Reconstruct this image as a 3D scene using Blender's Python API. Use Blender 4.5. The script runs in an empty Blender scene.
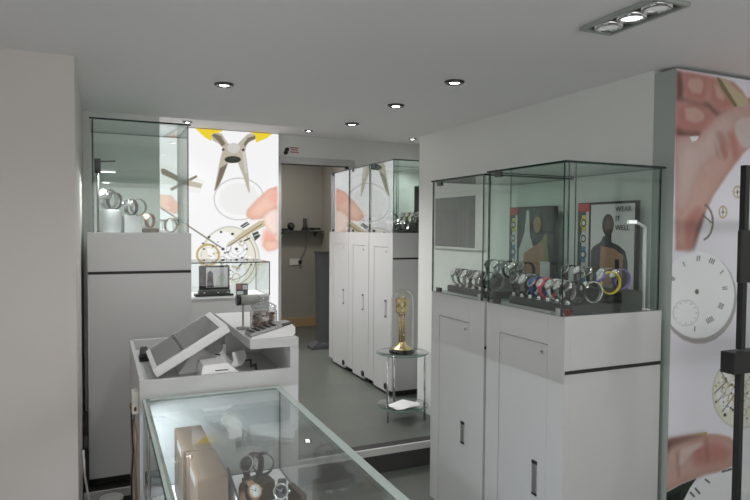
import bpy, bmesh, math, random
from mathutils import Vector, Matrix
random.seed(7)
S = bpy.context.scene
COL = S.collection
R = math.radians

# ------------------------------------------------------------------ materials
def mat(name, col, rough=.5, metal=0., emit=None, estr=0., noise=0., nscale=8., spec=.5, bump=0., coat=0.):
    m = bpy.data.materials.new(name); m.use_nodes = True
    nt = m.node_tree; b = nt.nodes['Principled BSDF']
    b.inputs['Base Color'].default_value = (*col, 1)
    b.inputs['Roughness'].default_value = rough
    b.inputs['Metallic'].default_value = metal
    b.inputs['Specular IOR Level'].default_value = spec
    if coat: b.inputs['Coat Weight'].default_value = coat
    if emit:
        b.inputs['Emission Color'].default_value = (*emit, 1); b.inputs['Emission Strength'].default_value = estr
    if noise or bump:
        tc = nt.nodes.new('ShaderNodeTexCoord'); n = nt.nodes.new('ShaderNodeTexNoise')
        n.inputs['Scale'].default_value = nscale; n.inputs['Detail'].default_value = 6
        nt.links.new(tc.outputs['Object'], n.inputs['Vector'])
        if noise:
            r = nt.nodes.new('ShaderNodeMapRange')
            r.inputs['To Min'].default_value = 1 - noise; r.inputs['To Max'].default_value = 1 + noise
            v = nt.nodes.new('ShaderNodeVectorMath'); v.operation = 'SCALE'; v.inputs[0].default_value = col
            nt.links.new(n.outputs['Fac'], r.inputs['Value']); nt.links.new(r.outputs[0], v.inputs['Scale'])
            nt.links.new(v.outputs[0], b.inputs['Base Color'])
        if bump:
            bp = nt.nodes.new('ShaderNodeBump'); bp.inputs['Strength'].default_value = bump; bp.inputs['Distance'].default_value = .002
            nt.links.new(n.outputs['Fac'], bp.inputs['Height']); nt.links.new(bp.outputs[0], b.inputs['Normal'])
    return m

def glass(name, tint, boost=1.0):
    """Thin sheet glass: every face lets light through, tinted, and mirrors more the flatter it is seen (Schlick)."""
    m = bpy.data.materials.new(name); m.use_nodes = True
    nt = m.node_tree; nt.nodes.clear()
    out = nt.nodes.new('ShaderNodeOutputMaterial'); mx = nt.nodes.new('ShaderNodeMixShader')
    tr = nt.nodes.new('ShaderNodeBsdfTransparent'); gl = nt.nodes.new('ShaderNodeBsdfGlossy')
    tr.inputs['Color'].default_value = (*tint, 1); gl.inputs['Roughness'].default_value = 0.0
    lw = nt.nodes.new('ShaderNodeLayerWeight'); lw.inputs['Blend'].default_value = .5
    p = nt.nodes.new('ShaderNodeMath'); p.operation = 'POWER'; p.inputs[1].default_value = 5
    a = nt.nodes.new('ShaderNodeMath'); a.operation = 'MULTIPLY_ADD'; a.inputs[1].default_value = .96; a.inputs[2].default_value = .04
    q = nt.nodes.new('ShaderNodeMath'); q.operation = 'MULTIPLY'; q.inputs[1].default_value = boost; q.use_clamp = True
    nt.links.new(lw.outputs['Facing'], p.inputs[0]); nt.links.new(p.outputs[0], a.inputs[0]); nt.links.new(a.outputs[0], q.inputs[0])
    nt.links.new(q.outputs[0], mx.inputs[0]); nt.links.new(tr.outputs[0], mx.inputs[1]); nt.links.new(gl.outputs[0], mx.inputs[2])
    nt.links.new(mx.outputs[0], out.inputs['Surface'])
    return m

def floor_mat():
    m = mat('grey_vinyl', (.13, .132, .122), .38, spec=.4)
    nt = m.node_tree; b = nt.nodes['Principled BSDF']
    tc = nt.nodes.new('ShaderNodeTexCoord'); mp = nt.nodes.new('ShaderNodeMapping'); mp.inputs['Scale'].default_value = (9, 1.2, 1)
    n = nt.nodes.new('ShaderNodeTexNoise'); n.inputs['Scale'].default_value = 5; n.inputs['Detail'].default_value = 8
    br = nt.nodes.new('ShaderNodeTexBrick'); br.inputs['Scale'].default_value = 1.0
    br.inputs['Brick Width'].default_value = .6; br.inputs['Row Height'].default_value = .3; br.inputs['Mortar Size'].default_value = .0015
    br.inputs['Color1'].default_value = (.112, .121, .106, 1); br.inputs['Color2'].default_value = (.103, .111, .098, 1); br.inputs['Mortar'].default_value = (.08, .083, .075, 1)
    mix = nt.nodes.new('ShaderNodeMix'); mix.data_type = 'RGBA'; mix.blend_type = 'MULTIPLY'; mix.inputs[0].default_value = .5
    cr = nt.nodes.new('ShaderNodeMapRange'); cr.inputs['To Min'].default_value = .7; cr.inputs['To Max'].default_value = 1.3
    nt.links.new(tc.outputs['Object'], mp.inputs['Vector']); nt.links.new(mp.outputs[0], n.inputs['Vector'])
    nt.links.new(tc.outputs['Object'], br.inputs['Vector']); nt.links.new(n.outputs['Fac'], cr.inputs['Value'])
    nt.links.new(br.outputs['Color'], mix.inputs[6]); nt.links.new(cr.outputs[0], mix.inputs[7])
    nt.links.new(mix.outputs[2], b.inputs['Base Color'])
    return m

M = {}
def mk(k, *a, **kw): M[k] = mat(k, *a, **kw)
mk('wall', (.82, .835, .81), .75, noise=.02, nscale=3, bump=.05)
mk('ceiling', (.86, .85, .855), .8, noise=.015, nscale=2)
mk('column', (.68, .64, .61), .75, noise=.02, nscale=3)
mk('back_room', (.35, .34, .31), .8, noise=.03, nscale=3)
mk('wood_trim', (.45, .32, .17), .5, noise=.15, nscale=20)
mk('laminate', (.575, .578, .572), .38, noise=.012, nscale=5)
mk('laminate_door', (.575, .578, .572), .36, noise=.012, nscale=5)
mk('black', (.012, .012, .012), .45)
mk('black_gloss', (.01, .01, .011), .15)
mk('groove', (.02, .02, .018), .6)
mk('dark_grey', (.06, .062, .06), .5)
mk('mid_grey', (.16, .165, .165), .5)
mk('bin_grey', (.085, .09, .09), .5)
mk('charcoal_base', (.045, .048, .046), .45)
mk('steel', (.62, .62, .60), .25, 1.)
mk('chrome', (.75, .75, .75), .12, 1.)
mk('strap_steel', (.40, .40, .39), .3, 1.)
mk('figure_hair', (.035, .03, .028), .4); mk('figure_face', (.09, .06, .045), .4)
mk('dark_steel', (.12, .12, .12), .25, 1.)
mk('brushed', (.58, .58, .58), .4, 1.)
mk('gold', (.68, .55, .30), .25, 1.)
mk('copper', (.6, .36, .25), .3, 1.)
mk('brass_tube', (.66, .55, .33), .3, 1.)
mk('white_plastic', (.8, .8, .79), .35)
mk('ivory', (.72, .71, .67), .4)
mk('white_paper', (.85, .85, .85), .7)
mk('grey_gloss', (.17, .175, .17), .12)
mk('pale_trim', (.72, .73, .7), .35)
mk('oak', (.058, .036, .019), .6, noise=.2, nscale=14)
mk('display_white', (.85, .85, .86), .5)
mk('silver_paint', (.50, .50, .52), .4, .3)
mk('cream_dial', (.8, .8, .78), .35)
mk('black_dial', (.015, .015, .02), .2)
mk('blue', (.03, .07, .35), .35); mk('blue_dial', (.05, .12, .45), .25)
mk('pink', (.75, .10, .16), .4); mk('yellow_strap', (.75, .62, .05), .4); mk('purple', (.22, .16, .42), .35)
mk('white_strap', (.8, .8, .78), .4); mk('black_strap', (.015, .015, .015), .5)
mk('nosing', (.58, .58, .56), .45)
mk('keypad_grey', (.30, .30, .30), .4); mk('dusky', (.35, .14, .14), .5); mk('photo_grey', (.62, .60, .63), .4)
mk('riser', (.05, .05, .048), .6)
mk('lens_on', (1, 1, 1), .3, emit=(1, .98, .94), estr=14)
mk('lens_dim', (.4, .4, .38), .25, emit=(.9, .9, .9), estr=.22)
mk('bevel_sheen', (.44, .51, .48), .12)  # bevel strip; inner reflection and edge highlight are put into its pale colour
mk('led', (1, 1, 1), .3, emit=(.95, .98, 1), estr=2.5)
mk('aluminium', (.46, .49, .46), .35, .6)
mk('box_side', (.42, .465, .435), .35)
mk('red', (.45, .06, .06), .5)
mk('card_black', (.02, .02, .02), .35)
mk('card_grey', (.56, .57, .56), .4)
mk('print_skin', (.32, .2, .13), .4); mk('print_dark', (.05, .055, .06), .4); mk('print_shirt', (.5, .52, .5), .4)
mk('print_blue', (.06, .22, .38), .4); mk('print_yellow', (.6, .5, .06), .4); mk('print_olive', (.2, .2, .07), .4)
mk('coin_copper', (.45, .24, .14), .35, .8); mk('coin_dark', (.12, .11, .10), .35, .8); mk('coin_silver', (.6, .58, .55), .3, .9)
mk('tag_red', (.20, .012, .018), .4)
mk('cable', (.02, .02, .02), .5); mk('cable_brown', (.22, .12, .07), .5); mk('cable_grey', (.3, .3, .28), .5)
mk('glass_edge', (.008, .028, .020), .15)
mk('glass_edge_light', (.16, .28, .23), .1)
M['floor'] = floor_mat()
M['glass'] = glass('clear_glass', (.955, .98, .968), 1.0)
M['glass_coated'] = glass('coated_glass', (.93, .955, .94), 5.0)
M['glass_jar'] = glass('jar_glass', (.93, .94, .94), 2.6)
M['glass_counter'] = glass('counter_glass', (.965, .98, .975), 1.0)
M['glass_dome'] = glass('dome_glass', (.965, .97, .96), 1.8)
M['glass_window'] = glass('window_glass', (.98, .99, .985), 1.0)
M['acrylic'] = glass('acrylic', (.86, .87, .87), 2.2)

PRINT = {'yellow': (.80, .60, .01), 'steel': (.42, .40, .34), 'steel_dark': (.14, .13, .10), 'steel_lite': (.58, .56, .52), 'black': (.012, .014, .012),
         'dark_green': (.022, .035, .022), 'pale_ring': (.52, .53, .50), 'pale': (.80, .80, .79), 'skin': (.60, .39, .34), 'skin_red': (.50, .22, .19),
         'skin_pale': (.66, .51, .48), 'skin_dark': (.17, .08, .065), 'brass': (.45, .34, .08), 'brass_pale': (.55, .47, .30), 'brass_dark': (.2, .14, .03),
         'cream': (.76, .74, .64), 'white': (.86, .86, .87), 'nail': (.62, .52, .50), 'olive': (.20, .19, .09), 'dial': (.88, .88, .91), 'dial_edge': (.40, .38, .38), 'paper': (.82, .80, .87)}
LIT_PRINT = {'skin': (.84, .53, .42), 'skin_red': (.82, .42, .34), 'skin_pale': (.88, .70, .62), 'steel': (.46, .42, .33), 'steel_dark': (.16, .13, .09)}
def print_mat(lit):
    m = mat('backlit_print' if lit else 'paper_print', (.5, .5, .5), .35)
    nt = m.node_tree; b = nt.nodes['Principled BSDF']; a = nt.nodes.new('ShaderNodeAttribute'); a.attribute_name = 'print'
    if lit:
        b.inputs['Base Color'].default_value = (.05, .05, .05, 1); b.inputs['Emission Strength'].default_value = LIT
        nt.links.new(a.outputs['Color'], b.inputs['Emission Color'])
    else: nt.links.new(a.outputs['Color'], b.inputs['Base Color'])
    return m

# ------------------------------------------------------------------ mesh builder
class MB:
    def __init__(s): s.bm = bmesh.new(); s.mats = []
    def mi(s, m):
        if m not in s.mats: s.mats.append(m)
        return s.mats.index(m)
    def face(s, vs, m, smooth=False):
        f = s.bm.faces.new(vs); f.material_index = s.mi(m); f.smooth = smooth; return f
    def box(s, x0, x1, y0, y1, z0, z1, m, bev=0.):
        b = bmesh.new(); bmesh.ops.create_cube(b, size=1)
        for v in b.verts: v.co = Vector((x0 + (v.co.x + .5) * (x1 - x0), y0 + (v.co.y + .5) * (y1 - y0), z0 + (v.co.z + .5) * (z1 - z0)))
        if bev: bmesh.ops.bevel(b, geom=b.edges[:], offset=bev, segments=2, affect='EDGES', profile=.7)
        s.merge(b, m); return s
    def pane(s, x0, x1, y0, y1, z0, z1, face_m, edge_m):
        """A sheet of glass: the two big faces clear, the narrow ones dark like a cut glass edge."""
        d = (x1 - x0, y1 - y0, z1 - z0); ax = d.index(min(d))
        b = bmesh.new(); bmesh.ops.create_cube(b, size=1)
        for v in b.verts: v.co = Vector((x0 + (v.co.x + .5) * d[0], y0 + (v.co.y + .5) * d[1], z0 + (v.co.z + .5) * d[2]))
        b.normal_update(); mp = {}
        for v in b.verts: mp[v] = s.bm.verts.new(v.co)
        for f in b.faces: s.face([mp[v] for v in f.verts], face_m if abs(f.normal[ax]) > .5 else edge_m)
        b.free(); return s
    def merge(s, b, m, smooth=False, mtx=None):
        mp = {}
        for v in b.verts: mp[v] = s.bm.verts.new(mtx @ v.co if mtx else v.co)
        for f in b.faces:
            try: s.face([mp[v] for v in f.verts], m, smooth or f.smooth)
            except ValueError: pass
        b.free(); return s
    def cyl(s, c, r, h, m, n=24, r2=None, axis='z', smooth=True):
        b = bmesh.new(); bmesh.ops.create_cone(b, cap_ends=True, segments=n, radius1=r, radius2=r if r2 is None else r2, depth=h)
        for f in b.faces: f.smooth = smooth and len(f.verts) == 4
        rot = {'z': Matrix(), 'x': Matrix.Rotation(R(90), 4, 'Y'), 'y': Matrix.Rotation(R(-90), 4, 'X')}[axis]
        return s.merge(b, m, mtx=Matrix.Translation(c) @ rot)
    def ball(s, c, r, m, sc=(1, 1, 1), n=12):
        b = bmesh.new(); bmesh.ops.create_uvsphere(b, u_segments=n, v_segments=max(6, n // 2 + 2), radius=r)
        return s.merge(b, m, True, Matrix.Translation(c) @ Matrix.Diagonal((*sc, 1)))
    def lathe(s, prof, m, c=(0, 0, 0), n=32):
        c = Vector(c); rings = []
        for r, z in prof:
            rings.append([s.bm.verts.new(c + Vector((r * math.cos(2 * math.pi * i / n), r * math.sin(2 * math.pi * i / n), z))) for i in range(n)] if r > 1e-6 else [s.bm.verts.new(c + Vector((0, 0, z)))])
        for a, b in zip(rings, rings[1:]):
            for i in range(n):
                j = (i + 1) % n
                if len(a) == 1 and len(b) == 1: continue
                if len(a) == 1: s.face([a[0], b[j], b[i]], m, True)
                elif len(b) == 1: s.face([a[i], a[j], b[0]], m, True)
                else: s.face([a[i], a[j], b[j], b[i]], m, True)
        return s
    def tube(s, pts, r, m, n=8):
        pts = [Vector(p) for p in pts]; rings = []
        for i, p in enumerate(pts):
            d = (pts[min(i + 1, len(pts) - 1)] - pts[max(i - 1, 0)]).normalized()
            u = d.cross(Vector((0, 0, 1))); u = d.cross(Vector((1, 0, 0))) if u.length < .1 else u
            u.normalize(); w = d.cross(u)
            rings.append([s.bm.verts.new(p + r * (math.cos(2 * math.pi * k / n) * u + math.sin(2 * math.pi * k / n) * w)) for k in range(n)])
        for a, b in zip(rings, rings[1:]):
            for k in range(n): s.face([a[k], a[(k + 1) % n], b[(k + 1) % n], b[k]], m, True)
        s.face(rings[0][::-1], m); s.face(rings[-1], m); return s
    def prism(s, poly, z0, z1, m, plane='xy'):
        f = {'xy': lambda a, b, c: (a, b, c), 'xz': lambda a, b, c: (a, c, b), 'yz': lambda a, b, c: (c, a, b)}[plane]
        lo = [s.bm.verts.new(f(a, b, z0)) for a, b in poly]; hi = [s.bm.verts.new(f(a, b, z1)) for a, b in poly]; n = len(poly)
        s.face(lo[::-1], m); s.face(hi, m)
        for i in range(n): s.face([lo[i], lo[(i + 1) % n], hi[(i + 1) % n], hi[i]], m)
        return s
    def loft(s, quads, m):
        """Closed solid through a list of equal-length vertex loops."""
        rs = [[s.bm.verts.new(p) for p in q] for q in quads]; n = len(rs[0])
        for a, b in zip(rs, rs[1:]):
            for i in range(n): s.face([a[i], a[(i + 1) % n], b[(i + 1) % n], b[i]], m)
        s.face(rs[0][::-1], m); s.face(rs[-1], m); return s
    def build(s, name, parent=None, label=None, recalc=True):
        if recalc: bmesh.ops.recalc_face_normals(s.bm, faces=s.bm.faces[:])
        me = bpy.data.meshes.new(name); s.bm.to_mesh(me); s.bm.free()
        for m in s.mats: me.materials.append(M[m] if isinstance(m, str) else m)
        o = bpy.data.objects.new(name, me); COL.objects.link(o)
        if parent: o.parent = parent
        if label: o['label'] = label
        return o

def tag(o, label, cat, group=None, kind=None):
    o['label'] = label; o['category'] = cat
    if group: o['group'] = group
    if kind: o['kind'] = kind
    return o
def thing(name, label, cat, loc=(0, 0, 0), rz=0., group=None):
    o = bpy.data.objects.new(name, None); COL.objects.link(o); o.empty_display_size = .05
    o.location = loc; o.rotation_euler = (0, 0, rz)
    return tag(o, label, cat, group)
def struct(name, mb, label, cat): return tag(mb.build(name), label, cat, kind='structure')
def copy_tree(o, parent=None):
    c = o.copy(); COL.objects.link(c)
    if parent: c.parent = parent
    for ch in list(o.children): copy_tree(ch, c)
    return c
def lettering(text, size, m, name, parent, mtx):
    """Flat letters as a mesh part, placed by a matrix."""
    cu = bpy.data.curves.new('tmp_text', 'FONT'); cu.body = text; cu.size = size; cu.extrude = .0004; cu.space_line = .95
    t = bpy.data.objects.new('tmp_text', cu); COL.objects.link(t)
    dg = bpy.context.evaluated_depsgraph_get(); me = bpy.data.meshes.new_from_object(t.evaluated_get(dg))
    bpy.data.objects.remove(t); bpy.data.curves.remove(cu)
    me.name = name; me.materials.clear(); me.materials.append(M[m]); me.transform(mtx)
    o = bpy.data.objects.new(name, me); COL.objects.link(o); o.parent = parent
    return o
SPOTW, FARW, NEARW, HIDW, CASEW, BACKW, CNTW, WORLDS, EXPO = 9.5, 30., 10., 55., 2.2, 9., 11., 1.8, 0.18
LIT = .90
ART_BACK = [
 (1,'yellow',[(0.926,2.476),(1.231,2.471),(1.221,2.449),(1.183,2.433),(1.123,2.42),(1.106,2.337),(1.03,2.379)]),
 (1,'yellow',[(1.516,2.47),(1.784,2.464),(1.724,2.413),(1.596,2.351),(1.587,2.429)]),
 (2,'steel',[(1.106,2.401),(1.123,2.42),(1.174,2.432),(1.221,2.425),(1.26,2.36),(1.295,2.318),(1.339,2.324),(1.391,2.321),(1.435,2.371),(1.498,2.437),(1.534,2.45),(1.591,2.44),(1.591,2.394),(1.534,2.369),(1.489,2.312),(1.476,2.25),(1.489,2.171),(1.512,1.994),(1.528,1.795),(1.512,1.795),(1.453,1.974),(1.395,2.116),(1.286,2.107),(1.23,1.947),(1.173,1.823),(1.133,1.79),(1.173,1.997),(1.199,2.138),(1.22,2.218),(1.234,2.262),(1.191,2.312),(1.123,2.345)]),
 (3,'steel_dark',[(1.199,2.051),(1.286,2.107),(1.199,1.885),(1.137,1.792)]),
 (3,'steel_dark',[(1.111,2.4),(1.14,2.423),(1.208,2.4),(1.26,2.316),(1.22,2.287),(1.183,2.337)]),
 (3,'steel_dark',[(1.587,2.429),(1.591,2.394),(1.507,2.349),(1.471,2.294),(1.458,2.328),(1.507,2.402)]),
 (4,'steel_lite',[(1.418,2.282),(1.415,2.266),(1.407,2.251),(1.393,2.238),(1.377,2.228),(1.357,2.222),(1.337,2.221),(1.318,2.225),(1.302,2.232),(1.288,2.244),(1.28,2.258),(1.278,2.273),(1.28,2.289),(1.289,2.304),(1.302,2.317),(1.318,2.327),(1.337,2.333),(1.357,2.334),(1.377,2.33),(1.393,2.323),(1.407,2.312),(1.415,2.297)]),
 (4,'steel_lite',[(1.444,2.239),(1.471,2.241),(1.498,2.011),(1.471,2.01)]),
 (4,'black',[(1.43,2.155),(1.426,2.144),(1.415,2.134),(1.398,2.124),(1.376,2.117),(1.351,2.113),(1.325,2.111),(1.301,2.113),(1.279,2.118),(1.262,2.126),(1.251,2.135),(1.248,2.146),(1.252,2.157),(1.262,2.167),(1.279,2.176),(1.301,2.184),(1.325,2.188),(1.351,2.189),(1.376,2.188),(1.398,2.183),(1.415,2.175),(1.426,2.166)]),
 (4,'black',[(1.25,2.254),(1.249,2.25),(1.247,2.247),(1.244,2.243),(1.241,2.241),(1.236,2.24),(1.232,2.239),(1.228,2.24),(1.224,2.242),(1.221,2.245),(1.219,2.248),(1.219,2.252),(1.219,2.256),(1.221,2.26),(1.224,2.263),(1.228,2.266),(1.232,2.267),(1.236,2.267),(1.241,2.266),(1.244,2.264),(1.247,2.262),(1.249,2.258)]),
 (4,'black',[(1.469,2.265),(1.468,2.261),(1.467,2.257),(1.464,2.254),(1.46,2.252),(1.455,2.251),(1.451,2.25),(1.446,2.251),(1.443,2.253),(1.44,2.256),(1.438,2.26),(1.437,2.263),(1.438,2.268),(1.44,2.271),(1.443,2.274),(1.446,2.277),(1.451,2.278),(1.456,2.279),(1.46,2.278),(1.464,2.276),(1.467,2.273),(1.468,2.269)]),
 (5,'dark_green',[(1.405,2.159),(1.403,2.154),(1.395,2.149),(1.383,2.145),(1.368,2.141),(1.351,2.139),(1.333,2.138),(1.316,2.139),(1.301,2.14),(1.289,2.144),(1.282,2.148),(1.279,2.153),(1.282,2.158),(1.289,2.163),(1.301,2.167),(1.316,2.171),(1.333,2.173),(1.351,2.174),(1.368,2.173),(1.383,2.171),(1.395,2.168),(1.403,2.164)]),
 (1,'pale_ring',[(1.693,1.725),(1.687,1.675),(1.674,1.677),(1.68,1.725)]),
 (1,'pale_ring',[(1.687,1.675),(1.668,1.626),(1.656,1.631),(1.674,1.677)]),
 (1,'pale_ring',[(1.668,1.626),(1.638,1.582),(1.627,1.589),(1.656,1.631)]),
 (1,'pale_ring',[(1.638,1.582),(1.597,1.543),(1.588,1.553),(1.627,1.589)]),
 (1,'pale_ring',[(1.597,1.543),(1.549,1.513),(1.542,1.525),(1.588,1.553)]),
 (1,'pale_ring',[(1.549,1.513),(1.494,1.492),(1.49,1.505),(1.542,1.525)]),
 (1,'pale_ring',[(1.494,1.492),(1.436,1.481),(1.434,1.494),(1.49,1.505)]),
 (1,'pale_ring',[(1.436,1.481),(1.377,1.48),(1.378,1.493),(1.434,1.494)]),
 (1,'pale_ring',[(1.377,1.48),(1.319,1.49),(1.323,1.502),(1.378,1.493)]),
 (1,'pale_ring',[(1.319,1.49),(1.266,1.509),(1.273,1.521),(1.323,1.502)]),
 (1,'pale_ring',[(1.266,1.509),(1.219,1.538),(1.228,1.547),(1.273,1.521)]),
 (1,'pale_ring',[(1.219,1.538),(1.181,1.573),(1.191,1.581),(1.228,1.547)]),
 (1,'pale_ring',[(1.181,1.573),(1.152,1.615),(1.164,1.621),(1.191,1.581)]),
 (1,'pale_ring',[(1.152,1.615),(1.135,1.662),(1.147,1.665),(1.164,1.621)]),
 (1,'pale_ring',[(1.135,1.662),(1.129,1.71),(1.142,1.711),(1.147,1.665)]),
 (1,'pale_ring',[(1.129,1.71),(1.135,1.759),(1.147,1.757),(1.142,1.711)]),
 (1,'pale_ring',[(1.135,1.759),(1.153,1.806),(1.164,1.801),(1.147,1.757)]),
 (1,'pale_ring',[(1.153,1.806),(1.181,1.85),(1.192,1.842),(1.164,1.801)]),
 (1,'pale_ring',[(1.181,1.85),(1.22,1.888),(1.229,1.878),(1.192,1.842)]),
 (1,'pale_ring',[(1.22,1.888),(1.267,1.918),(1.273,1.907),(1.229,1.878)]),
 (1,'pale_ring',[(1.267,1.918),(1.32,1.94),(1.324,1.928),(1.273,1.907)]),
 (1,'pale_ring',[(1.32,1.94),(1.377,1.953),(1.379,1.94),(1.324,1.928)]),
 (1,'pale_ring',[(1.377,1.953),(1.436,1.955),(1.435,1.942),(1.379,1.94)]),
 (1,'pale_ring',[(1.436,1.955),(1.494,1.947),(1.49,1.935),(1.435,1.942)]),
 (1,'pale_ring',[(1.494,1.947),(1.549,1.929),(1.542,1.917),(1.49,1.935)]),
 (1,'pale_ring',[(1.549,1.929),(1.597,1.901),(1.588,1.891),(1.542,1.917)]),
 (1,'pale_ring',[(1.597,1.901),(1.638,1.865),(1.627,1.857),(1.588,1.891)]),
 (1,'pale_ring',[(1.638,1.865),(1.668,1.823),(1.656,1.817),(1.627,1.857)]),
 (1,'pale_ring',[(1.668,1.823),(1.687,1.775),(1.674,1.772),(1.656,1.817)]),
 (1,'pale_ring',[(1.687,1.775),(1.693,1.725),(1.68,1.725),(1.674,1.772)]),
 (1,'pale',[(1.631,1.724),(1.621,1.673),(1.595,1.626),(1.553,1.586),(1.499,1.558),(1.438,1.542),(1.375,1.542),(1.315,1.555),(1.262,1.581),(1.222,1.618),(1.196,1.663),(1.188,1.712),(1.197,1.761),(1.222,1.808),(1.263,1.847),(1.315,1.875),(1.375,1.892),(1.438,1.894),(1.499,1.882),(1.553,1.857),(1.595,1.819),(1.621,1.774)]),
 (1,'pale',[(0.5745,2.071),(0.6925,2.046),(1.042,1.904),(0.9796,1.759),(0.857,1.787),(0.5882,1.887)]),
 (2,'steel_dark',[(0.583,2.01),(0.6124,2.021),(0.8574,1.897),(0.8572,1.844),(0.5945,1.958)]),
 (2,'steel_dark',[(0.6766,1.812),(0.9493,1.964),(0.9616,1.942),(0.6914,1.782)]),
 (2,'steel',[(0.8574,1.907),(1.011,1.871),(0.9952,1.823),(0.8572,1.844)]),
 (1,'skin',[(0.5523,1.746),(0.6912,1.735),(0.7807,1.628),(0.7352,1.539),(0.6162,1.578),(0.5519,1.654)]),
 (2,'skin_red',[(0.6167,1.671),(0.7357,1.658),(0.7715,1.603),(0.7203,1.548)]),
 (5,'skin',[(1.843,1.877),(1.734,1.839),(1.597,1.711),(1.495,1.597),(1.484,1.53),(1.552,1.486),(1.665,1.499),(1.734,1.568),(1.844,1.615)]),
 (6,'skin_red',[(1.843,1.831),(1.78,1.807),(1.711,1.726),(1.78,1.682),(1.844,1.695)]),
 (6,'skin_pale',[(1.844,1.627),(1.745,1.591),(1.676,1.533),(1.688,1.443),(1.757,1.353),(1.844,1.308)]),
 (5,'skin_red',[(1.844,1.33),(1.757,1.364),(1.699,1.409),(1.665,1.285),(1.665,1.194),(1.723,1.137),(1.804,1.148),(1.845,1.17)]),
 (6,'skin',[(1.844,1.262),(1.757,1.25),(1.7,1.262),(1.677,1.194),(1.734,1.137),(1.804,1.148),(1.845,1.17)]),
 (4,'brass_pale',[(1.631,1.476),(1.688,1.488),(1.722,1.432),(1.529,1.329),(1.274,1.18),(1.263,1.196),(1.439,1.351)]),
 (5,'steel_dark',[(1.662,1.447),(1.282,1.195),(1.288,1.186),(1.668,1.438)]),
 (4,'steel_dark',[(0.5511,1.615),(1.21,1.17),(1.218,1.183),(0.5594,1.628)]),
 (1,'cream',[(1.642,1.047),(1.629,0.9423),(1.588,0.8466),(1.525,0.7683),(1.444,0.7138),(1.353,0.6874),(1.259,0.6907),(1.17,0.7231),(1.093,0.7815),(1.034,0.8609),(0.9963,0.955),(0.9838,1.056),(0.9969,1.157),(1.035,1.25),(1.094,1.327),(1.171,1.383),(1.26,1.413),(1.354,1.414),(1.445,1.385),(1.525,1.329),(1.588,1.249),(1.629,1.153)]),
 (2,'pale_ring',[(1.642,1.047),(1.635,0.9698),(1.621,0.9731),(1.628,1.048)]),
 (2,'pale_ring',[(1.635,0.9698),(1.613,0.896),(1.599,0.9023),(1.621,0.9731)]),
 (2,'pale_ring',[(1.613,0.896),(1.577,0.8293),(1.565,0.8383),(1.599,0.9023)]),
 (2,'pale_ring',[(1.577,0.8293),(1.53,0.7728),(1.52,0.784),(1.565,0.8383)]),
 (2,'pale_ring',[(1.53,0.7728),(1.473,0.729),(1.465,0.7419),(1.52,0.784)]),
 (2,'pale_ring',[(1.473,0.729),(1.409,0.6997),(1.404,0.7137),(1.465,0.7419)]),
 (2,'pale_ring',[(1.409,0.6997),(1.341,0.6861),(1.339,0.7006),(1.404,0.7137)]),
 (2,'pale_ring',[(1.341,0.6861),(1.272,0.6886),(1.273,0.7029),(1.339,0.7006)]),
 (2,'pale_ring',[(1.272,0.6886),(1.205,0.7068),(1.209,0.7203),(1.273,0.7029)]),
 (2,'pale_ring',[(1.205,0.7068),(1.143,0.7399),(1.15,0.7521),(1.209,0.7203)]),
 (2,'pale_ring',[(1.143,0.7399),(1.089,0.7862),(1.098,0.7965),(1.15,0.7521)]),
 (2,'pale_ring',[(1.089,0.7862),(1.044,0.8436),(1.055,0.8517),(1.098,0.7965)]),
 (2,'pale_ring',[(1.044,0.8436),(1.011,0.9097),(1.023,0.9152),(1.055,0.8517)]),
 (2,'pale_ring',[(1.011,0.9097),(0.9905,0.9816),(1.004,0.9843),(1.023,0.9152)]),
 (2,'pale_ring',[(0.9905,0.9816),(0.9838,1.056),(0.9975,1.056),(1.004,0.9843)]),
 (2,'pale_ring',[(0.9838,1.056),(0.9909,1.131),(1.004,1.128),(0.9975,1.056)]),
 (2,'pale_ring',[(0.9909,1.131),(1.012,1.202),(1.024,1.196),(1.004,1.128)]),
 (2,'pale_ring',[(1.012,1.202),(1.045,1.267),(1.056,1.259),(1.024,1.196)]),
 (2,'pale_ring',[(1.045,1.267),(1.09,1.323),(1.099,1.312),(1.056,1.259)]),
 (2,'pale_ring',[(1.09,1.323),(1.144,1.367),(1.151,1.355),(1.099,1.312)]),
 (2,'pale_ring',[(1.144,1.367),(1.206,1.399),(1.21,1.385),(1.151,1.355)]),
 (2,'pale_ring',[(1.206,1.399),(1.273,1.415),(1.274,1.401),(1.21,1.385)]),
 (2,'pale_ring',[(1.273,1.415),(1.341,1.415),(1.34,1.401),(1.274,1.401)]),
 (2,'pale_ring',[(1.341,1.415),(1.409,1.4),(1.405,1.386),(1.34,1.401)]),
 (2,'pale_ring',[(1.409,1.4),(1.473,1.369),(1.466,1.357),(1.405,1.386)]),
 (2,'pale_ring',[(1.473,1.369),(1.53,1.324),(1.52,1.313),(1.466,1.357)]),
 (2,'pale_ring',[(1.53,1.324),(1.577,1.266),(1.565,1.258),(1.52,1.313)]),
 (2,'pale_ring',[(1.577,1.266),(1.613,1.199),(1.599,1.193),(1.565,1.258)]),
 (2,'pale_ring',[(1.613,1.199),(1.635,1.125),(1.62,1.122),(1.599,1.193)]),
 (2,'pale_ring',[(1.635,1.125),(1.642,1.047),(1.628,1.048),(1.62,1.122)]),
 (2,'steel_dark',[(1.456,1.332),(1.481,1.314),(1.476,1.308),(1.452,1.325)]),
 (2,'steel_dark',[(1.481,1.314),(1.503,1.294),(1.498,1.288),(1.476,1.308)]),
 (2,'steel_dark',[(1.503,1.294),(1.524,1.27),(1.518,1.265),(1.498,1.288)]),
 (2,'steel_dark',[(1.524,1.27),(1.543,1.245),(1.536,1.24),(1.518,1.265)]),
 (2,'steel_dark',[(1.543,1.245),(1.559,1.217),(1.552,1.213),(1.536,1.24)]),
 (2,'steel_dark',[(1.559,1.217),(1.572,1.188),(1.565,1.185),(1.552,1.213)]),
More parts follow.
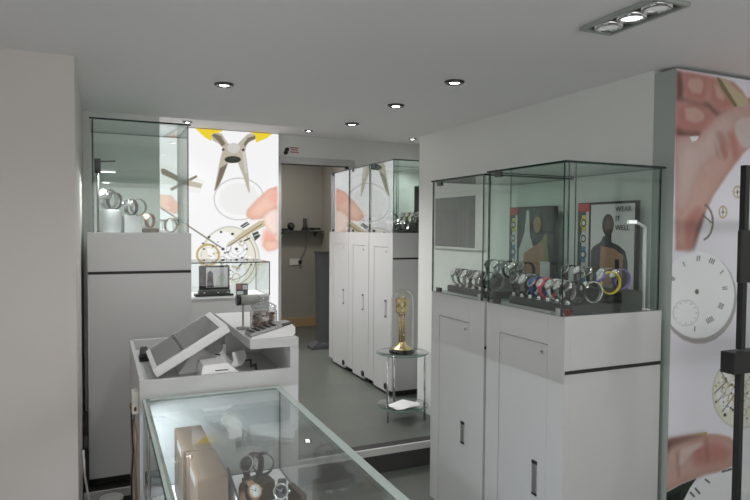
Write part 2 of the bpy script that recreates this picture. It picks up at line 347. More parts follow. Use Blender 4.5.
 (2,'steel_dark',[(1.572,1.188),(1.583,1.157),(1.575,1.155),(1.565,1.185)]),
 (2,'steel_dark',[(1.583,1.157),(1.591,1.125),(1.583,1.123),(1.575,1.155)]),
 (2,'steel_dark',[(1.591,1.125),(1.595,1.092),(1.587,1.091),(1.583,1.123)]),
 (2,'steel_dark',[(1.595,1.092),(1.597,1.059),(1.589,1.059),(1.587,1.091)]),
 (2,'steel_dark',[(1.597,1.059),(1.595,1.026),(1.587,1.027),(1.589,1.059)]),
 (2,'steel_dark',[(1.595,1.026),(1.591,0.9936),(1.583,0.9954),(1.587,1.027)]),
 (2,'steel_dark',[(1.591,0.9936),(1.583,0.9618),(1.575,0.9644),(1.583,0.9954)]),
 (2,'steel_dark',[(1.583,0.9618),(1.572,0.9311),(1.565,0.9345),(1.575,0.9644)]),
 (2,'steel_dark',[(1.572,0.9311),(1.559,0.902),(1.552,0.9061),(1.565,0.9345)]),
 (2,'steel_dark',[(1.559,0.902),(1.543,0.8746),(1.536,0.8794),(1.552,0.9061)]),
 (2,'steel_dark',[(1.543,0.8746),(1.524,0.8495),(1.518,0.8549),(1.536,0.8794)]),
 (2,'steel_dark',[(1.524,0.8495),(1.503,0.8267),(1.498,0.8327),(1.518,0.8549)]),
 (2,'steel_dark',[(1.503,0.8267),(1.48,0.8066),(1.476,0.8131),(1.498,0.8327)]),
 (2,'steel_dark',[(1.48,0.8066),(1.456,0.7894),(1.452,0.7963),(1.476,0.8131)]),
 (2,'steel_dark',[(1.456,0.7894),(1.43,0.7752),(1.427,0.7825),(1.452,0.7963)]),
 (2,'steel_dark',[(1.43,0.7752),(1.403,0.7643),(1.4,0.7718),(1.427,0.7825)]),
 (2,'steel_dark',[(1.403,0.7643),(1.375,0.7567),(1.373,0.7644),(1.4,0.7718)]),
 (2,'steel_dark',[(1.375,0.7567),(1.346,0.7525),(1.345,0.7603),(1.373,0.7644)]),
 (2,'steel_dark',[(1.346,0.7525),(1.317,0.7517),(1.317,0.7595),(1.345,0.7603)]),
 (2,'steel_dark',[(1.317,0.7517),(1.288,0.7543),(1.289,0.762),(1.317,0.7595)]),
 (2,'steel_dark',[(1.288,0.7543),(1.26,0.7603),(1.262,0.7679),(1.289,0.762)]),
 (2,'steel_dark',[(1.26,0.7603),(1.233,0.7696),(1.235,0.7769),(1.262,0.7679)]),
 (2,'steel_dark',[(1.233,0.7696),(1.206,0.782),(1.209,0.789),(1.235,0.7769)]),
 (2,'steel_dark',[(1.206,0.782),(1.181,0.7975),(1.185,0.804),(1.209,0.789)]),
 (3,'white',[(1.384,1.173),(1.377,1.12),(1.357,1.071),(1.327,1.031),(1.287,1.003),(1.242,0.9884),(1.196,0.9892),(1.152,1.005),(1.113,1.034),(1.083,1.075),(1.065,1.123),(1.058,1.175),(1.065,1.228),(1.084,1.276),(1.114,1.316),(1.152,1.344),(1.197,1.359),(1.243,1.36),(1.288,1.345),(1.327,1.316),(1.358,1.276),(1.377,1.227)]),
 (3,'white',[(1.506,1.161),(1.502,1.13),(1.487,1.101),(1.464,1.077),(1.435,1.06),(1.401,1.052),(1.366,1.052),(1.333,1.062),(1.304,1.079),(1.282,1.103),(1.268,1.132),(1.263,1.163),(1.268,1.194),(1.282,1.223),(1.305,1.246),(1.333,1.263),(1.367,1.272),(1.401,1.272),(1.435,1.263),(1.464,1.246),(1.487,1.222),(1.502,1.193)]),
 (3,'white',[(1.484,0.9037),(1.478,0.8659),(1.459,0.8315),(1.43,0.8034),(1.393,0.7838),(1.35,0.7743),(1.306,0.7757),(1.264,0.7876),(1.228,0.8091),(1.2,0.8385),(1.182,0.8732),(1.176,0.9106),(1.182,0.9477),(1.2,0.9816),(1.228,1.01),(1.265,1.029),(1.307,1.04),(1.351,1.039),(1.393,1.028),(1.43,1.006),(1.459,0.9769),(1.478,0.9417)]),
 (4,'pale_ring',[(1.506,1.161),(1.504,1.138),(1.494,1.14),(1.496,1.161)]),
 (4,'pale_ring',[(1.504,1.138),(1.496,1.116),(1.487,1.12),(1.494,1.14)]),
 (4,'pale_ring',[(1.496,1.116),(1.483,1.096),(1.475,1.102),(1.487,1.12)]),
 (4,'pale_ring',[(1.483,1.096),(1.466,1.079),(1.459,1.086),(1.475,1.102)]),
 (4,'pale_ring',[(1.466,1.079),(1.445,1.065),(1.44,1.074),(1.459,1.086)]),
 (4,'pale_ring',[(1.445,1.065),(1.421,1.056),(1.418,1.065),(1.44,1.074)]),
 (4,'pale_ring',[(1.421,1.056),(1.397,1.051),(1.395,1.061),(1.418,1.065)]),
 (4,'pale_ring',[(1.397,1.051),(1.371,1.052),(1.372,1.062),(1.395,1.061)]),
 (4,'pale_ring',[(1.371,1.052),(1.346,1.057),(1.349,1.066),(1.372,1.062)]),
 (4,'pale_ring',[(1.346,1.057),(1.323,1.067),(1.328,1.075),(1.349,1.066)]),
 (4,'pale_ring',[(1.323,1.067),(1.303,1.08),(1.309,1.088),(1.328,1.075)]),
 (4,'pale_ring',[(1.303,1.08),(1.286,1.098),(1.294,1.104),(1.309,1.088)]),
 (4,'pale_ring',[(1.286,1.098),(1.273,1.118),(1.282,1.122),(1.294,1.104)]),
 (4,'pale_ring',[(1.273,1.118),(1.266,1.14),(1.275,1.142),(1.282,1.122)]),
 (4,'pale_ring',[(1.266,1.14),(1.263,1.163),(1.273,1.163),(1.275,1.142)]),
 (4,'pale_ring',[(1.263,1.163),(1.266,1.186),(1.275,1.184),(1.273,1.163)]),
 (4,'pale_ring',[(1.266,1.186),(1.273,1.208),(1.282,1.204),(1.275,1.184)]),
 (4,'pale_ring',[(1.273,1.208),(1.286,1.228),(1.294,1.222),(1.282,1.204)]),
 (4,'pale_ring',[(1.286,1.228),(1.303,1.245),(1.309,1.238),(1.294,1.222)]),
 (4,'pale_ring',[(1.303,1.245),(1.323,1.259),(1.328,1.25),(1.309,1.238)]),
 (4,'pale_ring',[(1.323,1.259),(1.346,1.268),(1.349,1.258),(1.328,1.25)]),
 (4,'pale_ring',[(1.346,1.268),(1.371,1.273),(1.372,1.263),(1.349,1.258)]),
 (4,'pale_ring',[(1.371,1.273),(1.397,1.273),(1.396,1.263),(1.372,1.263)]),
 (4,'pale_ring',[(1.397,1.273),(1.422,1.268),(1.419,1.258),(1.396,1.263)]),
 (4,'pale_ring',[(1.422,1.268),(1.445,1.258),(1.44,1.25),(1.419,1.258)]),
 (4,'pale_ring',[(1.445,1.258),(1.466,1.245),(1.459,1.237),(1.44,1.25)]),
 (4,'pale_ring',[(1.466,1.245),(1.483,1.227),(1.475,1.221),(1.459,1.237)]),
 (4,'pale_ring',[(1.483,1.227),(1.496,1.207),(1.487,1.203),(1.475,1.221)]),
 (4,'pale_ring',[(1.496,1.207),(1.504,1.185),(1.494,1.183),(1.487,1.203)]),
 (4,'pale_ring',[(1.504,1.185),(1.506,1.161),(1.496,1.161),(1.494,1.183)]),
 (4,'pale_ring',[(1.462,1.162),(1.46,1.147),(1.451,1.149),(1.453,1.162)]),
 (4,'pale_ring',[(1.46,1.147),(1.455,1.132),(1.447,1.136),(1.451,1.149)]),
 (4,'pale_ring',[(1.455,1.132),(1.447,1.119),(1.44,1.124),(1.447,1.136)]),
 (4,'pale_ring',[(1.447,1.119),(1.436,1.108),(1.43,1.115),(1.44,1.124)]),
 (4,'pale_ring',[(1.436,1.108),(1.423,1.099),(1.418,1.107),(1.43,1.115)]),
 (4,'pale_ring',[(1.423,1.099),(1.408,1.093),(1.405,1.102),(1.418,1.107)]),
 (4,'pale_ring',[(1.408,1.093),(1.392,1.09),(1.391,1.099),(1.405,1.102)]),
 (4,'pale_ring',[(1.392,1.09),(1.376,1.09),(1.377,1.099),(1.391,1.099)]),
 (4,'pale_ring',[(1.376,1.09),(1.36,1.094),(1.363,1.102),(1.377,1.099)]),
 (4,'pale_ring',[(1.36,1.094),(1.345,1.1),(1.349,1.108),(1.363,1.102)]),
 (4,'pale_ring',[(1.345,1.1),(1.332,1.109),(1.338,1.115),(1.349,1.108)]),
 (4,'pale_ring',[(1.332,1.109),(1.321,1.12),(1.328,1.125),(1.338,1.115)]),
 (4,'pale_ring',[(1.321,1.12),(1.313,1.133),(1.321,1.137),(1.328,1.125)]),
 (4,'pale_ring',[(1.313,1.133),(1.308,1.148),(1.317,1.149),(1.321,1.137)]),
 (4,'pale_ring',[(1.308,1.148),(1.307,1.163),(1.315,1.163),(1.317,1.149)]),
 (4,'pale_ring',[(1.307,1.163),(1.308,1.178),(1.317,1.176),(1.315,1.163)]),
 (4,'pale_ring',[(1.308,1.178),(1.313,1.192),(1.321,1.188),(1.317,1.176)]),
 (4,'pale_ring',[(1.313,1.192),(1.321,1.205),(1.329,1.2),(1.321,1.188)]),
 (4,'pale_ring',[(1.321,1.205),(1.332,1.216),(1.338,1.21),(1.329,1.2)]),
 (4,'pale_ring',[(1.332,1.216),(1.345,1.225),(1.35,1.217),(1.338,1.21)]),
 (4,'pale_ring',[(1.345,1.225),(1.36,1.231),(1.363,1.223),(1.35,1.217)]),
 (4,'pale_ring',[(1.36,1.231),(1.376,1.234),(1.377,1.225),(1.363,1.223)]),
 (4,'pale_ring',[(1.376,1.234),(1.392,1.234),(1.391,1.225),(1.377,1.225)]),
 (4,'pale_ring',[(1.392,1.234),(1.408,1.231),(1.405,1.222),(1.391,1.225)]),
 (4,'pale_ring',[(1.408,1.231),(1.423,1.225),(1.418,1.217),(1.405,1.222)]),
 (4,'pale_ring',[(1.423,1.225),(1.436,1.216),(1.43,1.209),(1.418,1.217)]),
 (4,'pale_ring',[(1.436,1.216),(1.447,1.204),(1.44,1.199),(1.43,1.209)]),
 (4,'pale_ring',[(1.447,1.204),(1.455,1.191),(1.447,1.188),(1.44,1.199)]),
 (4,'pale_ring',[(1.455,1.191),(1.46,1.177),(1.451,1.175),(1.447,1.188)]),
 (4,'pale_ring',[(1.46,1.177),(1.462,1.162),(1.453,1.162),(1.451,1.175)]),
 (4,'brass',[(1.198,1.097),(1.195,1.071),(1.171,1.077),(1.174,1.098)]),
 (4,'brass',[(1.195,1.071),(1.186,1.046),(1.165,1.056),(1.171,1.077)]),
 (4,'brass',[(1.186,1.046),(1.173,1.023),(1.153,1.038),(1.165,1.056)]),
 (4,'brass',[(1.173,1.023),(1.155,1.004),(1.139,1.022),(1.153,1.038)]),
 (4,'brass',[(1.155,1.004),(1.133,0.9889),(1.121,1.01),(1.139,1.022)]),
 (4,'brass',[(1.133,0.9889),(1.108,0.9786),(1.101,1.002),(1.121,1.01)]),
 (4,'brass',[(1.108,0.9786),(1.082,0.9736),(1.079,0.9976),(1.101,1.002)]),
 (4,'brass',[(1.082,0.9736),(1.055,0.9741),(1.058,0.998),(1.079,0.9976)]),
 (4,'brass',[(1.055,0.9741),(1.029,0.9801),(1.036,1.003),(1.058,0.998)]),
 (4,'brass',[(1.029,0.9801),(1.005,0.9912),(1.016,1.012),(1.036,1.003)]),
 (4,'brass',[(1.005,0.9912),(0.9833,1.007),(0.9989,1.024),(1.016,1.012)]),
 (4,'brass',[(0.9833,1.007),(0.9657,1.027),(0.9845,1.04),(0.9989,1.024)]),
 (4,'brass',[(0.9657,1.027),(0.9526,1.05),(0.9737,1.059),(0.9845,1.04)]),
 (4,'brass',[(0.9526,1.05),(0.9445,1.074),(0.9671,1.079),(0.9737,1.059)]),
 (4,'brass',[(0.9445,1.074),(0.9418,1.1),(0.9649,1.1),(0.9671,1.079)]),
 (4,'brass',[(0.9418,1.1),(0.9446,1.126),(0.9673,1.121),(0.9649,1.1)]),
 (4,'brass',[(0.9446,1.126),(0.9529,1.151),(0.974,1.141),(0.9673,1.121)]),
 (4,'brass',[(0.9529,1.151),(0.9661,1.173),(0.9848,1.159),(0.974,1.141)]),
 (4,'brass',[(0.9661,1.173),(0.9838,1.193),(0.9993,1.175),(0.9848,1.159)]),
 (4,'brass',[(0.9838,1.193),(1.005,1.208),(1.017,1.187),(0.9993,1.175)]),
 (4,'brass',[(1.005,1.208),(1.03,1.218),(1.037,1.196),(1.017,1.187)]),
 (4,'brass',[(1.03,1.218),(1.056,1.224),(1.058,1.2),(1.037,1.196)]),
 (4,'brass',[(1.056,1.224),(1.082,1.224),(1.08,1.2),(1.058,1.2)]),
 (4,'brass',[(1.082,1.224),(1.109,1.218),(1.101,1.195),(1.08,1.2)]),
 (4,'brass',[(1.109,1.218),(1.133,1.207),(1.121,1.187),(1.101,1.195)]),
 (4,'brass',[(1.133,1.207),(1.155,1.192),(1.139,1.174),(1.121,1.187)]),
 (4,'brass',[(1.155,1.192),(1.173,1.172),(1.154,1.158),(1.139,1.174)]),
 (4,'brass',[(1.173,1.172),(1.187,1.149),(1.165,1.139),(1.154,1.158)]),
 (4,'brass',[(1.187,1.149),(1.195,1.124),(1.172,1.119),(1.165,1.139)]),
 (4,'brass',[(1.195,1.124),(1.198,1.097),(1.174,1.098),(1.172,1.119)]),
 (4,'cream',[(1.161,1.098),(1.159,1.079),(1.146,1.082),(1.148,1.098)]),
 (4,'cream',[(1.159,1.079),(1.153,1.061),(1.141,1.067),(1.146,1.082)]),
 (4,'cream',[(1.153,1.061),(1.143,1.045),(1.133,1.053),(1.141,1.067)]),
 (4,'cream',[(1.143,1.045),(1.13,1.031),(1.121,1.041),(1.133,1.053)]),
 (4,'cream',[(1.13,1.031),(1.115,1.021),(1.108,1.032),(1.121,1.041)]),
 (4,'cream',[(1.115,1.021),(1.097,1.013),(1.093,1.026),(1.108,1.032)]),
 (4,'cream',[(1.097,1.013),(1.078,1.01),(1.077,1.023),(1.093,1.026)]),
 (4,'cream',[(1.078,1.01),(1.059,1.01),(1.06,1.023),(1.077,1.023)]),
 (4,'cream',[(1.059,1.01),(1.04,1.014),(1.044,1.026),(1.06,1.023)]),
 (4,'cream',[(1.04,1.014),(1.023,1.022),(1.029,1.033),(1.044,1.026)]),
 (4,'cream',[(1.023,1.022),(1.007,1.033),(1.016,1.043),(1.029,1.033)]),
 (4,'cream',[(1.007,1.033),(0.9948,1.047),(1.005,1.055),(1.016,1.043)]),
 (4,'cream',[(0.9948,1.047),(0.9853,1.064),(0.9969,1.069),(1.005,1.055)]),
 (4,'cream',[(0.9853,1.064),(0.9795,1.081),(0.9919,1.084),(0.9969,1.069)]),
 (4,'cream',[(0.9795,1.081),(0.9776,1.1),(0.9902,1.1),(0.9919,1.084)]),
 (4,'cream',[(0.9776,1.1),(0.9796,1.118),(0.992,1.116),(0.9902,1.1)]),
 (4,'cream',[(0.9796,1.118),(0.9855,1.136),(0.9971,1.131),(0.992,1.116)]),
 (4,'cream',[(0.9855,1.136),(0.995,1.152),(1.005,1.144),(0.9971,1.131)]),
 (4,'cream',[(0.995,1.152),(1.008,1.166),(1.016,1.156),(1.005,1.144)]),
 (4,'cream',[(1.008,1.166),(1.023,1.177),(1.03,1.165),(1.016,1.156)]),
 (4,'cream',[(1.023,1.177),(1.041,1.184),(1.045,1.172),(1.03,1.165)]),
 (4,'cream',[(1.041,1.184),(1.059,1.188),(1.061,1.175),(1.045,1.172)]),
 (4,'cream',[(1.059,1.188),(1.079,1.188),(1.077,1.175),(1.061,1.175)]),
 (4,'cream',[(1.079,1.188),(1.097,1.184),(1.093,1.171),(1.077,1.175)]),
 (4,'cream',[(1.097,1.184),(1.115,1.176),(1.108,1.165),(1.093,1.171)]),
 (4,'cream',[(1.115,1.176),(1.13,1.165),(1.122,1.155),(1.108,1.165)]),
 (4,'cream',[(1.13,1.165),(1.143,1.151),(1.133,1.143),(1.122,1.155)]),
 (4,'cream',[(1.143,1.151),(1.153,1.135),(1.141,1.129),(1.133,1.143)]),
 (4,'cream',[(1.153,1.135),(1.159,1.117),(1.146,1.114),(1.141,1.129)]),
 (4,'cream',[(1.159,1.117),(1.161,1.098),(1.148,1.098),(1.146,1.114)]),
 (5,'black',[(1.224,1.351),(1.221,1.343),(1.214,1.338),(1.204,1.338),(1.197,1.343),(1.194,1.35),(1.197,1.358),(1.204,1.363),(1.214,1.363),(1.221,1.358)]),
 (5,'black',[(1.352,1.329),(1.349,1.32),(1.34,1.315),(1.329,1.315),(1.32,1.32),(1.317,1.329),(1.32,1.338),(1.329,1.343),(1.34,1.343),(1.349,1.338)]),
 (5,'black',[(1.096,1.295),(1.093,1.287),(1.085,1.282),(1.075,1.282),(1.067,1.287),(1.064,1.295),(1.067,1.304),(1.075,1.309),(1.085,1.309),(1.093,1.304)]),
 (5,'black',[(1.029,1.225),(1.026,1.218),(1.02,1.214),(1.012,1.214),(1.006,1.218),(1.003,1.225),(1.006,1.231),(1.012,1.235),(1.02,1.235),(1.026,1.231)]),
 (5,'black',[(1.25,1.163),(1.246,1.153),(1.236,1.147),(1.224,1.147),(1.214,1.153),(1.211,1.163),(1.214,1.173),(1.224,1.179),(1.236,1.179),(1.246,1.173)]),
 (5,'black',[(1.397,1.162),(1.393,1.153),(1.384,1.147),(1.373,1.147),(1.363,1.153),(1.359,1.162),(1.363,1.172),(1.373,1.178),(1.384,1.177),(1.393,1.172)]),
 (5,'black',[(1.332,1.04),(1.329,1.033),(1.322,1.029),(1.313,1.029),(1.306,1.034),(1.303,1.041),(1.306,1.048),(1.313,1.052),(1.322,1.052),(1.329,1.048)]),
 (5,'black',[(1.185,1.24),(1.183,1.236),(1.179,1.234),(1.174,1.234),(1.169,1.236),(1.168,1.241),(1.169,1.245),(1.174,1.248),(1.179,1.248),(1.183,1.245)]),
 (5,'black',[(1.295,1.13),(1.293,1.125),(1.288,1.122),(1.282,1.122),(1.277,1.125),(1.275,1.13),(1.277,1.135),(1.282,1.138),(1.288,1.138),(1.293,1.135)]),
 (5,'black',[(1.07,1.044),(1.067,1.038),(1.062,1.035),(1.054,1.035),(1.048,1.039),(1.046,1.045),(1.048,1.051),(1.054,1.054),(1.062,1.054),(1.067,1.05)]),
 (5,'black',[(1.125,1.022),(1.123,1.014),(1.116,1.01),(1.107,1.01),(1.1,1.015),(1.097,1.022),(1.1,1.029),(1.107,1.033),(1.116,1.033),(1.123,1.029)]),
 (5,'black',[(1.226,1.031),(1.222,1.022),(1.214,1.017),(1.203,1.017),(1.194,1.023),(1.191,1.032),(1.194,1.04),(1.203,1.046),(1.214,1.045),(1.222,1.04)]),
 (5,'black',[(1.389,1.017),(1.386,1.009),(1.378,1.004),(1.367,1.004),(1.359,1.01),(1.356,1.018),(1.359,1.026),(1.367,1.031),(1.378,1.031),(1.386,1.026)]),
 (5,'black',[(1.133,1.197),(1.131,1.191),(1.126,1.188),(1.119,1.188),(1.114,1.192),(1.112,1.197),(1.114,1.202),(1.119,1.206),(1.126,1.206),(1.131,1.202)]),
 (5,'black',[(1.039,1.165),(1.037,1.158),(1.03,1.154),(1.022,1.154),(1.016,1.158),(1.014,1.165),(1.016,1.171),(1.022,1.175),(1.03,1.175),(1.037,1.171)]),
 (5,'black',[(1.453,1.061),(1.45,1.054),(1.443,1.05),(1.435,1.05),(1.429,1.055),(1.426,1.061),(1.429,1.068),(1.435,1.072),(1.443,1.072),(1.45,1.068)]),
 (4,'dark_green',[(1.417,1.418),(1.495,1.469),(1.529,1.441),(1.451,1.391)]),
 (4,'dark_green',[(1.552,1.335),(1.619,1.363),(1.648,1.307),(1.585,1.251)]),
 (5,'white',[(1.441,1.405),(1.514,1.45),(1.511,1.455),(1.438,1.409)]),
 (5,'white',[(1.575,1.304),(1.638,1.332),(1.635,1.338),(1.573,1.31)]),
 (3,'black',[(1.124,0.8502),(1.32,0.9228),(1.315,0.9364),(1.119,0.8636)]),
 (3,'black',[(1.379,0.9225),(1.457,1.01),(1.444,1.022),(1.366,0.9345)]),
 (3,'black',[(1.466,1.243),(1.533,1.276),(1.525,1.293),(1.458,1.259)]),
 (3,'steel_dark',[(1.538,0.9753),(1.532,0.9581),(1.523,0.962),(1.529,0.9786)]),
 (3,'steel_dark',[(1.532,0.9581),(1.524,0.9415),(1.516,0.946),(1.523,0.962)]),
 (3,'steel_dark',[(1.524,0.9415),(1.515,0.9256),(1.508,0.9307),(1.516,0.946)]),
 (3,'steel_dark',[(1.515,0.9256),(1.505,0.9106),(1.498,0.9162),(1.508,0.9307)]),
 (3,'steel_dark',[(1.505,0.9106),(1.494,0.8964),(1.488,0.9025),(1.498,0.9162)]),
 (3,'steel_dark',[(1.494,0.8964),(1.483,0.8832),(1.476,0.8898),(1.488,0.9025)]),
 (3,'steel_dark',[(1.483,0.8832),(1.47,0.8711),(1.464,0.8781),(1.476,0.8898)]),
 (3,'steel_dark',[(1.47,0.8711),(1.457,0.86),(1.452,0.8675),(1.464,0.8781)]),
 (3,'steel_dark',[(1.457,0.86),(1.443,0.8502),(1.438,0.858),(1.452,0.8675)]),
 (3,'steel_dark',[(1.443,0.8502),(1.428,0.8416),(1.424,0.8497),(1.438,0.858)]),
 (3,'steel_dark',[(1.428,0.8416),(1.412,0.8343),(1.409,0.8426),(1.424,0.8497)]),
 (3,'steel_dark',[(1.412,0.8343),(1.397,0.8283),(1.394,0.8369),(1.409,0.8426)]),
 (3,'steel_dark',[(1.397,0.8283),(1.381,0.8237),(1.378,0.8324),(1.394,0.8369)]),
 (3,'steel_dark',[(1.381,0.8237),(1.364,0.8204),(1.363,0.8293),(1.378,0.8324)]),
 (3,'steel_dark',[(1.364,0.8204),(1.347,0.8186),(1.347,0.8275),(1.363,0.8293)]),
 (3,'steel_dark',[(1.347,0.8186),(1.331,0.8181),(1.331,0.827),(1.347,0.8275)]),
 (3,'steel_dark',[(1.331,0.8181),(1.314,0.8191),(1.315,0.8279),(1.331,0.827)]),
 (3,'steel_dark',[(1.314,0.8191),(1.298,0.8214),(1.299,0.8302),(1.315,0.8279)]),
 (3,'steel_dark',[(1.298,0.8214),(1.281,0.8251),(1.283,0.8337),(1.299,0.8302)]),
 (3,'steel_dark',[(1.281,0.8251),(1.265,0.8302),(1.268,0.8386),(1.283,0.8337)]),
 (3,'steel_dark',[(1.265,0.8302),(1.25,0.8365),(1.253,0.8447),(1.268,0.8386)]),
 (3,'steel_dark',[(1.25,0.8365),(1.235,0.8442),(1.238,0.8521),(1.253,0.8447)]),
 (3,'steel_dark',[(1.235,0.8442),(1.22,0.8531),(1.224,0.8606),(1.238,0.8521)]),
 (3,'steel_dark',[(1.22,0.8531),(1.206,0.8631),(1.211,0.8703),(1.224,0.8606)]),
 (3,'steel_dark',[(1.206,0.8631),(1.193,0.8743),(1.198,0.8811),(1.211,0.8703)]),
 (3,'steel_dark',[(1.193,0.8743),(1.18,0.8865),(1.186,0.8929),(1.198,0.8811)]),
 (3,'steel_dark',[(1.18,0.8865),(1.169,0.8997),(1.175,0.9056),(1.186,0.8929)]),
 (3,'steel_dark',[(1.169,0.8997),(1.158,0.9138),(1.165,0.9192),(1.175,0.9056)]),
 (3,'steel_dark',[(1.158,0.9138),(1.149,0.9287),(1.156,0.9335),(1.165,0.9192)]),
 (3,'steel_dark',[(1.149,0.9287),(1.14,0.9444),(1.147,0.9486),(1.156,0.9335)]),
 (3,'pale_ring',[(1.418,0.9361),(1.415,0.9243),(1.407,0.9288),(1.408,0.9363)]),
 (3,'pale_ring',[(1.415,0.9243),(1.409,0.9149),(1.402,0.9229),(1.407,0.9288)]),
 (3,'pale_ring',[(1.409,0.9149),(1.399,0.9098),(1.397,0.9197),(1.402,0.9229)]),
 (3,'pale_ring',[(1.399,0.9098),(1.388,0.9101),(1.39,0.9198),(1.397,0.9197)]),
 (3,'pale_ring',[(1.388,0.9101),(1.378,0.9156),(1.384,0.9233),(1.39,0.9198)]),
 (3,'pale_ring',[(1.378,0.9156),(1.371,0.9252),(1.38,0.9294),(1.384,0.9233)]),
 (3,'pale_ring',[(1.371,0.9252),(1.369,0.9372),(1.379,0.937),(1.38,0.9294)]),
 (3,'pale_ring',[(1.369,0.9372),(1.371,0.949),(1.38,0.9444),(1.379,0.937)]),
 (3,'pale_ring',[(1.371,0.949),(1.378,0.9584),(1.384,0.9504),(1.38,0.9444)]),
 (3,'pale_ring',[(1.378,0.9584),(1.388,0.9635),(1.39,0.9536),(1.384,0.9504)]),
 (3,'pale_ring',[(1.388,0.9635),(1.399,0.9633),(1.397,0.9535),(1.39,0.9536)]),
 (3,'pale_ring',[(1.399,0.9633),(1.409,0.9578),(1.402,0.95),(1.397,0.9535)]),
 (3,'pale_ring',[(1.409,0.9578),(1.415,0.9481),(1.407,0.9439),(1.402,0.95)]),
 (3,'pale_ring',[(1.415,0.9481),(1.418,0.9361),(1.408,0.9363),(1.407,0.9439)]),
 (4,'steel_dark',[(1.25,0.8269),(1.183,0.8256),(1.183,0.819),(1.25,0.8203)]),
 (4,'steel_dark',[(1.321,1.181),(1.284,1.113),(1.29,1.11),(1.327,1.178)]),
 (4,'steel_dark',[(1.278,1.053),(1.276,1.047),(1.27,1.045),(1.264,1.047),(1.262,1.053),(1.264,1.059),(1.27,1.061),(1.276,1.059)]),
 (3,'brass_pale',[(1.196,1.141),(1.115,1.121),(1.122,1.095),(1.202,1.116)]),
 (3,'brass',[(1.422,0.8407),(1.418,0.818),(1.409,0.8227),(1.412,0.841)]),
 (3,'brass',[(1.418,0.818),(1.404,0.8002),(1.398,0.8082),(1.409,0.8227)]),
 (3,'brass',[(1.404,0.8002),(1.385,0.7906),(1.383,0.8005),(1.398,0.8082)]),
 (3,'brass',[(1.385,0.7906),(1.363,0.7913),(1.365,0.801),(1.383,0.8005)]),
 (3,'brass',[(1.363,0.7913),(1.344,0.8019),(1.35,0.8096),(1.365,0.801)]),
 (3,'brass',[(1.344,0.8019),(1.331,0.8205),(1.339,0.8246),(1.35,0.8096)]),
 (3,'brass',[(1.331,0.8205),(1.326,0.8432),(1.336,0.843),(1.339,0.8246)]),
 (3,'brass',[(1.326,0.8432),(1.331,0.8658),(1.339,0.8612),(1.336,0.843)]),
 (3,'brass',[(1.331,0.8658),(1.344,0.8836),(1.35,0.8756),(1.339,0.8612)]),
 (3,'brass',[(1.344,0.8836),(1.363,0.8932),(1.365,0.8834),(1.35,0.8756)]),
 (3,'brass',[(1.363,0.8932),(1.385,0.8927),(1.383,0.883),(1.365,0.8834)]),
 (3,'brass',[(1.385,0.8927),(1.404,0.8822),(1.398,0.8744),(1.383,0.883)]),
 (3,'brass',[(1.404,0.8822),(1.418,0.8636),(1.409,0.8594),(1.398,0.8744)]),
 (3,'brass',[(1.418,0.8636),(1.422,0.8407),(1.412,0.841),(1.409,0.8594)]),
 (4,'steel_dark',[(1.439,1.242),(1.436,1.234),(1.428,1.231),(1.42,1.234),(1.417,1.242),(1.42,1.25),(1.428,1.253),(1.436,1.25)]),
 (3,'brass',[(1.467,1.228),(1.464,1.212),(1.454,1.216),(1.457,1.228)]),
 (3,'brass',[(1.464,1.212),(1.454,1.2),(1.448,1.207),(1.454,1.216)]),
 (3,'brass',[(1.454,1.2),(1.44,1.193),(1.438,1.202),(1.448,1.207)]),
 (3,'brass',[(1.44,1.193),(1.425,1.193),(1.427,1.202),(1.438,1.202)]),
 (3,'brass',[(1.425,1.193),(1.412,1.2),(1.418,1.208),(1.427,1.202)]),
 (3,'brass',[(1.412,1.2),(1.402,1.212),(1.411,1.216),(1.418,1.208)]),
 (3,'brass',[(1.402,1.212),(1.399,1.228),(1.409,1.228),(1.411,1.216)]),
 (3,'brass',[(1.399,1.228),(1.402,1.243),(1.411,1.239),(1.409,1.228)]),
 (3,'brass',[(1.402,1.243),(1.412,1.256),(1.418,1.248),(1.411,1.239)]),
 (3,'brass',[(1.412,1.256),(1.425,1.262),(1.427,1.253),(1.418,1.248)]),
 (3,'brass',[(1.425,1.262),(1.44,1.262),(1.438,1.253),(1.427,1.253)]),
 (3,'brass',[(1.44,1.262),(1.454,1.256),(1.448,1.248),(1.438,1.253)]),
 (3,'brass',[(1.454,1.256),(1.464,1.243),(1.455,1.239),(1.448,1.248)]),
 (3,'brass',[(1.464,1.243),(1.467,1.228),(1.457,1.228),(1.455,1.239)]),
 (4,'black',[(1.32,0.8355),(1.318,0.8304),(1.313,0.8284),(1.308,0.8307),(1.306,0.8359),(1.308,0.841),(1.313,0.843),(1.318,0.8407)]),
 (3,'brass',[(1.51,1.018),(1.506,1.005),(1.497,1.009),(1.5,1.019)]),
 (3,'brass',[(1.506,1.005),(1.494,0.9941),(1.488,1.002),(1.497,1.009)]),
 (3,'brass',[(1.494,0.9941),(1.477,0.9883),(1.475,0.9982),(1.488,1.002)]),
 (3,'brass',[(1.477,0.9883),(1.458,0.9886),(1.461,0.9984),(1.475,0.9982)]),
 (3,'brass',[(1.458,0.9886),(1.442,0.995),(1.448,1.003),(1.461,0.9984)]),
 (3,'brass',[(1.442,0.995),(1.43,1.006),(1.439,1.01),(1.448,1.003)]),
 (3,'brass',[(1.43,1.006),(1.426,1.02),(1.436,1.02),(1.439,1.01)]),
 (3,'brass',[(1.426,1.02),(1.43,1.033),(1.439,1.029),(1.436,1.02)]),
 (3,'brass',[(1.43,1.033),(1.442,1.044),(1.448,1.036),(1.439,1.029)]),
 (3,'brass',[(1.442,1.044),(1.459,1.05),(1.461,1.04),(1.448,1.036)]),
 (3,'brass',[(1.459,1.05),(1.477,1.05),(1.475,1.04),(1.461,1.04)]),
 (3,'brass',[(1.477,1.05),(1.494,1.043),(1.488,1.036),(1.475,1.04)]),
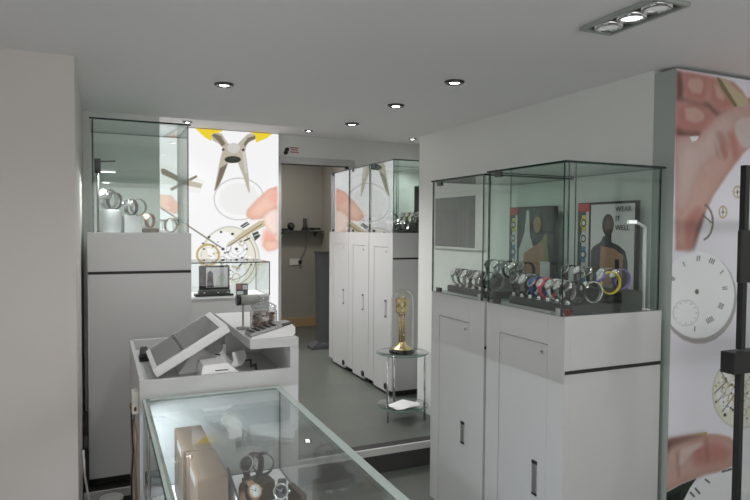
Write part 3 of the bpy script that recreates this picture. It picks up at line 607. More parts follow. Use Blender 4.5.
 (3,'brass',[(1.494,1.043),(1.506,1.032),(1.497,1.028),(1.488,1.036)]),
 (3,'brass',[(1.506,1.032),(1.51,1.018),(1.5,1.019),(1.497,1.028)]),
 (4,'steel_dark',[(1.487,0.9207),(1.508,0.9295),(1.506,0.9357),(1.484,0.9269)]),
 (3,'pale',[(1.202,0.9695),(1.282,1.048),(1.272,1.058),(1.192,0.98)]),
 (3,'pale',[(1.3,1.155),(1.226,1.069),(1.24,1.057),(1.314,1.142)]),
 (4,'steel_dark',[(1.283,0.9848),(1.279,0.9761),(1.27,0.9727),(1.262,0.9765),(1.258,0.9853),(1.262,0.9939),(1.27,0.9974),(1.279,0.9936)]),
 (4,'black',[(1.556,0.9837),(1.552,0.9747),(1.543,0.9711),(1.534,0.975),(1.53,0.9842),(1.534,0.9932),(1.543,0.9968),(1.552,0.9929)]),
 (3,'white',[(1.457,1.084),(1.415,1.147),(1.397,1.134),(1.438,1.072)]),
 (4,'steel_dark',[(1.231,0.9529),(1.205,1.029),(1.199,1.027),(1.224,0.9508)]),
 (3,'brass_pale',[(1.32,0.9568),(1.419,0.9405),(1.422,0.9625),(1.323,0.9787)]),
 (4,'black',[(1.402,1.08),(1.4,1.075),(1.395,1.073),(1.39,1.075),(1.388,1.08),(1.39,1.085),(1.395,1.087),(1.4,1.085)]),
 (4,'black',[(1.261,1.12),(1.258,1.112),(1.25,1.109),(1.242,1.112),(1.239,1.12),(1.243,1.127),(1.25,1.131),(1.258,1.127)]),
 (4,'steel_dark',[(1.225,0.8327),(1.221,0.8239),(1.213,0.8204),(1.204,0.8244),(1.2,0.8334),(1.204,0.8422),(1.213,0.8457),(1.221,0.8417)]),
 (3,'pale_ring',[(1.492,1.029),(1.488,1.011),(1.479,1.016),(1.482,1.03)]),
 (3,'pale_ring',[(1.488,1.011),(1.479,0.9965),(1.472,1.004),(1.479,1.016)]),
 (3,'pale_ring',[(1.479,0.9965),(1.465,0.9886),(1.462,0.9985),(1.472,1.004)]),
 (3,'pale_ring',[(1.465,0.9886),(1.449,0.9889),(1.452,0.9987),(1.462,0.9985)]),
 (3,'pale_ring',[(1.449,0.9889),(1.435,0.9973),(1.442,1.005),(1.452,0.9987)]),
 (3,'pale_ring',[(1.435,0.9973),(1.426,1.012),(1.435,1.016),(1.442,1.005)]),
 (3,'pale_ring',[(1.426,1.012),(1.423,1.03),(1.433,1.03),(1.435,1.016)]),
 (3,'pale_ring',[(1.423,1.03),(1.426,1.049),(1.435,1.044),(1.433,1.03)]),
 (3,'pale_ring',[(1.426,1.049),(1.435,1.063),(1.442,1.055),(1.435,1.044)]),
 (3,'pale_ring',[(1.435,1.063),(1.449,1.071),(1.452,1.061),(1.442,1.055)]),
 (3,'pale_ring',[(1.449,1.071),(1.465,1.071),(1.463,1.061),(1.452,1.061)]),
 (3,'pale_ring',[(1.465,1.071),(1.479,1.063),(1.472,1.055),(1.463,1.061)]),
 (3,'pale_ring',[(1.479,1.063),(1.488,1.048),(1.479,1.044),(1.472,1.055)]),
 (3,'pale_ring',[(1.488,1.048),(1.492,1.029),(1.482,1.03),(1.479,1.044)]),
 (3,'steel_lite',[(1.186,0.9695),(1.251,0.9685),(1.251,0.9824),(1.186,0.9833)]),
 (4,'black',[(1.311,0.8807),(1.308,0.8738),(1.301,0.8711),(1.294,0.8741),(1.292,0.8812),(1.294,0.8881),(1.302,0.8909),(1.308,0.8878)]),
 (4,'steel_dark',[(1.24,0.897),(1.212,0.9569),(1.206,0.9541),(1.234,0.8942)]),
 (3,'white',[(1.491,1.064),(1.49,1.146),(1.472,1.146),(1.473,1.064)]),
 (4,'steel_dark',[(1.485,1.17),(1.459,1.146),(1.464,1.141),(1.49,1.165)]),
 (4,'steel_dark',[(1.154,1.209),(1.158,1.185),(1.164,1.187),(1.16,1.21)]),
 (4,'steel_dark',[(1.274,0.792),(1.344,0.8563),(1.339,0.8613),(1.269,0.797)]),
 (3,'white',[(1.528,1.09),(1.507,1.066),(1.529,1.046),(1.55,1.07)]),
 (4,'steel_dark',[(1.377,1.126),(1.406,1.131),(1.405,1.138),(1.376,1.133)]),
 (3,'brass',[(1.182,0.9145),(1.179,0.901),(1.171,0.9055),(1.172,0.9148)]),
 (3,'brass',[(1.179,0.901),(1.172,0.8903),(1.166,0.8982),(1.171,0.9055)]),
 (3,'brass',[(1.172,0.8903),(1.161,0.8845),(1.159,0.8943),(1.166,0.8982)]),
 (3,'brass',[(1.161,0.8845),(1.149,0.8848),(1.151,0.8944),(1.159,0.8943)]),
 (3,'brass',[(1.149,0.8848),(1.138,0.8911),(1.144,0.8987),(1.151,0.8944)]),
 (3,'brass',[(1.138,0.8911),(1.13,0.9022),(1.139,0.9063),(1.144,0.8987)]),
 (3,'brass',[(1.13,0.9022),(1.128,0.9158),(1.137,0.9155),(1.139,0.9063)]),
 (3,'brass',[(1.128,0.9158),(1.13,0.9292),(1.139,0.9247),(1.137,0.9155)]),
 (3,'brass',[(1.13,0.9292),(1.138,0.9399),(1.144,0.9321),(1.139,0.9247)]),
 (3,'brass',[(1.138,0.9399),(1.149,0.9457),(1.151,0.936),(1.144,0.9321)]),
 (3,'brass',[(1.149,0.9457),(1.161,0.9455),(1.159,0.9359),(1.151,0.936)]),
 (3,'brass',[(1.161,0.9455),(1.172,0.9392),(1.166,0.9316),(1.159,0.9359)]),
 (3,'brass',[(1.172,0.9392),(1.179,0.9282),(1.171,0.9241),(1.166,0.9316)]),
 (3,'brass',[(1.179,0.9282),(1.182,0.9145),(1.172,0.9148),(1.171,0.9241)]),
 (3,'brass',[(1.332,0.8044),(1.328,0.7855),(1.319,0.7901),(1.323,0.8047)]),
 (3,'brass',[(1.328,0.7855),(1.315,0.7706),(1.309,0.7787),(1.319,0.7901)]),
 (3,'brass',[(1.315,0.7706),(1.296,0.7628),(1.294,0.7726),(1.309,0.7787)]),
 (3,'brass',[(1.296,0.7628),(1.276,0.7634),(1.278,0.7731),(1.294,0.7726)]),
 (3,'brass',[(1.276,0.7634),(1.258,0.7724),(1.264,0.78),(1.278,0.7731)]),
 (3,'brass',[(1.258,0.7724),(1.245,0.788),(1.254,0.7921),(1.264,0.78)]),
 (3,'brass',[(1.245,0.788),(1.24,0.8071),(1.25,0.8068),(1.254,0.7921)]),
 (3,'brass',[(1.24,0.8071),(1.245,0.8259),(1.254,0.8213),(1.25,0.8068)]),
 (3,'brass',[(1.245,0.8259),(1.258,0.8407),(1.264,0.8328),(1.254,0.8213)]),
 (3,'brass',[(1.258,0.8407),(1.276,0.8487),(1.278,0.8389),(1.264,0.8328)]),
 (3,'brass',[(1.276,0.8487),(1.297,0.8481),(1.294,0.8385),(1.278,0.8389)]),
 (3,'brass',[(1.297,0.8481),(1.315,0.8392),(1.309,0.8315),(1.294,0.8385)]),
 (3,'brass',[(1.315,0.8392),(1.328,0.8236),(1.319,0.8195),(1.309,0.8315)]),
 (3,'brass',[(1.328,0.8236),(1.332,0.8044),(1.323,0.8047),(1.319,0.8195)]),
 (3,'brass_pale',[(1.363,0.7578),(1.427,0.7432),(1.432,0.7718),(1.369,0.7863)]),
 (4,'black',[(1.085,0.9266),(1.083,0.9193),(1.075,0.9165),(1.068,0.9196),(1.065,0.927),(1.068,0.9342),(1.075,0.9371),(1.083,0.9339)]),
 (4,'steel_dark',[(1.123,1.179),(1.121,1.174),(1.116,1.172),(1.111,1.174),(1.109,1.179),(1.111,1.185),(1.116,1.187),(1.121,1.184)]),
 (4,'steel_dark',[(1.506,1.161),(1.502,1.152),(1.492,1.148),(1.483,1.152),(1.479,1.161),(1.483,1.171),(1.492,1.175),(1.502,1.171)]),
 (3,'steel',[(1.258,1.041),(1.254,1.019),(1.246,1.024),(1.248,1.041)]),
 (3,'steel',[(1.254,1.019),(1.246,1.002),(1.239,1.01),(1.246,1.024)]),
 (3,'steel',[(1.246,1.002),(1.232,0.9925),(1.23,1.002),(1.239,1.01)]),
 (3,'steel',[(1.232,0.9925),(1.218,0.9927),(1.22,1.002),(1.23,1.002)]),
 (3,'steel',[(1.218,0.9927),(1.205,1.003),(1.211,1.01),(1.22,1.002)]),
 (3,'steel',[(1.205,1.003),(1.196,1.02),(1.205,1.024),(1.211,1.01)]),
 (3,'steel',[(1.196,1.02),(1.193,1.042),(1.203,1.042),(1.205,1.024)]),
 (3,'steel',[(1.193,1.042),(1.196,1.063),(1.205,1.059),(1.203,1.042)]),
 (3,'steel',[(1.196,1.063),(1.205,1.081),(1.211,1.073),(1.205,1.059)]),
 (3,'steel',[(1.205,1.081),(1.218,1.09),(1.22,1.08),(1.211,1.073)]),
 (3,'steel',[(1.218,1.09),(1.233,1.09),(1.23,1.08),(1.22,1.08)]),
 (3,'steel',[(1.233,1.09),(1.246,1.08),(1.24,1.072),(1.23,1.08)]),
 (3,'steel',[(1.246,1.08),(1.255,1.063),(1.246,1.058),(1.24,1.072)]),
 (3,'steel',[(1.255,1.063),(1.258,1.041),(1.248,1.041),(1.246,1.058)]),
 (4,'steel_dark',[(1.12,0.8746),(1.117,0.8673),(1.11,0.8644),(1.102,0.8676),(1.099,0.8751),(1.102,0.8825),(1.11,0.8854),(1.117,0.8821)]),
 (3,'white',[(1.387,1.155),(1.413,1.066),(1.438,1.073),(1.412,1.162)]),
 (4,'black',[(1.068,0.9877),(1.066,0.9811),(1.059,0.9785),(1.053,0.9813),(1.05,0.988),(1.053,0.9946),(1.059,0.9973),(1.066,0.9944)]),
 (4,'steel_dark',[(1.277,1.125),(1.275,1.119),(1.268,1.117),(1.262,1.119),(1.26,1.125),(1.262,1.131),(1.269,1.134),(1.275,1.131)]),
 (4,'steel_dark',[(1.554,1.006),(1.552,1.001),(1.547,0.9988),(1.541,1.001),(1.539,1.007),(1.541,1.012),(1.547,1.014),(1.552,1.012)]),
 (3,'white',[(1.324,1.105),(1.328,1.123),(1.309,1.127),(1.305,1.109)]),
 (4,'steel_dark',[(1.349,0.9015),(1.272,0.9726),(1.268,0.9678),(1.344,0.8967)]),
 (4,'steel_dark',[(1.068,1.089),(1.111,1.078),(1.112,1.085),(1.07,1.096)]),
]
ART_SIDE = [
 (1,'skin',[(2.243,2.085),(2.393,2.082),(2.534,2.082),(2.614,2.073),(2.67,2.042),(2.705,2.01),(2.796,2.022),(3.014,2.038),(3.023,1.839),(2.736,1.788),(2.682,1.748),(2.585,1.649),(2.503,1.561),(2.448,1.475),(2.406,1.386),(2.365,1.312),(2.269,1.312)]),
 (2,'skin_red',[(2.289,2.079),(2.377,2.081),(2.457,2.078),(2.451,2.034),(2.443,1.971),(2.416,1.959),(2.361,1.956),(2.299,1.976)]),
 (2,'skin_red',[(2.46,2.073),(2.51,2.064),(2.585,2.018),(2.646,1.967),(2.587,1.949),(2.523,1.924),(2.458,1.962),(2.452,2.01)]),
 (3,'skin',[(2.323,2.063),(2.398,2.071),(2.426,2.046),(2.407,1.996),(2.346,1.995),(2.311,2.025)]),
 (3,'skin',[(2.475,2.06),(2.511,2.054),(2.571,2.002),(2.55,1.976),(2.499,1.99)]),
 (3,'skin_dark',[(2.255,2.087),(2.275,2.084),(2.294,2.023),(2.292,1.976),(2.266,1.959),(2.252,1.953)]),
 (3,'skin_dark',[(2.279,1.977),(2.333,1.964),(2.395,1.956),(2.45,1.969),(2.523,1.924),(2.502,1.919),(2.437,1.948),(2.375,1.946),(2.306,1.958),(2.266,1.957)]),
 (2,'skin_red',[(2.253,1.917),(2.267,1.946),(2.334,1.949),(2.423,1.952),(2.502,1.918),(2.489,1.893),(2.407,1.817),(2.257,1.804)]),
 (3,'skin',[(2.3,1.935),(2.375,1.941),(2.431,1.922),(2.432,1.884),(2.371,1.865),(2.309,1.879)]),
 (3,'skin_dark',[(2.255,1.847),(2.304,1.831),(2.406,1.834),(2.417,1.818),(2.366,1.812),(2.257,1.804)]),
 (3,'skin_dark',[(2.466,1.935),(2.53,1.925),(2.588,1.942),(2.531,1.916),(2.502,1.913)]),
 (3,'skin_pale',[(2.407,1.817),(2.454,1.856),(2.516,1.91),(2.602,1.946),(2.675,1.972),(2.72,1.986),(3.013,2.012),(3.017,1.934),(2.723,1.926),(2.648,1.915),(2.62,1.869),(2.578,1.816),(2.523,1.744),(2.44,1.691),(2.386,1.621),(2.343,1.495),(2.27,1.446),(2.257,1.804),(2.339,1.808),(2.36,1.788),(2.387,1.794)]),
 (4,'white',[(2.339,1.81),(2.397,1.815),(2.384,1.796),(2.356,1.787)]),
 (4,'skin_red',[(2.512,1.851),(2.533,1.847),(2.564,1.801),(2.596,1.738),(2.56,1.712),(2.543,1.775)]),
 (4,'skin_red',[(2.577,1.841),(2.621,1.854),(2.653,1.801),(2.67,1.742),(2.627,1.71),(2.601,1.783)]),
 (5,'skin_dark',[(2.502,1.84),(2.556,1.745),(2.562,1.747),(2.508,1.842)]),
 (5,'skin_dark',[(2.538,1.847),(2.592,1.767),(2.597,1.769),(2.543,1.849)]),
 (5,'skin_dark',[(2.489,1.81),(2.528,1.724),(2.534,1.726),(2.494,1.811)]),
 (5,'nail',[(2.63,1.892),(2.678,1.918),(2.769,1.93),(2.959,1.93),(2.883,1.836),(2.775,1.794),(2.691,1.781),(2.652,1.816),(2.629,1.859)]),
 (4,'olive',[(2.499,2.082),(2.524,2.08),(2.646,1.967),(2.624,1.962),(2.533,2.037)]),
 (4,'brass_pale',[(2.524,2.08),(2.56,2.079),(2.658,2.03),(2.712,2),(2.706,1.97),(2.646,1.967)]),
 (3,'skin_red',[(2.317,1.438),(2.365,1.491),(2.427,1.514),(2.417,1.431),(2.371,1.316),(2.334,1.312)]),
 (4,'skin_dark',[(2.371,1.316),(2.399,1.413),(2.435,1.484),(2.454,1.48),(2.413,1.386),(2.384,1.311)]),
 (1,'steel_dark',[(2.447,1.521),(2.453,1.519),(2.449,1.51),(2.443,1.511)]),
 (1,'steel_dark',[(2.453,1.519),(2.46,1.516),(2.454,1.507),(2.449,1.51)]),
 (1,'steel_dark',[(2.46,1.516),(2.466,1.512),(2.459,1.504),(2.454,1.507)]),
 (1,'steel_dark',[(2.466,1.512),(2.472,1.508),(2.464,1.5),(2.459,1.504)]),
 (1,'steel_dark',[(2.472,1.508),(2.478,1.504),(2.469,1.496),(2.464,1.5)]),
 (1,'steel_dark',[(2.478,1.504),(2.483,1.499),(2.473,1.492),(2.469,1.496)]),
 (1,'steel_dark',[(2.483,1.499),(2.488,1.493),(2.477,1.487),(2.473,1.492)]),
 (1,'steel_dark',[(2.488,1.493),(2.492,1.487),(2.481,1.481),(2.477,1.487)]),
 (1,'steel_dark',[(2.492,1.487),(2.496,1.481),(2.484,1.476),(2.481,1.481)]),
 (1,'steel_dark',[(2.496,1.481),(2.499,1.474),(2.487,1.47),(2.484,1.476)]),
 (1,'steel_dark',[(2.499,1.474),(2.502,1.467),(2.489,1.463),(2.487,1.47)]),
 (1,'steel_dark',[(2.502,1.467),(2.505,1.459),(2.491,1.457),(2.489,1.463)]),
 (1,'steel_dark',[(2.505,1.459),(2.506,1.452),(2.492,1.45),(2.491,1.457)]),
 (1,'steel_dark',[(2.506,1.452),(2.507,1.444),(2.493,1.444),(2.492,1.45)]),
 (1,'steel_dark',[(2.507,1.444),(2.507,1.437),(2.493,1.437),(2.493,1.444)]),
 (1,'steel_dark',[(2.507,1.437),(2.507,1.429),(2.493,1.43),(2.493,1.437)]),
 (1,'steel_dark',[(2.507,1.429),(2.506,1.421),(2.492,1.423),(2.493,1.43)]),
 (1,'steel_dark',[(2.506,1.421),(2.504,1.414),(2.491,1.417),(2.492,1.423)]),
 (1,'steel_dark',[(2.504,1.414),(2.502,1.407),(2.489,1.411),(2.491,1.417)]),
 (1,'steel_dark',[(2.502,1.407),(2.499,1.4),(2.487,1.405),(2.489,1.411)]),
 (1,'steel_dark',[(2.499,1.4),(2.496,1.393),(2.484,1.399),(2.487,1.405)]),
 (1,'steel_dark',[(2.496,1.393),(2.492,1.387),(2.481,1.393),(2.484,1.399)]),
 (1,'steel_dark',[(2.492,1.387),(2.488,1.381),(2.477,1.388),(2.481,1.393)]),
 (1,'steel_dark',[(2.488,1.381),(2.483,1.376),(2.473,1.383),(2.477,1.388)]),
 (1,'steel_dark',[(2.483,1.376),(2.478,1.371),(2.469,1.379),(2.473,1.383)]),
 (1,'steel_dark',[(2.478,1.371),(2.472,1.367),(2.464,1.375),(2.469,1.379)]),
 (1,'steel_dark',[(2.472,1.367),(2.466,1.363),(2.459,1.372),(2.464,1.375)]),
 (1,'steel_dark',[(2.466,1.363),(2.459,1.361),(2.454,1.37),(2.459,1.372)]),
 (1,'steel_dark',[(2.459,1.361),(2.453,1.358),(2.449,1.368),(2.454,1.37)]),
 (1,'steel_dark',[(2.453,1.358),(2.446,1.357),(2.443,1.366),(2.449,1.368)]),
 (1,'steel_dark',[(2.432,1.468),(2.491,1.433),(2.498,1.438),(2.438,1.473)]),
 (2,'brass',[(2.594,1.486),(2.593,1.476),(2.584,1.478),(2.585,1.486)]),
 (2,'brass',[(2.593,1.476),(2.588,1.468),(2.581,1.471),(2.584,1.478)]),
 (2,'brass',[(2.588,1.468),(2.58,1.461),(2.576,1.466),(2.581,1.471)]),
 (2,'brass',[(2.58,1.461),(2.571,1.457),(2.569,1.463),(2.576,1.466)]),
 (2,'brass',[(2.571,1.457),(2.561,1.457),(2.562,1.463),(2.569,1.463)]),
 (2,'brass',[(2.561,1.457),(2.551,1.46),(2.555,1.466),(2.562,1.463)]),
 (2,'brass',[(2.551,1.46),(2.543,1.467),(2.549,1.471),(2.555,1.466)]),
 (2,'brass',[(2.543,1.467),(2.538,1.476),(2.546,1.478),(2.549,1.471)]),
 (2,'brass',[(2.538,1.476),(2.535,1.486),(2.544,1.486),(2.546,1.478)]),
 (2,'brass',[(2.535,1.486),(2.537,1.496),(2.545,1.494),(2.544,1.486)]),
 (2,'brass',[(2.537,1.496),(2.542,1.504),(2.548,1.501),(2.545,1.494)]),
 (2,'brass',[(2.542,1.504),(2.549,1.511),(2.554,1.506),(2.548,1.501)]),
 (2,'brass',[(2.549,1.511),(2.558,1.515),(2.56,1.509),(2.554,1.506)]),
 (2,'brass',[(2.558,1.515),(2.569,1.515),(2.567,1.509),(2.56,1.509)]),
 (2,'brass',[(2.569,1.515),(2.578,1.512),(2.574,1.506),(2.567,1.509)]),
 (2,'brass',[(2.578,1.512),(2.586,1.505),(2.58,1.501),(2.574,1.506)]),
 (2,'brass',[(2.586,1.505),(2.592,1.496),(2.584,1.494),(2.58,1.501)]),
 (2,'brass',[(2.592,1.496),(2.594,1.486),(2.585,1.486),(2.584,1.494)]),
 (2,'brass_dark',[(2.542,1.484),(2.588,1.485),(2.588,1.488),(2.542,1.487)]),
 (2,'brass_dark',[(2.561,1.508),(2.563,1.463),(2.568,1.464),(2.566,1.508)]),
 (2,'brass_dark',[(2.572,1.486),(2.571,1.482),(2.567,1.48),(2.563,1.48),(2.559,1.482),(2.557,1.486),(2.559,1.49),(2.562,1.492),(2.567,1.492),(2.57,1.49)]),
 (2,'brass',[(2.689,1.58),(2.687,1.57),(2.679,1.571),(2.68,1.579)]),
 (2,'brass',[(2.687,1.57),(2.682,1.56),(2.675,1.564),(2.679,1.571)]),
 (2,'brass',[(2.682,1.56),(2.675,1.554),(2.67,1.559),(2.675,1.564)]),
 (2,'brass',[(2.675,1.554),(2.665,1.55),(2.663,1.556),(2.67,1.559)]),
 (2,'brass',[(2.665,1.55),(2.654,1.55),(2.656,1.556),(2.663,1.556)]),
 (2,'brass',[(2.654,1.55),(2.644,1.553),(2.649,1.558),(2.656,1.556)]),
 (2,'brass',[(2.644,1.553),(2.636,1.559),(2.643,1.563),(2.649,1.558)]),
 (2,'brass',[(2.636,1.559),(2.631,1.568),(2.639,1.57),(2.643,1.563)]),
 (2,'brass',[(2.631,1.568),(2.628,1.578),(2.637,1.578),(2.639,1.57)]),
 (2,'brass',[(2.628,1.578),(2.63,1.588),(2.638,1.586),(2.637,1.578)]),
 (2,'brass',[(2.63,1.588),(2.635,1.597),(2.642,1.594),(2.638,1.586)]),
 (2,'brass',[(2.635,1.597),(2.642,1.604),(2.647,1.599),(2.642,1.594)]),
 (2,'brass',[(2.642,1.604),(2.652,1.608),(2.654,1.602),(2.647,1.599)]),
 (2,'brass',[(2.652,1.608),(2.662,1.608),(2.661,1.602),(2.654,1.602)]),
 (2,'brass',[(2.662,1.608),(2.672,1.605),(2.668,1.6),(2.661,1.602)]),
 (2,'brass',[(2.672,1.605),(2.681,1.599),(2.674,1.595),(2.668,1.6)]),
 (2,'brass',[(2.681,1.599),(2.686,1.59),(2.678,1.588),(2.674,1.595)]),
 (2,'brass',[(2.686,1.59),(2.689,1.58),(2.68,1.579),(2.678,1.588)]),
 (2,'brass_dark',[(2.635,1.577),(2.682,1.578),(2.682,1.581),(2.635,1.58)]),
 (2,'brass_dark',[(2.655,1.602),(2.657,1.556),(2.662,1.556),(2.66,1.602)]),
 (2,'brass_dark',[(2.666,1.579),(2.665,1.575),(2.661,1.573),(2.656,1.573),(2.652,1.575),(2.651,1.579),(2.652,1.582),(2.656,1.585),(2.66,1.585),(2.664,1.583)]),
 (1,'dial_edge',[(2.675,1.092),(2.667,1.032),(2.639,0.979),(2.592,0.9362),(2.533,0.9078),(2.466,0.8958),(2.396,0.9007),(2.33,0.9216),(2.273,0.9565),(2.229,1.002),(2.2,1.055),(2.189,1.111),(2.196,1.167),(2.222,1.218),(2.263,1.259),(2.317,1.289),(2.382,1.305),(2.45,1.304),(2.518,1.287),(2.58,1.254),(2.629,1.208),(2.662,1.152)]),
 (2,'dial',[(2.657,1.107),(2.656,1.075),(2.648,1.045),(2.634,1.017),(2.615,0.9909),(2.591,0.9685),(2.562,0.9499),(2.53,0.9356),(2.496,0.926),(2.46,0.9212),(2.424,0.9213),(2.387,0.9261),(2.352,0.9355),(2.318,0.9492),(2.288,0.9668),(2.26,0.9878),(2.237,1.012),(2.218,1.038),(2.204,1.066),(2.195,1.095),(2.192,1.124),(2.193,1.153),(2.2,1.182),(2.213,1.209),(2.23,1.233),(2.251,1.255),(2.277,1.274),(2.307,1.289),(2.339,1.3),(2.373,1.307),(2.409,1.309),(2.446,1.306),(2.482,1.299),(2.517,1.287),(2.55,1.27),(2.579,1.25),(2.605,1.226),(2.627,1.198),(2.643,1.169),(2.653,1.138)]),
 (3,'dial_edge',[(2.426,1.035),(2.423,1.02),(2.42,1.021),(2.422,1.035)]),
 (3,'dial_edge',[(2.423,1.02),(2.416,1.007),(2.413,1.008),(2.42,1.021)]),
 (3,'dial_edge',[(2.416,1.007),(2.403,0.9954),(2.401,0.9971),(2.413,1.008)]),
 (3,'dial_edge',[(2.403,0.9954),(2.386,0.9871),(2.385,0.9892),(2.401,0.9971)]),
 (3,'dial_edge',[(2.386,0.9871),(2.367,0.9825),(2.366,0.9847),(2.385,0.9892)]),
 (3,'dial_edge',[(2.367,0.9825),(2.346,0.9818),(2.345,0.984),(2.366,0.9847)]),
 (3,'dial_edge',[(2.346,0.9818),(2.325,0.985),(2.325,0.987),(2.345,0.984)]),
 (3,'dial_edge',[(2.325,0.985),(2.305,0.9918),(2.306,0.9936),(2.325,0.987)]),
 (3,'dial_edge',[(2.305,0.9918),(2.288,1.002),(2.29,1.003),(2.306,0.9936)]),
 (3,'dial_edge',[(2.288,1.002),(2.275,1.014),(2.278,1.015),(2.29,1.003)]),
 (3,'dial_edge',[(2.275,1.014),(2.267,1.028),(2.27,1.029),(2.278,1.015)]),
 (3,'dial_edge',[(2.267,1.028),(2.263,1.043),(2.267,1.043),(2.27,1.029)]),
 (3,'dial_edge',[(2.263,1.043),(2.266,1.058),(2.269,1.057),(2.267,1.043)]),
 (3,'dial_edge',[(2.266,1.058),(2.273,1.071),(2.276,1.07),(2.269,1.057)]),
 (3,'dial_edge',[(2.273,1.071),(2.285,1.082),(2.288,1.081),(2.276,1.07)]),
 (3,'dial_edge',[(2.285,1.082),(2.301,1.091),(2.303,1.089),(2.288,1.081)]),
 (3,'dial_edge',[(2.301,1.091),(2.321,1.096),(2.322,1.093),(2.303,1.089)]),
 (3,'dial_edge',[(2.321,1.096),(2.341,1.097),(2.342,1.094),(2.322,1.093)]),
 (3,'dial_edge',[(2.341,1.097),(2.363,1.094),(2.362,1.092),(2.342,1.094)]),
 (3,'dial_edge',[(2.363,1.094),(2.383,1.087),(2.381,1.085),(2.362,1.092)]),
 (3,'dial_edge',[(2.383,1.087),(2.4,1.077),(2.398,1.076),(2.381,1.085)]),
 (3,'dial_edge',[(2.4,1.077),(2.413,1.065),(2.411,1.064),(2.398,1.076)]),
 (3,'dial_edge',[(2.413,1.065),(2.422,1.05),(2.419,1.05),(2.411,1.064)]),
 (3,'dial_edge',[(2.422,1.05),(2.426,1.035),(2.422,1.035),(2.419,1.05)]),
 (3,'steel_dark',[(2.423,1.13),(2.422,1.125),(2.418,1.121),(2.413,1.119),(2.407,1.12),(2.401,1.122),(2.398,1.126),(2.396,1.131),(2.397,1.136),(2.401,1.14),(2.406,1.142),(2.412,1.142),(2.417,1.139),(2.421,1.135)]),
 (3,'black',[(2.314,1.265),(2.328,1.244),(2.333,1.246),(2.319,1.266)]),
 (3,'black',[(2.405,1.29),(2.403,1.267),(2.409,1.267),(2.411,1.29)]),
 (3,'black',[(2.418,1.289),(2.416,1.266),(2.422,1.266),(2.424,1.289)]),
 (3,'black',[(2.493,1.281),(2.479,1.26),(2.485,1.258),(2.499,1.279)]),
 (3,'black',[(2.505,1.277),(2.491,1.256),(2.497,1.254),(2.511,1.275)]),
 (3,'black',[(2.517,1.273),(2.503,1.252),(2.509,1.25),(2.523,1.271)]),
 (3,'black',[(2.578,1.224),(2.554,1.208),(2.559,1.205),(2.583,1.221)]),
 (3,'black',[(2.608,1.148),(2.573,1.147),(2.574,1.143),(2.609,1.144)]),
 (3,'black',[(2.61,1.139),(2.575,1.138),(2.575,1.134),(2.61,1.135)]),
 (3,'black',[(2.591,1.064),(2.559,1.076),(2.556,1.072),(2.588,1.06)]),
 (3,'black',[(2.586,1.056),(2.554,1.068),(2.551,1.064),(2.583,1.052)]),
 (3,'black',[(2.58,1.048),(2.548,1.06),(2.546,1.056),(2.578,1.044)]),
 (3,'black',[(2.526,0.9961),(2.509,1.017),(2.503,1.016),(2.521,0.9941)]),
 (3,'black',[(2.515,0.9922),(2.498,1.014),(2.492,1.012),(2.51,0.9902)]),
 (3,'black',[(2.504,0.9883),(2.486,1.01),(2.481,1.008),(2.498,0.9863)]),
 (3,'black',[(2.493,0.9844),(2.475,1.006),(2.47,1.004),(2.487,0.9825)]),
 (3,'black',[(2.406,0.9532),(2.405,0.9765),(2.399,0.9768),(2.4,0.9536)]),
 (3,'black',[(2.237,1.194),(2.265,1.182),(2.268,1.186),(2.24,1.198)]),
 (3,'black',[(2.243,1.201),(2.271,1.189),(2.274,1.193),(2.246,1.205)]),
 (3,'black',[(2.413,1.036),(2.411,1.034),(2.408,1.034),(2.407,1.036),(2.408,1.038),(2.411,1.038)]),
 (3,'black',[(2.405,1.013),(2.403,1.011),(2.4,1.011),(2.399,1.013),(2.4,1.015),(2.403,1.015)]),
 (3,'black',[(2.381,0.9971),(2.379,0.9954),(2.377,0.9956),(2.375,0.9974),(2.376,0.999),(2.379,0.9989)]),
 (3,'black',[(2.348,0.9927),(2.347,0.991),(2.344,0.9912),(2.342,0.993),(2.344,0.9946),(2.346,0.9945)]),
 (3,'black',[(2.315,1.001),(2.314,0.9991),(2.311,0.9993),(2.31,1.001),(2.311,1.003),(2.314,1.002)]),
 (3,'black',[(2.291,1.019),(2.289,1.017),(2.287,1.017),(2.285,1.019),(2.287,1.021),(2.289,1.021)]),
 (3,'black',[(2.281,1.042),(2.28,1.041),(2.277,1.041),(2.276,1.043),(2.277,1.044),(2.28,1.044)]),
 (3,'black',[(2.289,1.065),(2.288,1.063),(2.285,1.063),(2.284,1.065),(2.285,1.067),(2.288,1.067)]),
 (3,'black',[(2.312,1.081),(2.311,1.079),(2.308,1.079),(2.307,1.081),(2.308,1.083),(2.311,1.083)]),
 (3,'black',[(2.345,1.085),(2.343,1.084),(2.341,1.084),(2.339,1.086),(2.341,1.087),(2.343,1.087)]),
 (3,'black',[(2.378,1.078),(2.377,1.076),(2.374,1.076),(2.372,1.078),(2.373,1.08),(2.376,1.08)]),
 (3,'black',[(2.403,1.06),(2.401,1.058),(2.399,1.058),(2.397,1.06),(2.398,1.062),(2.401,1.062)]),
 (1,'cream',[(2.931,0.6237),(2.924,0.5752),(2.901,0.5327),(2.863,0.4999),(2.814,0.4794),(2.758,0.4728),(2.7,0.4802),(2.644,0.5008),(2.596,0.5326),(2.558,0.573),(2.533,0.6186),(2.524,0.6661),(2.53,0.7118),(2.551,0.7525),(2.586,0.785),(2.632,0.8067),(2.686,0.8158),(2.743,0.8111),(2.8,0.7929),(2.851,0.7622),(2.893,0.7215),(2.92,0.6739)]),
 (2,'pale_ring',[(2.931,0.6237),(2.928,0.5877),(2.919,0.5899),(2.922,0.6246)]),
 (2,'pale_ring',[(2.928,0.5877),(2.916,0.5544),(2.907,0.5577),(2.919,0.5899)]),
 (2,'pale_ring',[(2.916,0.5544),(2.894,0.5253),(2.887,0.5295),(2.907,0.5577)]),
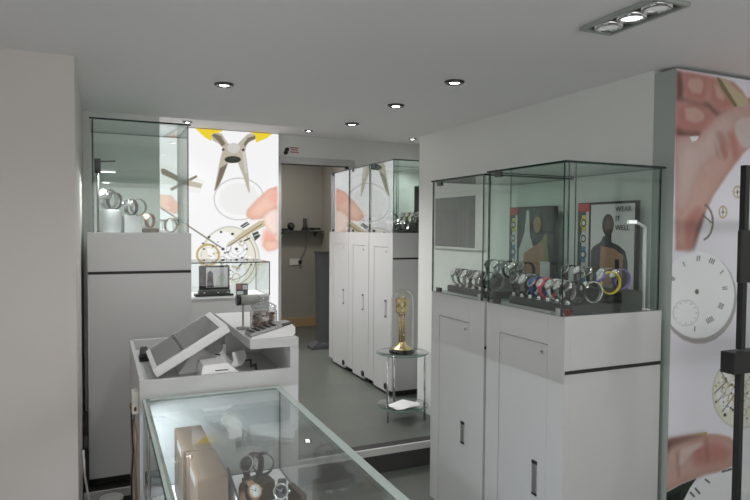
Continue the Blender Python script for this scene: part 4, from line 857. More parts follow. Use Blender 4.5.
 (2,'pale_ring',[(2.894,0.5253),(2.866,0.5017),(2.86,0.5067),(2.887,0.5295)]),
 (2,'pale_ring',[(2.866,0.5017),(2.831,0.4847),(2.827,0.4903),(2.86,0.5067)]),
 (2,'pale_ring',[(2.831,0.4847),(2.792,0.475),(2.789,0.4809),(2.827,0.4903)]),
 (2,'pale_ring',[(2.792,0.475),(2.75,0.473),(2.749,0.4788),(2.789,0.4809)]),
 (2,'pale_ring',[(2.75,0.473),(2.707,0.4784),(2.708,0.484),(2.749,0.4788)]),
 (2,'pale_ring',[(2.707,0.4784),(2.666,0.4911),(2.668,0.4962),(2.708,0.484)]),
 (2,'pale_ring',[(2.666,0.4911),(2.627,0.5103),(2.631,0.5147),(2.668,0.4962)]),
 (2,'pale_ring',[(2.627,0.5103),(2.593,0.5351),(2.598,0.5386),(2.631,0.5147)]),
 (2,'pale_ring',[(2.593,0.5351),(2.564,0.5644),(2.571,0.5669),(2.598,0.5386)]),
 (2,'pale_ring',[(2.564,0.5644),(2.543,0.5969),(2.55,0.5983),(2.571,0.5669)]),
 (2,'pale_ring',[(2.543,0.5969),(2.529,0.6312),(2.537,0.6315),(2.55,0.5983)]),
 (2,'pale_ring',[(2.529,0.6312),(2.524,0.6661),(2.532,0.6652),(2.537,0.6315)]),
 (2,'pale_ring',[(2.524,0.6661),(2.527,0.7),(2.535,0.6981),(2.532,0.6652)]),
 (2,'pale_ring',[(2.527,0.7),(2.538,0.7317),(2.545,0.7287),(2.535,0.6981)]),
 (2,'pale_ring',[(2.538,0.7317),(2.557,0.7598),(2.563,0.7559),(2.545,0.7287)]),
 (2,'pale_ring',[(2.557,0.7598),(2.583,0.7831),(2.589,0.7786),(2.563,0.7559)]),
 (2,'pale_ring',[(2.583,0.7831),(2.615,0.8008),(2.62,0.7956),(2.589,0.7786)]),
 (2,'pale_ring',[(2.615,0.8008),(2.653,0.8119),(2.655,0.8064),(2.62,0.7956)]),
 (2,'pale_ring',[(2.653,0.8119),(2.693,0.8159),(2.694,0.8103),(2.655,0.8064)]),
 (2,'pale_ring',[(2.693,0.8159),(2.736,0.8126),(2.735,0.807),(2.694,0.8103)]),
 (2,'pale_ring',[(2.736,0.8126),(2.778,0.8018),(2.775,0.7966),(2.735,0.807)]),
 (2,'pale_ring',[(2.778,0.8018),(2.818,0.784),(2.814,0.7794),(2.775,0.7966)]),
 (2,'pale_ring',[(2.818,0.784),(2.854,0.7598),(2.849,0.756),(2.814,0.7794)]),
 (2,'pale_ring',[(2.854,0.7598),(2.885,0.7303),(2.878,0.7275),(2.849,0.756)]),
 (2,'pale_ring',[(2.885,0.7303),(2.909,0.6967),(2.901,0.6951),(2.878,0.7275)]),
 (2,'pale_ring',[(2.909,0.6967),(2.925,0.6606),(2.916,0.6603),(2.901,0.6951)]),
 (2,'pale_ring',[(2.925,0.6606),(2.931,0.6237),(2.922,0.6246),(2.916,0.6603)]),
 (2,'white',[(2.586,0.7887),(2.646,0.8067),(2.675,0.7484),(2.601,0.7273)]),
 (2,'white',[(2.643,0.7188),(2.641,0.7111),(2.638,0.7042),(2.631,0.6988),(2.623,0.6953),(2.614,0.694),(2.605,0.6949),(2.595,0.6981),(2.587,0.7032),(2.581,0.7097),(2.576,0.7173),(2.575,0.7252),(2.576,0.7329),(2.579,0.7397),(2.585,0.7451),(2.593,0.7486),(2.603,0.75),(2.612,0.7492),(2.622,0.7461),(2.63,0.741),(2.636,0.7344),(2.641,0.7268)]),
 (2,'white',[(2.55,0.6679),(2.589,0.6916),(2.68,0.6264),(2.635,0.5661),(2.593,0.5895)]),
 (2,'white',[(2.63,0.6968),(2.691,0.7096),(2.715,0.6368),(2.667,0.6278)]),
 (3,'steel_dark',[(2.54,0.6578),(2.619,0.7052),(2.613,0.7097),(2.534,0.6623)]),
 (3,'steel_dark',[(2.57,0.7658),(2.641,0.6852),(2.647,0.6871),(2.576,0.7677)]),
 (3,'steel_dark',[(2.598,0.5688),(2.697,0.6511),(2.69,0.6552),(2.591,0.5729)]),
 (3,'steel_dark',[(2.561,0.6194),(2.62,0.6593),(2.615,0.6626),(2.556,0.6227)]),
 (3,'brass',[(2.636,0.6869),(2.705,0.6753),(2.707,0.6846),(2.637,0.6961)]),
 (3,'brass',[(2.636,0.6212),(2.655,0.6705),(2.648,0.6724),(2.629,0.6232)]),
 (3,'brass',[(2.557,0.6948),(2.555,0.6911),(2.549,0.69),(2.544,0.6922),(2.541,0.6964),(2.543,0.7),(2.549,0.7011),(2.555,0.6989)]),
 (4,'black',[(2.626,0.5532),(2.624,0.5479),(2.619,0.5452),(2.612,0.546),(2.607,0.55),(2.604,0.5558),(2.606,0.561),(2.611,0.5638),(2.618,0.563),(2.624,0.5589)]),
 (4,'black',[(2.559,0.621),(2.557,0.6166),(2.552,0.6153),(2.547,0.6178),(2.545,0.6226),(2.547,0.6269),(2.552,0.6283),(2.557,0.6258)]),
 (4,'black',[(2.623,0.7206),(2.621,0.7163),(2.615,0.7149),(2.61,0.7174),(2.607,0.7222),(2.609,0.7265),(2.615,0.7279),(2.621,0.7255)]),
 (4,'black',[(2.72,0.4994),(2.715,0.4922),(2.7,0.4907),(2.685,0.4959),(2.679,0.5047),(2.684,0.5119),(2.699,0.5134),(2.714,0.5083)]),
 (4,'black',[(2.679,0.5703),(2.676,0.566),(2.669,0.5649),(2.662,0.5676),(2.659,0.5726),(2.662,0.5769),(2.669,0.578),(2.676,0.5753)]),
 (4,'black',[(2.639,0.5903),(2.638,0.5877),(2.634,0.587),(2.63,0.5886),(2.628,0.5916),(2.63,0.5942),(2.634,0.5949),(2.638,0.5933)]),
 (4,'black',[(2.627,0.7097),(2.625,0.7063),(2.62,0.7053),(2.615,0.7073),(2.612,0.7111),(2.614,0.7146),(2.62,0.7156),(2.625,0.7136)]),
 (4,'steel_dark',[(2.759,0.6601),(2.751,0.6829),(2.747,0.6826),(2.755,0.6598)]),
 (4,'steel_dark',[(2.725,0.6218),(2.773,0.6457),(2.77,0.6481),(2.722,0.6242)]),
 (4,'steel_dark',[(2.727,0.7503),(2.768,0.7662),(2.765,0.7687),(2.725,0.7528)]),
 (4,'steel_dark',[(2.715,0.7058),(2.743,0.676),(2.746,0.6772),(2.718,0.707)]),
 (4,'black',[(2.662,0.5823),(2.659,0.5785),(2.653,0.5775),(2.647,0.5799),(2.645,0.5842),(2.647,0.5879),(2.653,0.5889),(2.659,0.5866)]),
 (3,'brass',[(2.694,0.627),(2.693,0.6181),(2.687,0.6205),(2.688,0.6277)]),
 (3,'brass',[(2.693,0.6181),(2.688,0.6113),(2.684,0.615),(2.687,0.6205)]),
 (3,'brass',[(2.688,0.6113),(2.681,0.608),(2.68,0.6123),(2.684,0.615)]),
 (3,'brass',[(2.681,0.608),(2.673,0.6089),(2.675,0.6129),(2.68,0.6123)]),
 (3,'brass',[(2.673,0.6089),(2.666,0.6137),(2.67,0.6166),(2.675,0.6129)]),
 (3,'brass',[(2.666,0.6137),(2.661,0.6216),(2.666,0.6228),(2.67,0.6166)]),
 (3,'brass',[(2.661,0.6216),(2.659,0.6308),(2.665,0.6302),(2.666,0.6228)]),
 (3,'brass',[(2.659,0.6308),(2.66,0.6397),(2.666,0.6373),(2.665,0.6302)]),
 (3,'brass',[(2.66,0.6397),(2.665,0.6465),(2.669,0.6428),(2.666,0.6373)]),
 (3,'brass',[(2.665,0.6465),(2.672,0.6498),(2.673,0.6455),(2.669,0.6428)]),
 (3,'brass',[(2.672,0.6498),(2.68,0.6489),(2.678,0.6449),(2.673,0.6455)]),
 (3,'brass',[(2.68,0.6489),(2.687,0.6441),(2.683,0.6412),(2.678,0.6449)]),
 (3,'brass',[(2.687,0.6441),(2.692,0.6363),(2.687,0.635),(2.683,0.6412)]),
 (3,'brass',[(2.692,0.6363),(2.694,0.627),(2.688,0.6277),(2.687,0.635)]),
 (4,'black',[(2.843,0.6607),(2.841,0.6568),(2.834,0.6557),(2.828,0.6581),(2.825,0.6625),(2.828,0.6664),(2.834,0.6675),(2.84,0.6652)]),
 (4,'black',[(2.774,0.6369),(2.772,0.6339),(2.768,0.6331),(2.763,0.6349),(2.761,0.6383),(2.763,0.6413),(2.767,0.6421),(2.772,0.6403)]),
 (4,'black',[(2.599,0.6813),(2.597,0.6786),(2.593,0.6778),(2.589,0.6795),(2.587,0.6825),(2.588,0.6852),(2.593,0.686),(2.597,0.6844)]),
 (3,'pale',[(2.8,0.5752),(2.859,0.5496),(2.862,0.5546),(2.804,0.5802)]),
 (4,'steel_dark',[(2.665,0.7127),(2.69,0.6948),(2.693,0.6966),(2.668,0.7144)]),
 (4,'steel_dark',[(2.81,0.6149),(2.801,0.5887),(2.806,0.5876),(2.814,0.6137)]),
 (3,'white',[(2.649,0.6502),(2.693,0.6785),(2.679,0.6889),(2.635,0.6606)]),
 (4,'black',[(2.732,0.5666),(2.73,0.5639),(2.726,0.5632),(2.722,0.5649),(2.72,0.568),(2.721,0.5707),(2.726,0.5714),(2.73,0.5697)]),
 (4,'black',[(2.824,0.6344),(2.822,0.6316),(2.817,0.6308),(2.813,0.6325),(2.811,0.6358),(2.812,0.6387),(2.817,0.6395),(2.822,0.6377)]),
 (3,'white',[(2.781,0.5988),(2.781,0.6368),(2.768,0.6385),(2.767,0.6006)]),
 (4,'black',[(2.611,0.6146),(2.609,0.6116),(2.604,0.6108),(2.6,0.6126),(2.598,0.6161),(2.599,0.6192),(2.604,0.62),(2.609,0.6181)]),
 (4,'steel_dark',[(2.683,0.6766),(2.682,0.6737),(2.677,0.6728),(2.672,0.6746),(2.67,0.678),(2.672,0.681),(2.676,0.6818),(2.681,0.68)]),
 (4,'steel_dark',[(2.572,0.708),(2.571,0.7058),(2.568,0.7052),(2.564,0.7065),(2.563,0.709),(2.564,0.7112),(2.567,0.7118),(2.571,0.7105)]),
 (4,'black',[(2.703,0.526),(2.702,0.5236),(2.698,0.5229),(2.694,0.5245),(2.692,0.5273),(2.694,0.5297),(2.698,0.5304),(2.702,0.5288)]),
 (4,'black',[(2.75,0.6055),(2.749,0.6035),(2.746,0.6029),(2.743,0.6042),(2.741,0.6065),(2.742,0.6085),(2.746,0.609),(2.749,0.6078)]),
 (3,'brass_pale',[(2.651,0.6182),(2.625,0.6227),(2.624,0.6149),(2.651,0.6104)]),
 (4,'black',[(2.697,0.7773),(2.696,0.7753),(2.693,0.7747),(2.69,0.7759),(2.688,0.7781),(2.689,0.7801),(2.693,0.7808),(2.696,0.7796)]),
 (3,'steel_lite',[(2.661,0.7347),(2.673,0.7082),(2.689,0.7098),(2.677,0.7364)]),
 (3,'brass_pale',[(2.642,0.6965),(2.591,0.7389),(2.58,0.7333),(2.631,0.6909)]),
 (4,'black',[(2.665,0.6912),(2.663,0.6874),(2.657,0.6863),(2.651,0.6886),(2.649,0.6928),(2.651,0.6965),(2.657,0.6976),(2.663,0.6954)]),
 (3,'steel_lite',[(2.635,0.65),(2.584,0.6513),(2.586,0.6407),(2.637,0.6393)]),
 (3,'steel_lite',[(2.768,0.6084),(2.774,0.6057),(2.78,0.6141),(2.775,0.6167)]),
 (3,'brass_pale',[(2.836,0.585),(2.779,0.6149),(2.774,0.6097),(2.831,0.5797)]),
 (4,'black',[(2.662,0.6495),(2.66,0.6462),(2.655,0.6453),(2.649,0.6473),(2.647,0.6511),(2.649,0.6544),(2.654,0.6553),(2.659,0.6533)]),
 (3,'steel',[(2.731,0.6219),(2.728,0.613),(2.723,0.6155),(2.724,0.6225)]),
 (3,'steel',[(2.728,0.613),(2.721,0.6066),(2.717,0.6103),(2.723,0.6155)]),
 (3,'steel',[(2.721,0.6066),(2.709,0.6038),(2.708,0.6081),(2.717,0.6103)]),
 (3,'steel',[(2.709,0.6038),(2.697,0.6052),(2.698,0.6091),(2.708,0.6081)]),
 (3,'steel',[(2.697,0.6052),(2.685,0.6104),(2.689,0.6133),(2.698,0.6091)]),
 (3,'steel',[(2.685,0.6104),(2.677,0.6186),(2.683,0.6198),(2.689,0.6133)]),
 (3,'steel',[(2.677,0.6186),(2.674,0.6279),(2.68,0.6273),(2.683,0.6198)]),
 (3,'steel',[(2.674,0.6279),(2.677,0.6367),(2.682,0.6343),(2.68,0.6273)]),
 (3,'steel',[(2.677,0.6367),(2.684,0.6431),(2.688,0.6394),(2.682,0.6343)]),
 (3,'steel',[(2.684,0.6431),(2.695,0.646),(2.697,0.6417),(2.688,0.6394)]),
 (3,'steel',[(2.695,0.646),(2.708,0.6447),(2.707,0.6407),(2.697,0.6417)]),
 (3,'steel',[(2.708,0.6447),(2.719,0.6394),(2.716,0.6365),(2.707,0.6407)]),
 (3,'steel',[(2.719,0.6394),(2.728,0.6313),(2.722,0.63),(2.716,0.6365)]),
 (3,'steel',[(2.728,0.6313),(2.731,0.6219),(2.724,0.6225),(2.722,0.63)]),
 (4,'black',[(2.788,0.7129),(2.786,0.7096),(2.781,0.7087),(2.776,0.7106),(2.774,0.7143),(2.776,0.7175),(2.781,0.7185),(2.786,0.7166)]),
 (4,'black',[(2.607,0.5979),(2.606,0.596),(2.603,0.5955),(2.6,0.5967),(2.599,0.5989),(2.6,0.6008),(2.603,0.6013),(2.606,0.6001)]),
 (4,'steel_dark',[(2.822,0.576),(2.82,0.5729),(2.815,0.572),(2.81,0.574),(2.808,0.5776),(2.81,0.5807),(2.815,0.5815),(2.82,0.5795)]),
 (4,'black',[(2.676,0.737),(2.674,0.7335),(2.668,0.7324),(2.662,0.7345),(2.66,0.7385),(2.662,0.7421),(2.668,0.7431),(2.673,0.7411)]),
 (3,'steel_lite',[(2.711,0.6474),(2.774,0.6124),(2.779,0.6173),(2.716,0.6523)]),
 (3,'pale',[(2.717,0.5659),(2.775,0.5926),(2.769,0.598),(2.711,0.5712)]),
 (4,'black',[(2.683,0.678),(2.68,0.6746),(2.675,0.6736),(2.669,0.6757),(2.667,0.6796),(2.669,0.6831),(2.675,0.6841),(2.68,0.682)]),
 (3,'brass',[(2.619,0.6684),(2.618,0.6623),(2.612,0.6647),(2.613,0.6691)]),
 (3,'brass',[(2.618,0.6623),(2.613,0.6578),(2.609,0.6615),(2.612,0.6647)]),
 (3,'brass',[(2.613,0.6578),(2.606,0.6557),(2.605,0.6599),(2.609,0.6615)]),
 (3,'brass',[(2.606,0.6557),(2.598,0.6565),(2.599,0.6605),(2.605,0.6599)]),
 (3,'brass',[(2.598,0.6565),(2.591,0.6601),(2.595,0.6629),(2.599,0.6605)]),
 (3,'brass',[(2.591,0.6601),(2.586,0.6656),(2.592,0.6668),(2.595,0.6629)]),
 (3,'brass',[(2.586,0.6656),(2.584,0.672),(2.59,0.6714),(2.592,0.6668)]),
 (3,'brass',[(2.584,0.672),(2.586,0.6781),(2.591,0.6758),(2.59,0.6714)]),
 (3,'brass',[(2.586,0.6781),(2.59,0.6827),(2.594,0.679),(2.591,0.6758)]),
 (3,'brass',[(2.59,0.6827),(2.597,0.6847),(2.599,0.6805),(2.594,0.679)]),
 (3,'brass',[(2.597,0.6847),(2.605,0.684),(2.604,0.68),(2.599,0.6805)]),
 (3,'brass',[(2.605,0.684),(2.612,0.6805),(2.608,0.6776),(2.604,0.68)]),
 (3,'brass',[(2.612,0.6805),(2.617,0.6749),(2.612,0.6737),(2.608,0.6776)]),
 (3,'brass',[(2.617,0.6749),(2.619,0.6684),(2.613,0.6691),(2.612,0.6737)]),
 (3,'brass',[(2.77,0.5495),(2.767,0.5419),(2.761,0.5444),(2.764,0.5502)]),
 (3,'brass',[(2.767,0.5419),(2.759,0.5365),(2.755,0.5403),(2.761,0.5444)]),
 (3,'brass',[(2.759,0.5365),(2.747,0.5345),(2.745,0.5388),(2.755,0.5403)]),
 (3,'brass',[(2.747,0.5345),(2.733,0.5361),(2.734,0.5401),(2.745,0.5388)]),
 (3,'brass',[(2.733,0.5361),(2.72,0.5411),(2.724,0.544),(2.734,0.5401)]),
 (3,'brass',[(2.72,0.5411),(2.711,0.5485),(2.717,0.5497),(2.724,0.544)]),
 (3,'brass',[(2.711,0.5485),(2.708,0.5568),(2.714,0.556),(2.717,0.5497)]),
 (3,'brass',[(2.708,0.5568),(2.711,0.5643),(2.716,0.5618),(2.714,0.556)]),
 (3,'brass',[(2.711,0.5643),(2.719,0.5697),(2.723,0.5659),(2.716,0.5618)]),
 (3,'brass',[(2.719,0.5697),(2.731,0.5718),(2.733,0.5675),(2.723,0.5659)]),
 (3,'brass',[(2.731,0.5718),(2.745,0.5702),(2.744,0.5662),(2.733,0.5675)]),
 (3,'brass',[(2.745,0.5702),(2.758,0.5652),(2.754,0.5623),(2.744,0.5662)]),
 (3,'brass',[(2.758,0.5652),(2.767,0.5578),(2.761,0.5566),(2.754,0.5623)]),
 (3,'brass',[(2.767,0.5578),(2.77,0.5495),(2.764,0.5502),(2.761,0.5566)]),
 (3,'steel',[(2.801,0.6886),(2.799,0.6826),(2.793,0.685),(2.794,0.6892)]),
 (3,'steel',[(2.799,0.6826),(2.792,0.6783),(2.788,0.682),(2.793,0.685)]),
 (3,'steel',[(2.792,0.6783),(2.782,0.6765),(2.78,0.6808),(2.788,0.682)]),
 (3,'steel',[(2.782,0.6765),(2.771,0.6776),(2.772,0.6816),(2.78,0.6808)]),
 (3,'steel',[(2.771,0.6776),(2.76,0.6813),(2.764,0.6843),(2.772,0.6816)]),
 (3,'steel',[(2.76,0.6813),(2.753,0.687),(2.759,0.6883),(2.764,0.6843)]),
 (3,'steel',[(2.753,0.687),(2.751,0.6934),(2.757,0.6928),(2.759,0.6883)]),
 (3,'steel',[(2.751,0.6934),(2.753,0.6994),(2.759,0.697),(2.757,0.6928)]),
 (3,'steel',[(2.753,0.6994),(2.76,0.7037),(2.764,0.7),(2.759,0.697)]),
 (3,'steel',[(2.76,0.7037),(2.769,0.7056),(2.771,0.7013),(2.764,0.7)]),
 (3,'steel',[(2.769,0.7056),(2.781,0.7045),(2.779,0.7005),(2.771,0.7013)]),
 (3,'steel',[(2.781,0.7045),(2.791,0.7008),(2.787,0.6978),(2.779,0.7005)]),
 (3,'steel',[(2.791,0.7008),(2.798,0.6951),(2.792,0.6938),(2.787,0.6978)]),
 (3,'steel',[(2.798,0.6951),(2.801,0.6886),(2.794,0.6892),(2.792,0.6938)]),
 (4,'black',[(2.705,0.6156),(2.703,0.6116),(2.696,0.6105),(2.69,0.613),(2.687,0.6175),(2.69,0.6215),(2.696,0.6226),(2.702,0.6201)]),
 (4,'steel_dark',[(2.804,0.7048),(2.843,0.6729),(2.846,0.6745),(2.807,0.7064)]),
 (4,'black',[(2.832,0.5598),(2.83,0.557),(2.826,0.5563),(2.821,0.5581),(2.819,0.5613),(2.821,0.5641),(2.826,0.5649),(2.83,0.5631)]),
 (4,'steel_dark',[(2.624,0.6831),(2.661,0.6839),(2.66,0.6867),(2.623,0.6859)]),
 (3,'brass',[(2.711,0.6114),(2.709,0.6056),(2.703,0.6081),(2.704,0.6121)]),
 (3,'brass',[(2.709,0.6056),(2.703,0.6015),(2.699,0.6053),(2.703,0.6081)]),
 (3,'brass',[(2.703,0.6015),(2.694,0.5998),(2.693,0.6041),(2.699,0.6053)]),
 (3,'brass',[(2.694,0.5998),(2.685,0.6009),(2.686,0.6049),(2.693,0.6041)]),
 (3,'brass',[(2.685,0.6009),(2.676,0.6045),(2.68,0.6074),(2.686,0.6049)]),
 (3,'brass',[(2.676,0.6045),(2.67,0.6099),(2.675,0.6111),(2.68,0.6074)]),
 (3,'brass',[(2.67,0.6099),(2.667,0.6161),(2.674,0.6154),(2.675,0.6111)]),
 (3,'brass',[(2.667,0.6161),(2.669,0.6218),(2.675,0.6194),(2.674,0.6154)]),
 (3,'brass',[(2.669,0.6218),(2.675,0.626),(2.679,0.6222),(2.675,0.6194)]),
 (3,'brass',[(2.675,0.626),(2.684,0.6277),(2.685,0.6234),(2.679,0.6222)]),
 (3,'brass',[(2.684,0.6277),(2.693,0.6267),(2.692,0.6227),(2.685,0.6234)]),
 (3,'brass',[(2.693,0.6267),(2.702,0.6231),(2.698,0.6202),(2.692,0.6227)]),
 (3,'brass',[(2.702,0.6231),(2.708,0.6176),(2.703,0.6164),(2.698,0.6202)]),
 (3,'brass',[(2.708,0.6176),(2.711,0.6114),(2.704,0.6121),(2.703,0.6164)]),
 (4,'black',[(2.666,0.5769),(2.665,0.5746),(2.662,0.574),(2.658,0.5754),(2.656,0.578),(2.658,0.5803),(2.661,0.5809),(2.665,0.5795)]),
 (4,'black',[(2.636,0.7471),(2.634,0.7445),(2.63,0.7437),(2.626,0.7452),(2.624,0.7481),(2.626,0.7507),(2.63,0.7515),(2.634,0.75)]),
 (3,'steel_lite',[(2.621,0.7143),(2.586,0.7141),(2.588,0.7057),(2.623,0.7058)]),
 (3,'steel',[(2.708,0.6528),(2.706,0.6436),(2.7,0.646),(2.702,0.6534)]),
 (3,'steel',[(2.706,0.6436),(2.699,0.6368),(2.695,0.6405),(2.7,0.646)]),
 (3,'steel',[(2.699,0.6368),(2.688,0.6337),(2.686,0.638),(2.695,0.6405)]),
 (3,'steel',[(2.688,0.6337),(2.676,0.635),(2.677,0.639),(2.686,0.638)]),
 (3,'steel',[(2.676,0.635),(2.665,0.6403),(2.669,0.6432),(2.677,0.639)]),
 (3,'steel',[(2.665,0.6403),(2.657,0.6487),(2.663,0.6499),(2.669,0.6432)]),
 (3,'steel',[(2.657,0.6487),(2.654,0.6584),(2.66,0.6578),(2.663,0.6499)]),
 (3,'steel',[(2.654,0.6584),(2.656,0.6675),(2.662,0.6651),(2.66,0.6578)]),
 (3,'steel',[(2.656,0.6675),(2.663,0.6743),(2.667,0.6707),(2.662,0.6651)]),
 (3,'steel',[(2.663,0.6743),(2.674,0.6775),(2.676,0.6732),(2.667,0.6707)]),
 (3,'steel',[(2.674,0.6775),(2.686,0.6762),(2.685,0.6723),(2.676,0.6732)]),
 (3,'steel',[(2.686,0.6762),(2.697,0.6709),(2.693,0.668),(2.685,0.6723)]),
 (3,'steel',[(2.697,0.6709),(2.705,0.6626),(2.7,0.6613),(2.693,0.668)]),
 (3,'steel',[(2.705,0.6626),(2.708,0.6528),(2.702,0.6534),(2.7,0.6613)]),
 (4,'black',[(2.606,0.6364),(2.604,0.6344),(2.601,0.6339),(2.598,0.6351),(2.597,0.6373),(2.598,0.6393),(2.601,0.6399),(2.604,0.6387)]),
 (4,'black',[(2.719,0.6523),(2.718,0.6497),(2.714,0.649),(2.71,0.6505),(2.708,0.6535),(2.709,0.6561),(2.713,0.6568),(2.718,0.6552)]),
 (3,'steel_lite',[(2.586,0.6609),(2.603,0.6677),(2.592,0.6795),(2.574,0.6726)]),
 (3,'brass_pale',[(2.779,0.5625),(2.836,0.5817),(2.824,0.5943),(2.768,0.5751)]),
 (3,'pale',[(2.739,0.738),(2.746,0.779),(2.729,0.7821),(2.722,0.7412)]),
 (4,'steel_dark',[(2.678,0.647),(2.696,0.6182),(2.7,0.619),(2.682,0.6477)]),
 (4,'steel_dark',[(2.693,0.5347),(2.692,0.5319),(2.687,0.5311),(2.682,0.533),(2.68,0.5363),(2.682,0.5392),(2.687,0.5399),(2.691,0.5381)]),
 (4,'steel_dark',[(2.777,0.5193),(2.775,0.5158),(2.77,0.5149),(2.764,0.5172),(2.761,0.5212),(2.764,0.5247),(2.769,0.5256),(2.775,0.5234)]),
 (1,'skin',[(2.174,0.4896),(2.221,0.4918),(2.325,0.4932),(2.452,0.4876),(2.571,0.4719),(2.654,0.447),(2.689,0.4186),(2.713,0.3539),(2.68,0.3068),(2.605,0.295),(2.492,0.2944),(2.396,0.2827),(2.308,0.2702),(2.235,0.2515),(2.181,0.2477)]),
 (2,'skin_dark',[(2.174,0.4896),(2.221,0.4918),(2.388,0.4916),(2.491,0.487),(2.498,0.477),(2.389,0.4689),(2.277,0.4531),(2.23,0.4114),(2.176,0.4018)]),
 (2,'skin_red',[(2.39,0.4418),(2.486,0.4557),(2.6,0.4309),(2.677,0.3732),(2.644,0.331),(2.523,0.3309),(2.419,0.347)]),
 (3,'skin_pale',[(2.327,0.4416),(2.453,0.4556),(2.493,0.4364),(2.417,0.4108),(2.355,0.3568),(2.305,0.3466)]),
 (3,'skin_dark',[(2.488,0.4735),(2.506,0.3518),(2.513,0.3511),(2.496,0.4729)]),
 (3,'skin_dark',[(2.305,0.4357),(2.321,0.3081),(2.329,0.3072),(2.313,0.435)]),
 (4,'brass',[(2.434,0.4833),(2.499,0.4815),(2.497,0.4908),(2.432,0.4925)]),
 (1,'dark_green',[(2.181,0.2477),(2.235,0.2515),(2.333,0.275),(2.44,0.289),(2.397,0.2507),(2.36,0.2027),(2.312,0.1665),(2.184,0.168)]),
 (2,'black',[(2.182,0.2256),(2.272,0.2362),(2.346,0.2503),(2.323,0.1913),(2.213,0.1757)]),
 (1,'dial',[(2.36,0.2027),(2.409,0.2577),(2.486,0.2862),(2.626,0.2918),(2.728,0.3136),(2.801,0.269),(2.816,-0.0717),(2.316,0.0306),(2.312,0.1575)]),
 (3,'black',[(2.393,0.2303),(2.426,0.2018),(2.434,0.2062),(2.401,0.2347)]),
 (3,'black',[(2.425,0.2434),(2.458,0.2103),(2.467,0.214),(2.433,0.2472)]),
 (3,'black',[(2.489,0.2733),(2.523,0.2493),(2.53,0.2546),(2.496,0.2786)]),
 (3,'black',[(2.607,0.286),(2.675,0.2893),(2.671,0.298),(2.603,0.2946)]),
]
# ------------------------------------------------------------------ the setting
ZL = -.16                     # shop floor at the front; the raised floor behind it is z = 0
CH, CF = 2.11, 2.47           # ceiling at the front, and beyond the wall end
struct('floor', MB().box(-1.6, 3.5, -1.3, 3.51, ZL - .1, ZL, 'floor'), 'dark grey vinyl floor of the front of the shop', 'floor')
struct('floor', MB().box(-1.6, 3.9, 3.512, 8.5, -.3, 0, 'floor'), 'dark grey vinyl raised floor behind the step', 'floor')
struct('trim_1', MB().box(-.09, 2.247, 3.498, 3.512, -.042, .002, 'nosing').box(-.09, 2.247, 3.512, 3.585, 0, .003, 'groove').box(-.09, 2.247, 3.504, 3.512, ZL, -.042, 'riser'), 'pale metal step nosing with dark grip strip', 'step edge')
struct('wall_left', MB().box(-1.6, -.095, 2.87, 6.98, ZL, CH, 'column'), 'pale pinkish plain wall block at the left', 'wall')
struct('wall_partition', MB().box(-.095, .352, 4.19, 4.31, 0, CF, 'wall'), 'short pale wall behind the square glass case with silver stands', 'wall')
struct('wall_right', MB().box(2.248, 3.9, 2.0, 4.19, ZL, CF, 'wall'), 'pale grey wall behind the two large display towers', 'wall')
struct('wall_alcove', MB().box(3.75, 3.9, 4.19, 6.88, 0, CF, 'wall'), 'alcove side wall behind the row of narrow towers', 'wall')
struct('wall_back', MB().box(-.1, 1.895, 6.88, 6.98, 0, CF, 'wall').box(1.895, 2.72, 6.88, 6.98, 2.14, CF, 'wall').box(2.72, 3.9, 6.88, 6.98, 0, CF, 'wall'), 'pale back wall with the doorway opening', 'wall')
struct('trim_door', MB().box(1.862, 1.895, 6.862, 6.99, 0, 2.22, 'laminate').box(2.72, 2.80, 6.862, 6.99, 0, 2.22, 'laminate').box(1.895, 2.72, 6.862, 6.99, 2.14, 2.22, 'laminate'), 'pale door frame around the opening to the back room', 'door frame')
struct('wall_back_room', MB().box(1.2, 2.97, 8.35, 8.45, 0, 2.6, 'back_room'), 'brownish far wall of the back room', 'wall')
struct('wall_back_room_right', MB().box(2.90, 2.97, 6.98, 8.35, 0, 2.6, 'back_room'), 'side wall of the back room', 'wall')
struct('wall_back_room_left', MB().box(1.2, 1.27, 6.98, 8.35, 0, 2.6, 'back_room'), 'left side wall of the back room', 'wall')
struct('baseboard_back_room', MB().box(1.27, 2.90, 8.325, 8.35, 0, .13, 'wood_trim', .004), 'bare wood skirting board in the back room', 'skirting board')
struct('ceiling', MB().box(-1.6, 3.9, -1.3, 4.19, CH, 2.6, 'ceiling'), 'plain pale grey ceiling over the front', 'ceiling')
struct('ceiling', MB().box(-.1, 3.9, 4.192, 6.98, CF, 2.6, 'ceiling').box(1.2, 2.97, 6.98, 8.45, 2.5, 2.6, 'ceiling'), 'paler ceiling strip beyond the wall end', 'ceiling')
struct('wall_side_left', MB().box(-1.7, -1.6, -1.3, 2.87, ZL, CH, 'wall'), 'left side wall of the shop', 'wall')
struct('wall_side_right', MB().box(3.5, 3.6, -1.3, 2.0, ZL, CH, 'wall'), 'right side wall of the shop', 'wall')
struct('wall_front', MB().box(-1.7, 3.6, -1.4, -1.3, ZL - .1, .22, 'wall').box(-1.7, 3.6, -1.4, -1.3, 2.02, 2.45, 'wall').box(-1.7, -1.35, -1.4, -1.3, .22, 2.02, 'wall').box(3.3, 3.6, -1.4, -1.3, .22, 2.02, 'wall'), 'shop front wall around the window', 'wall')
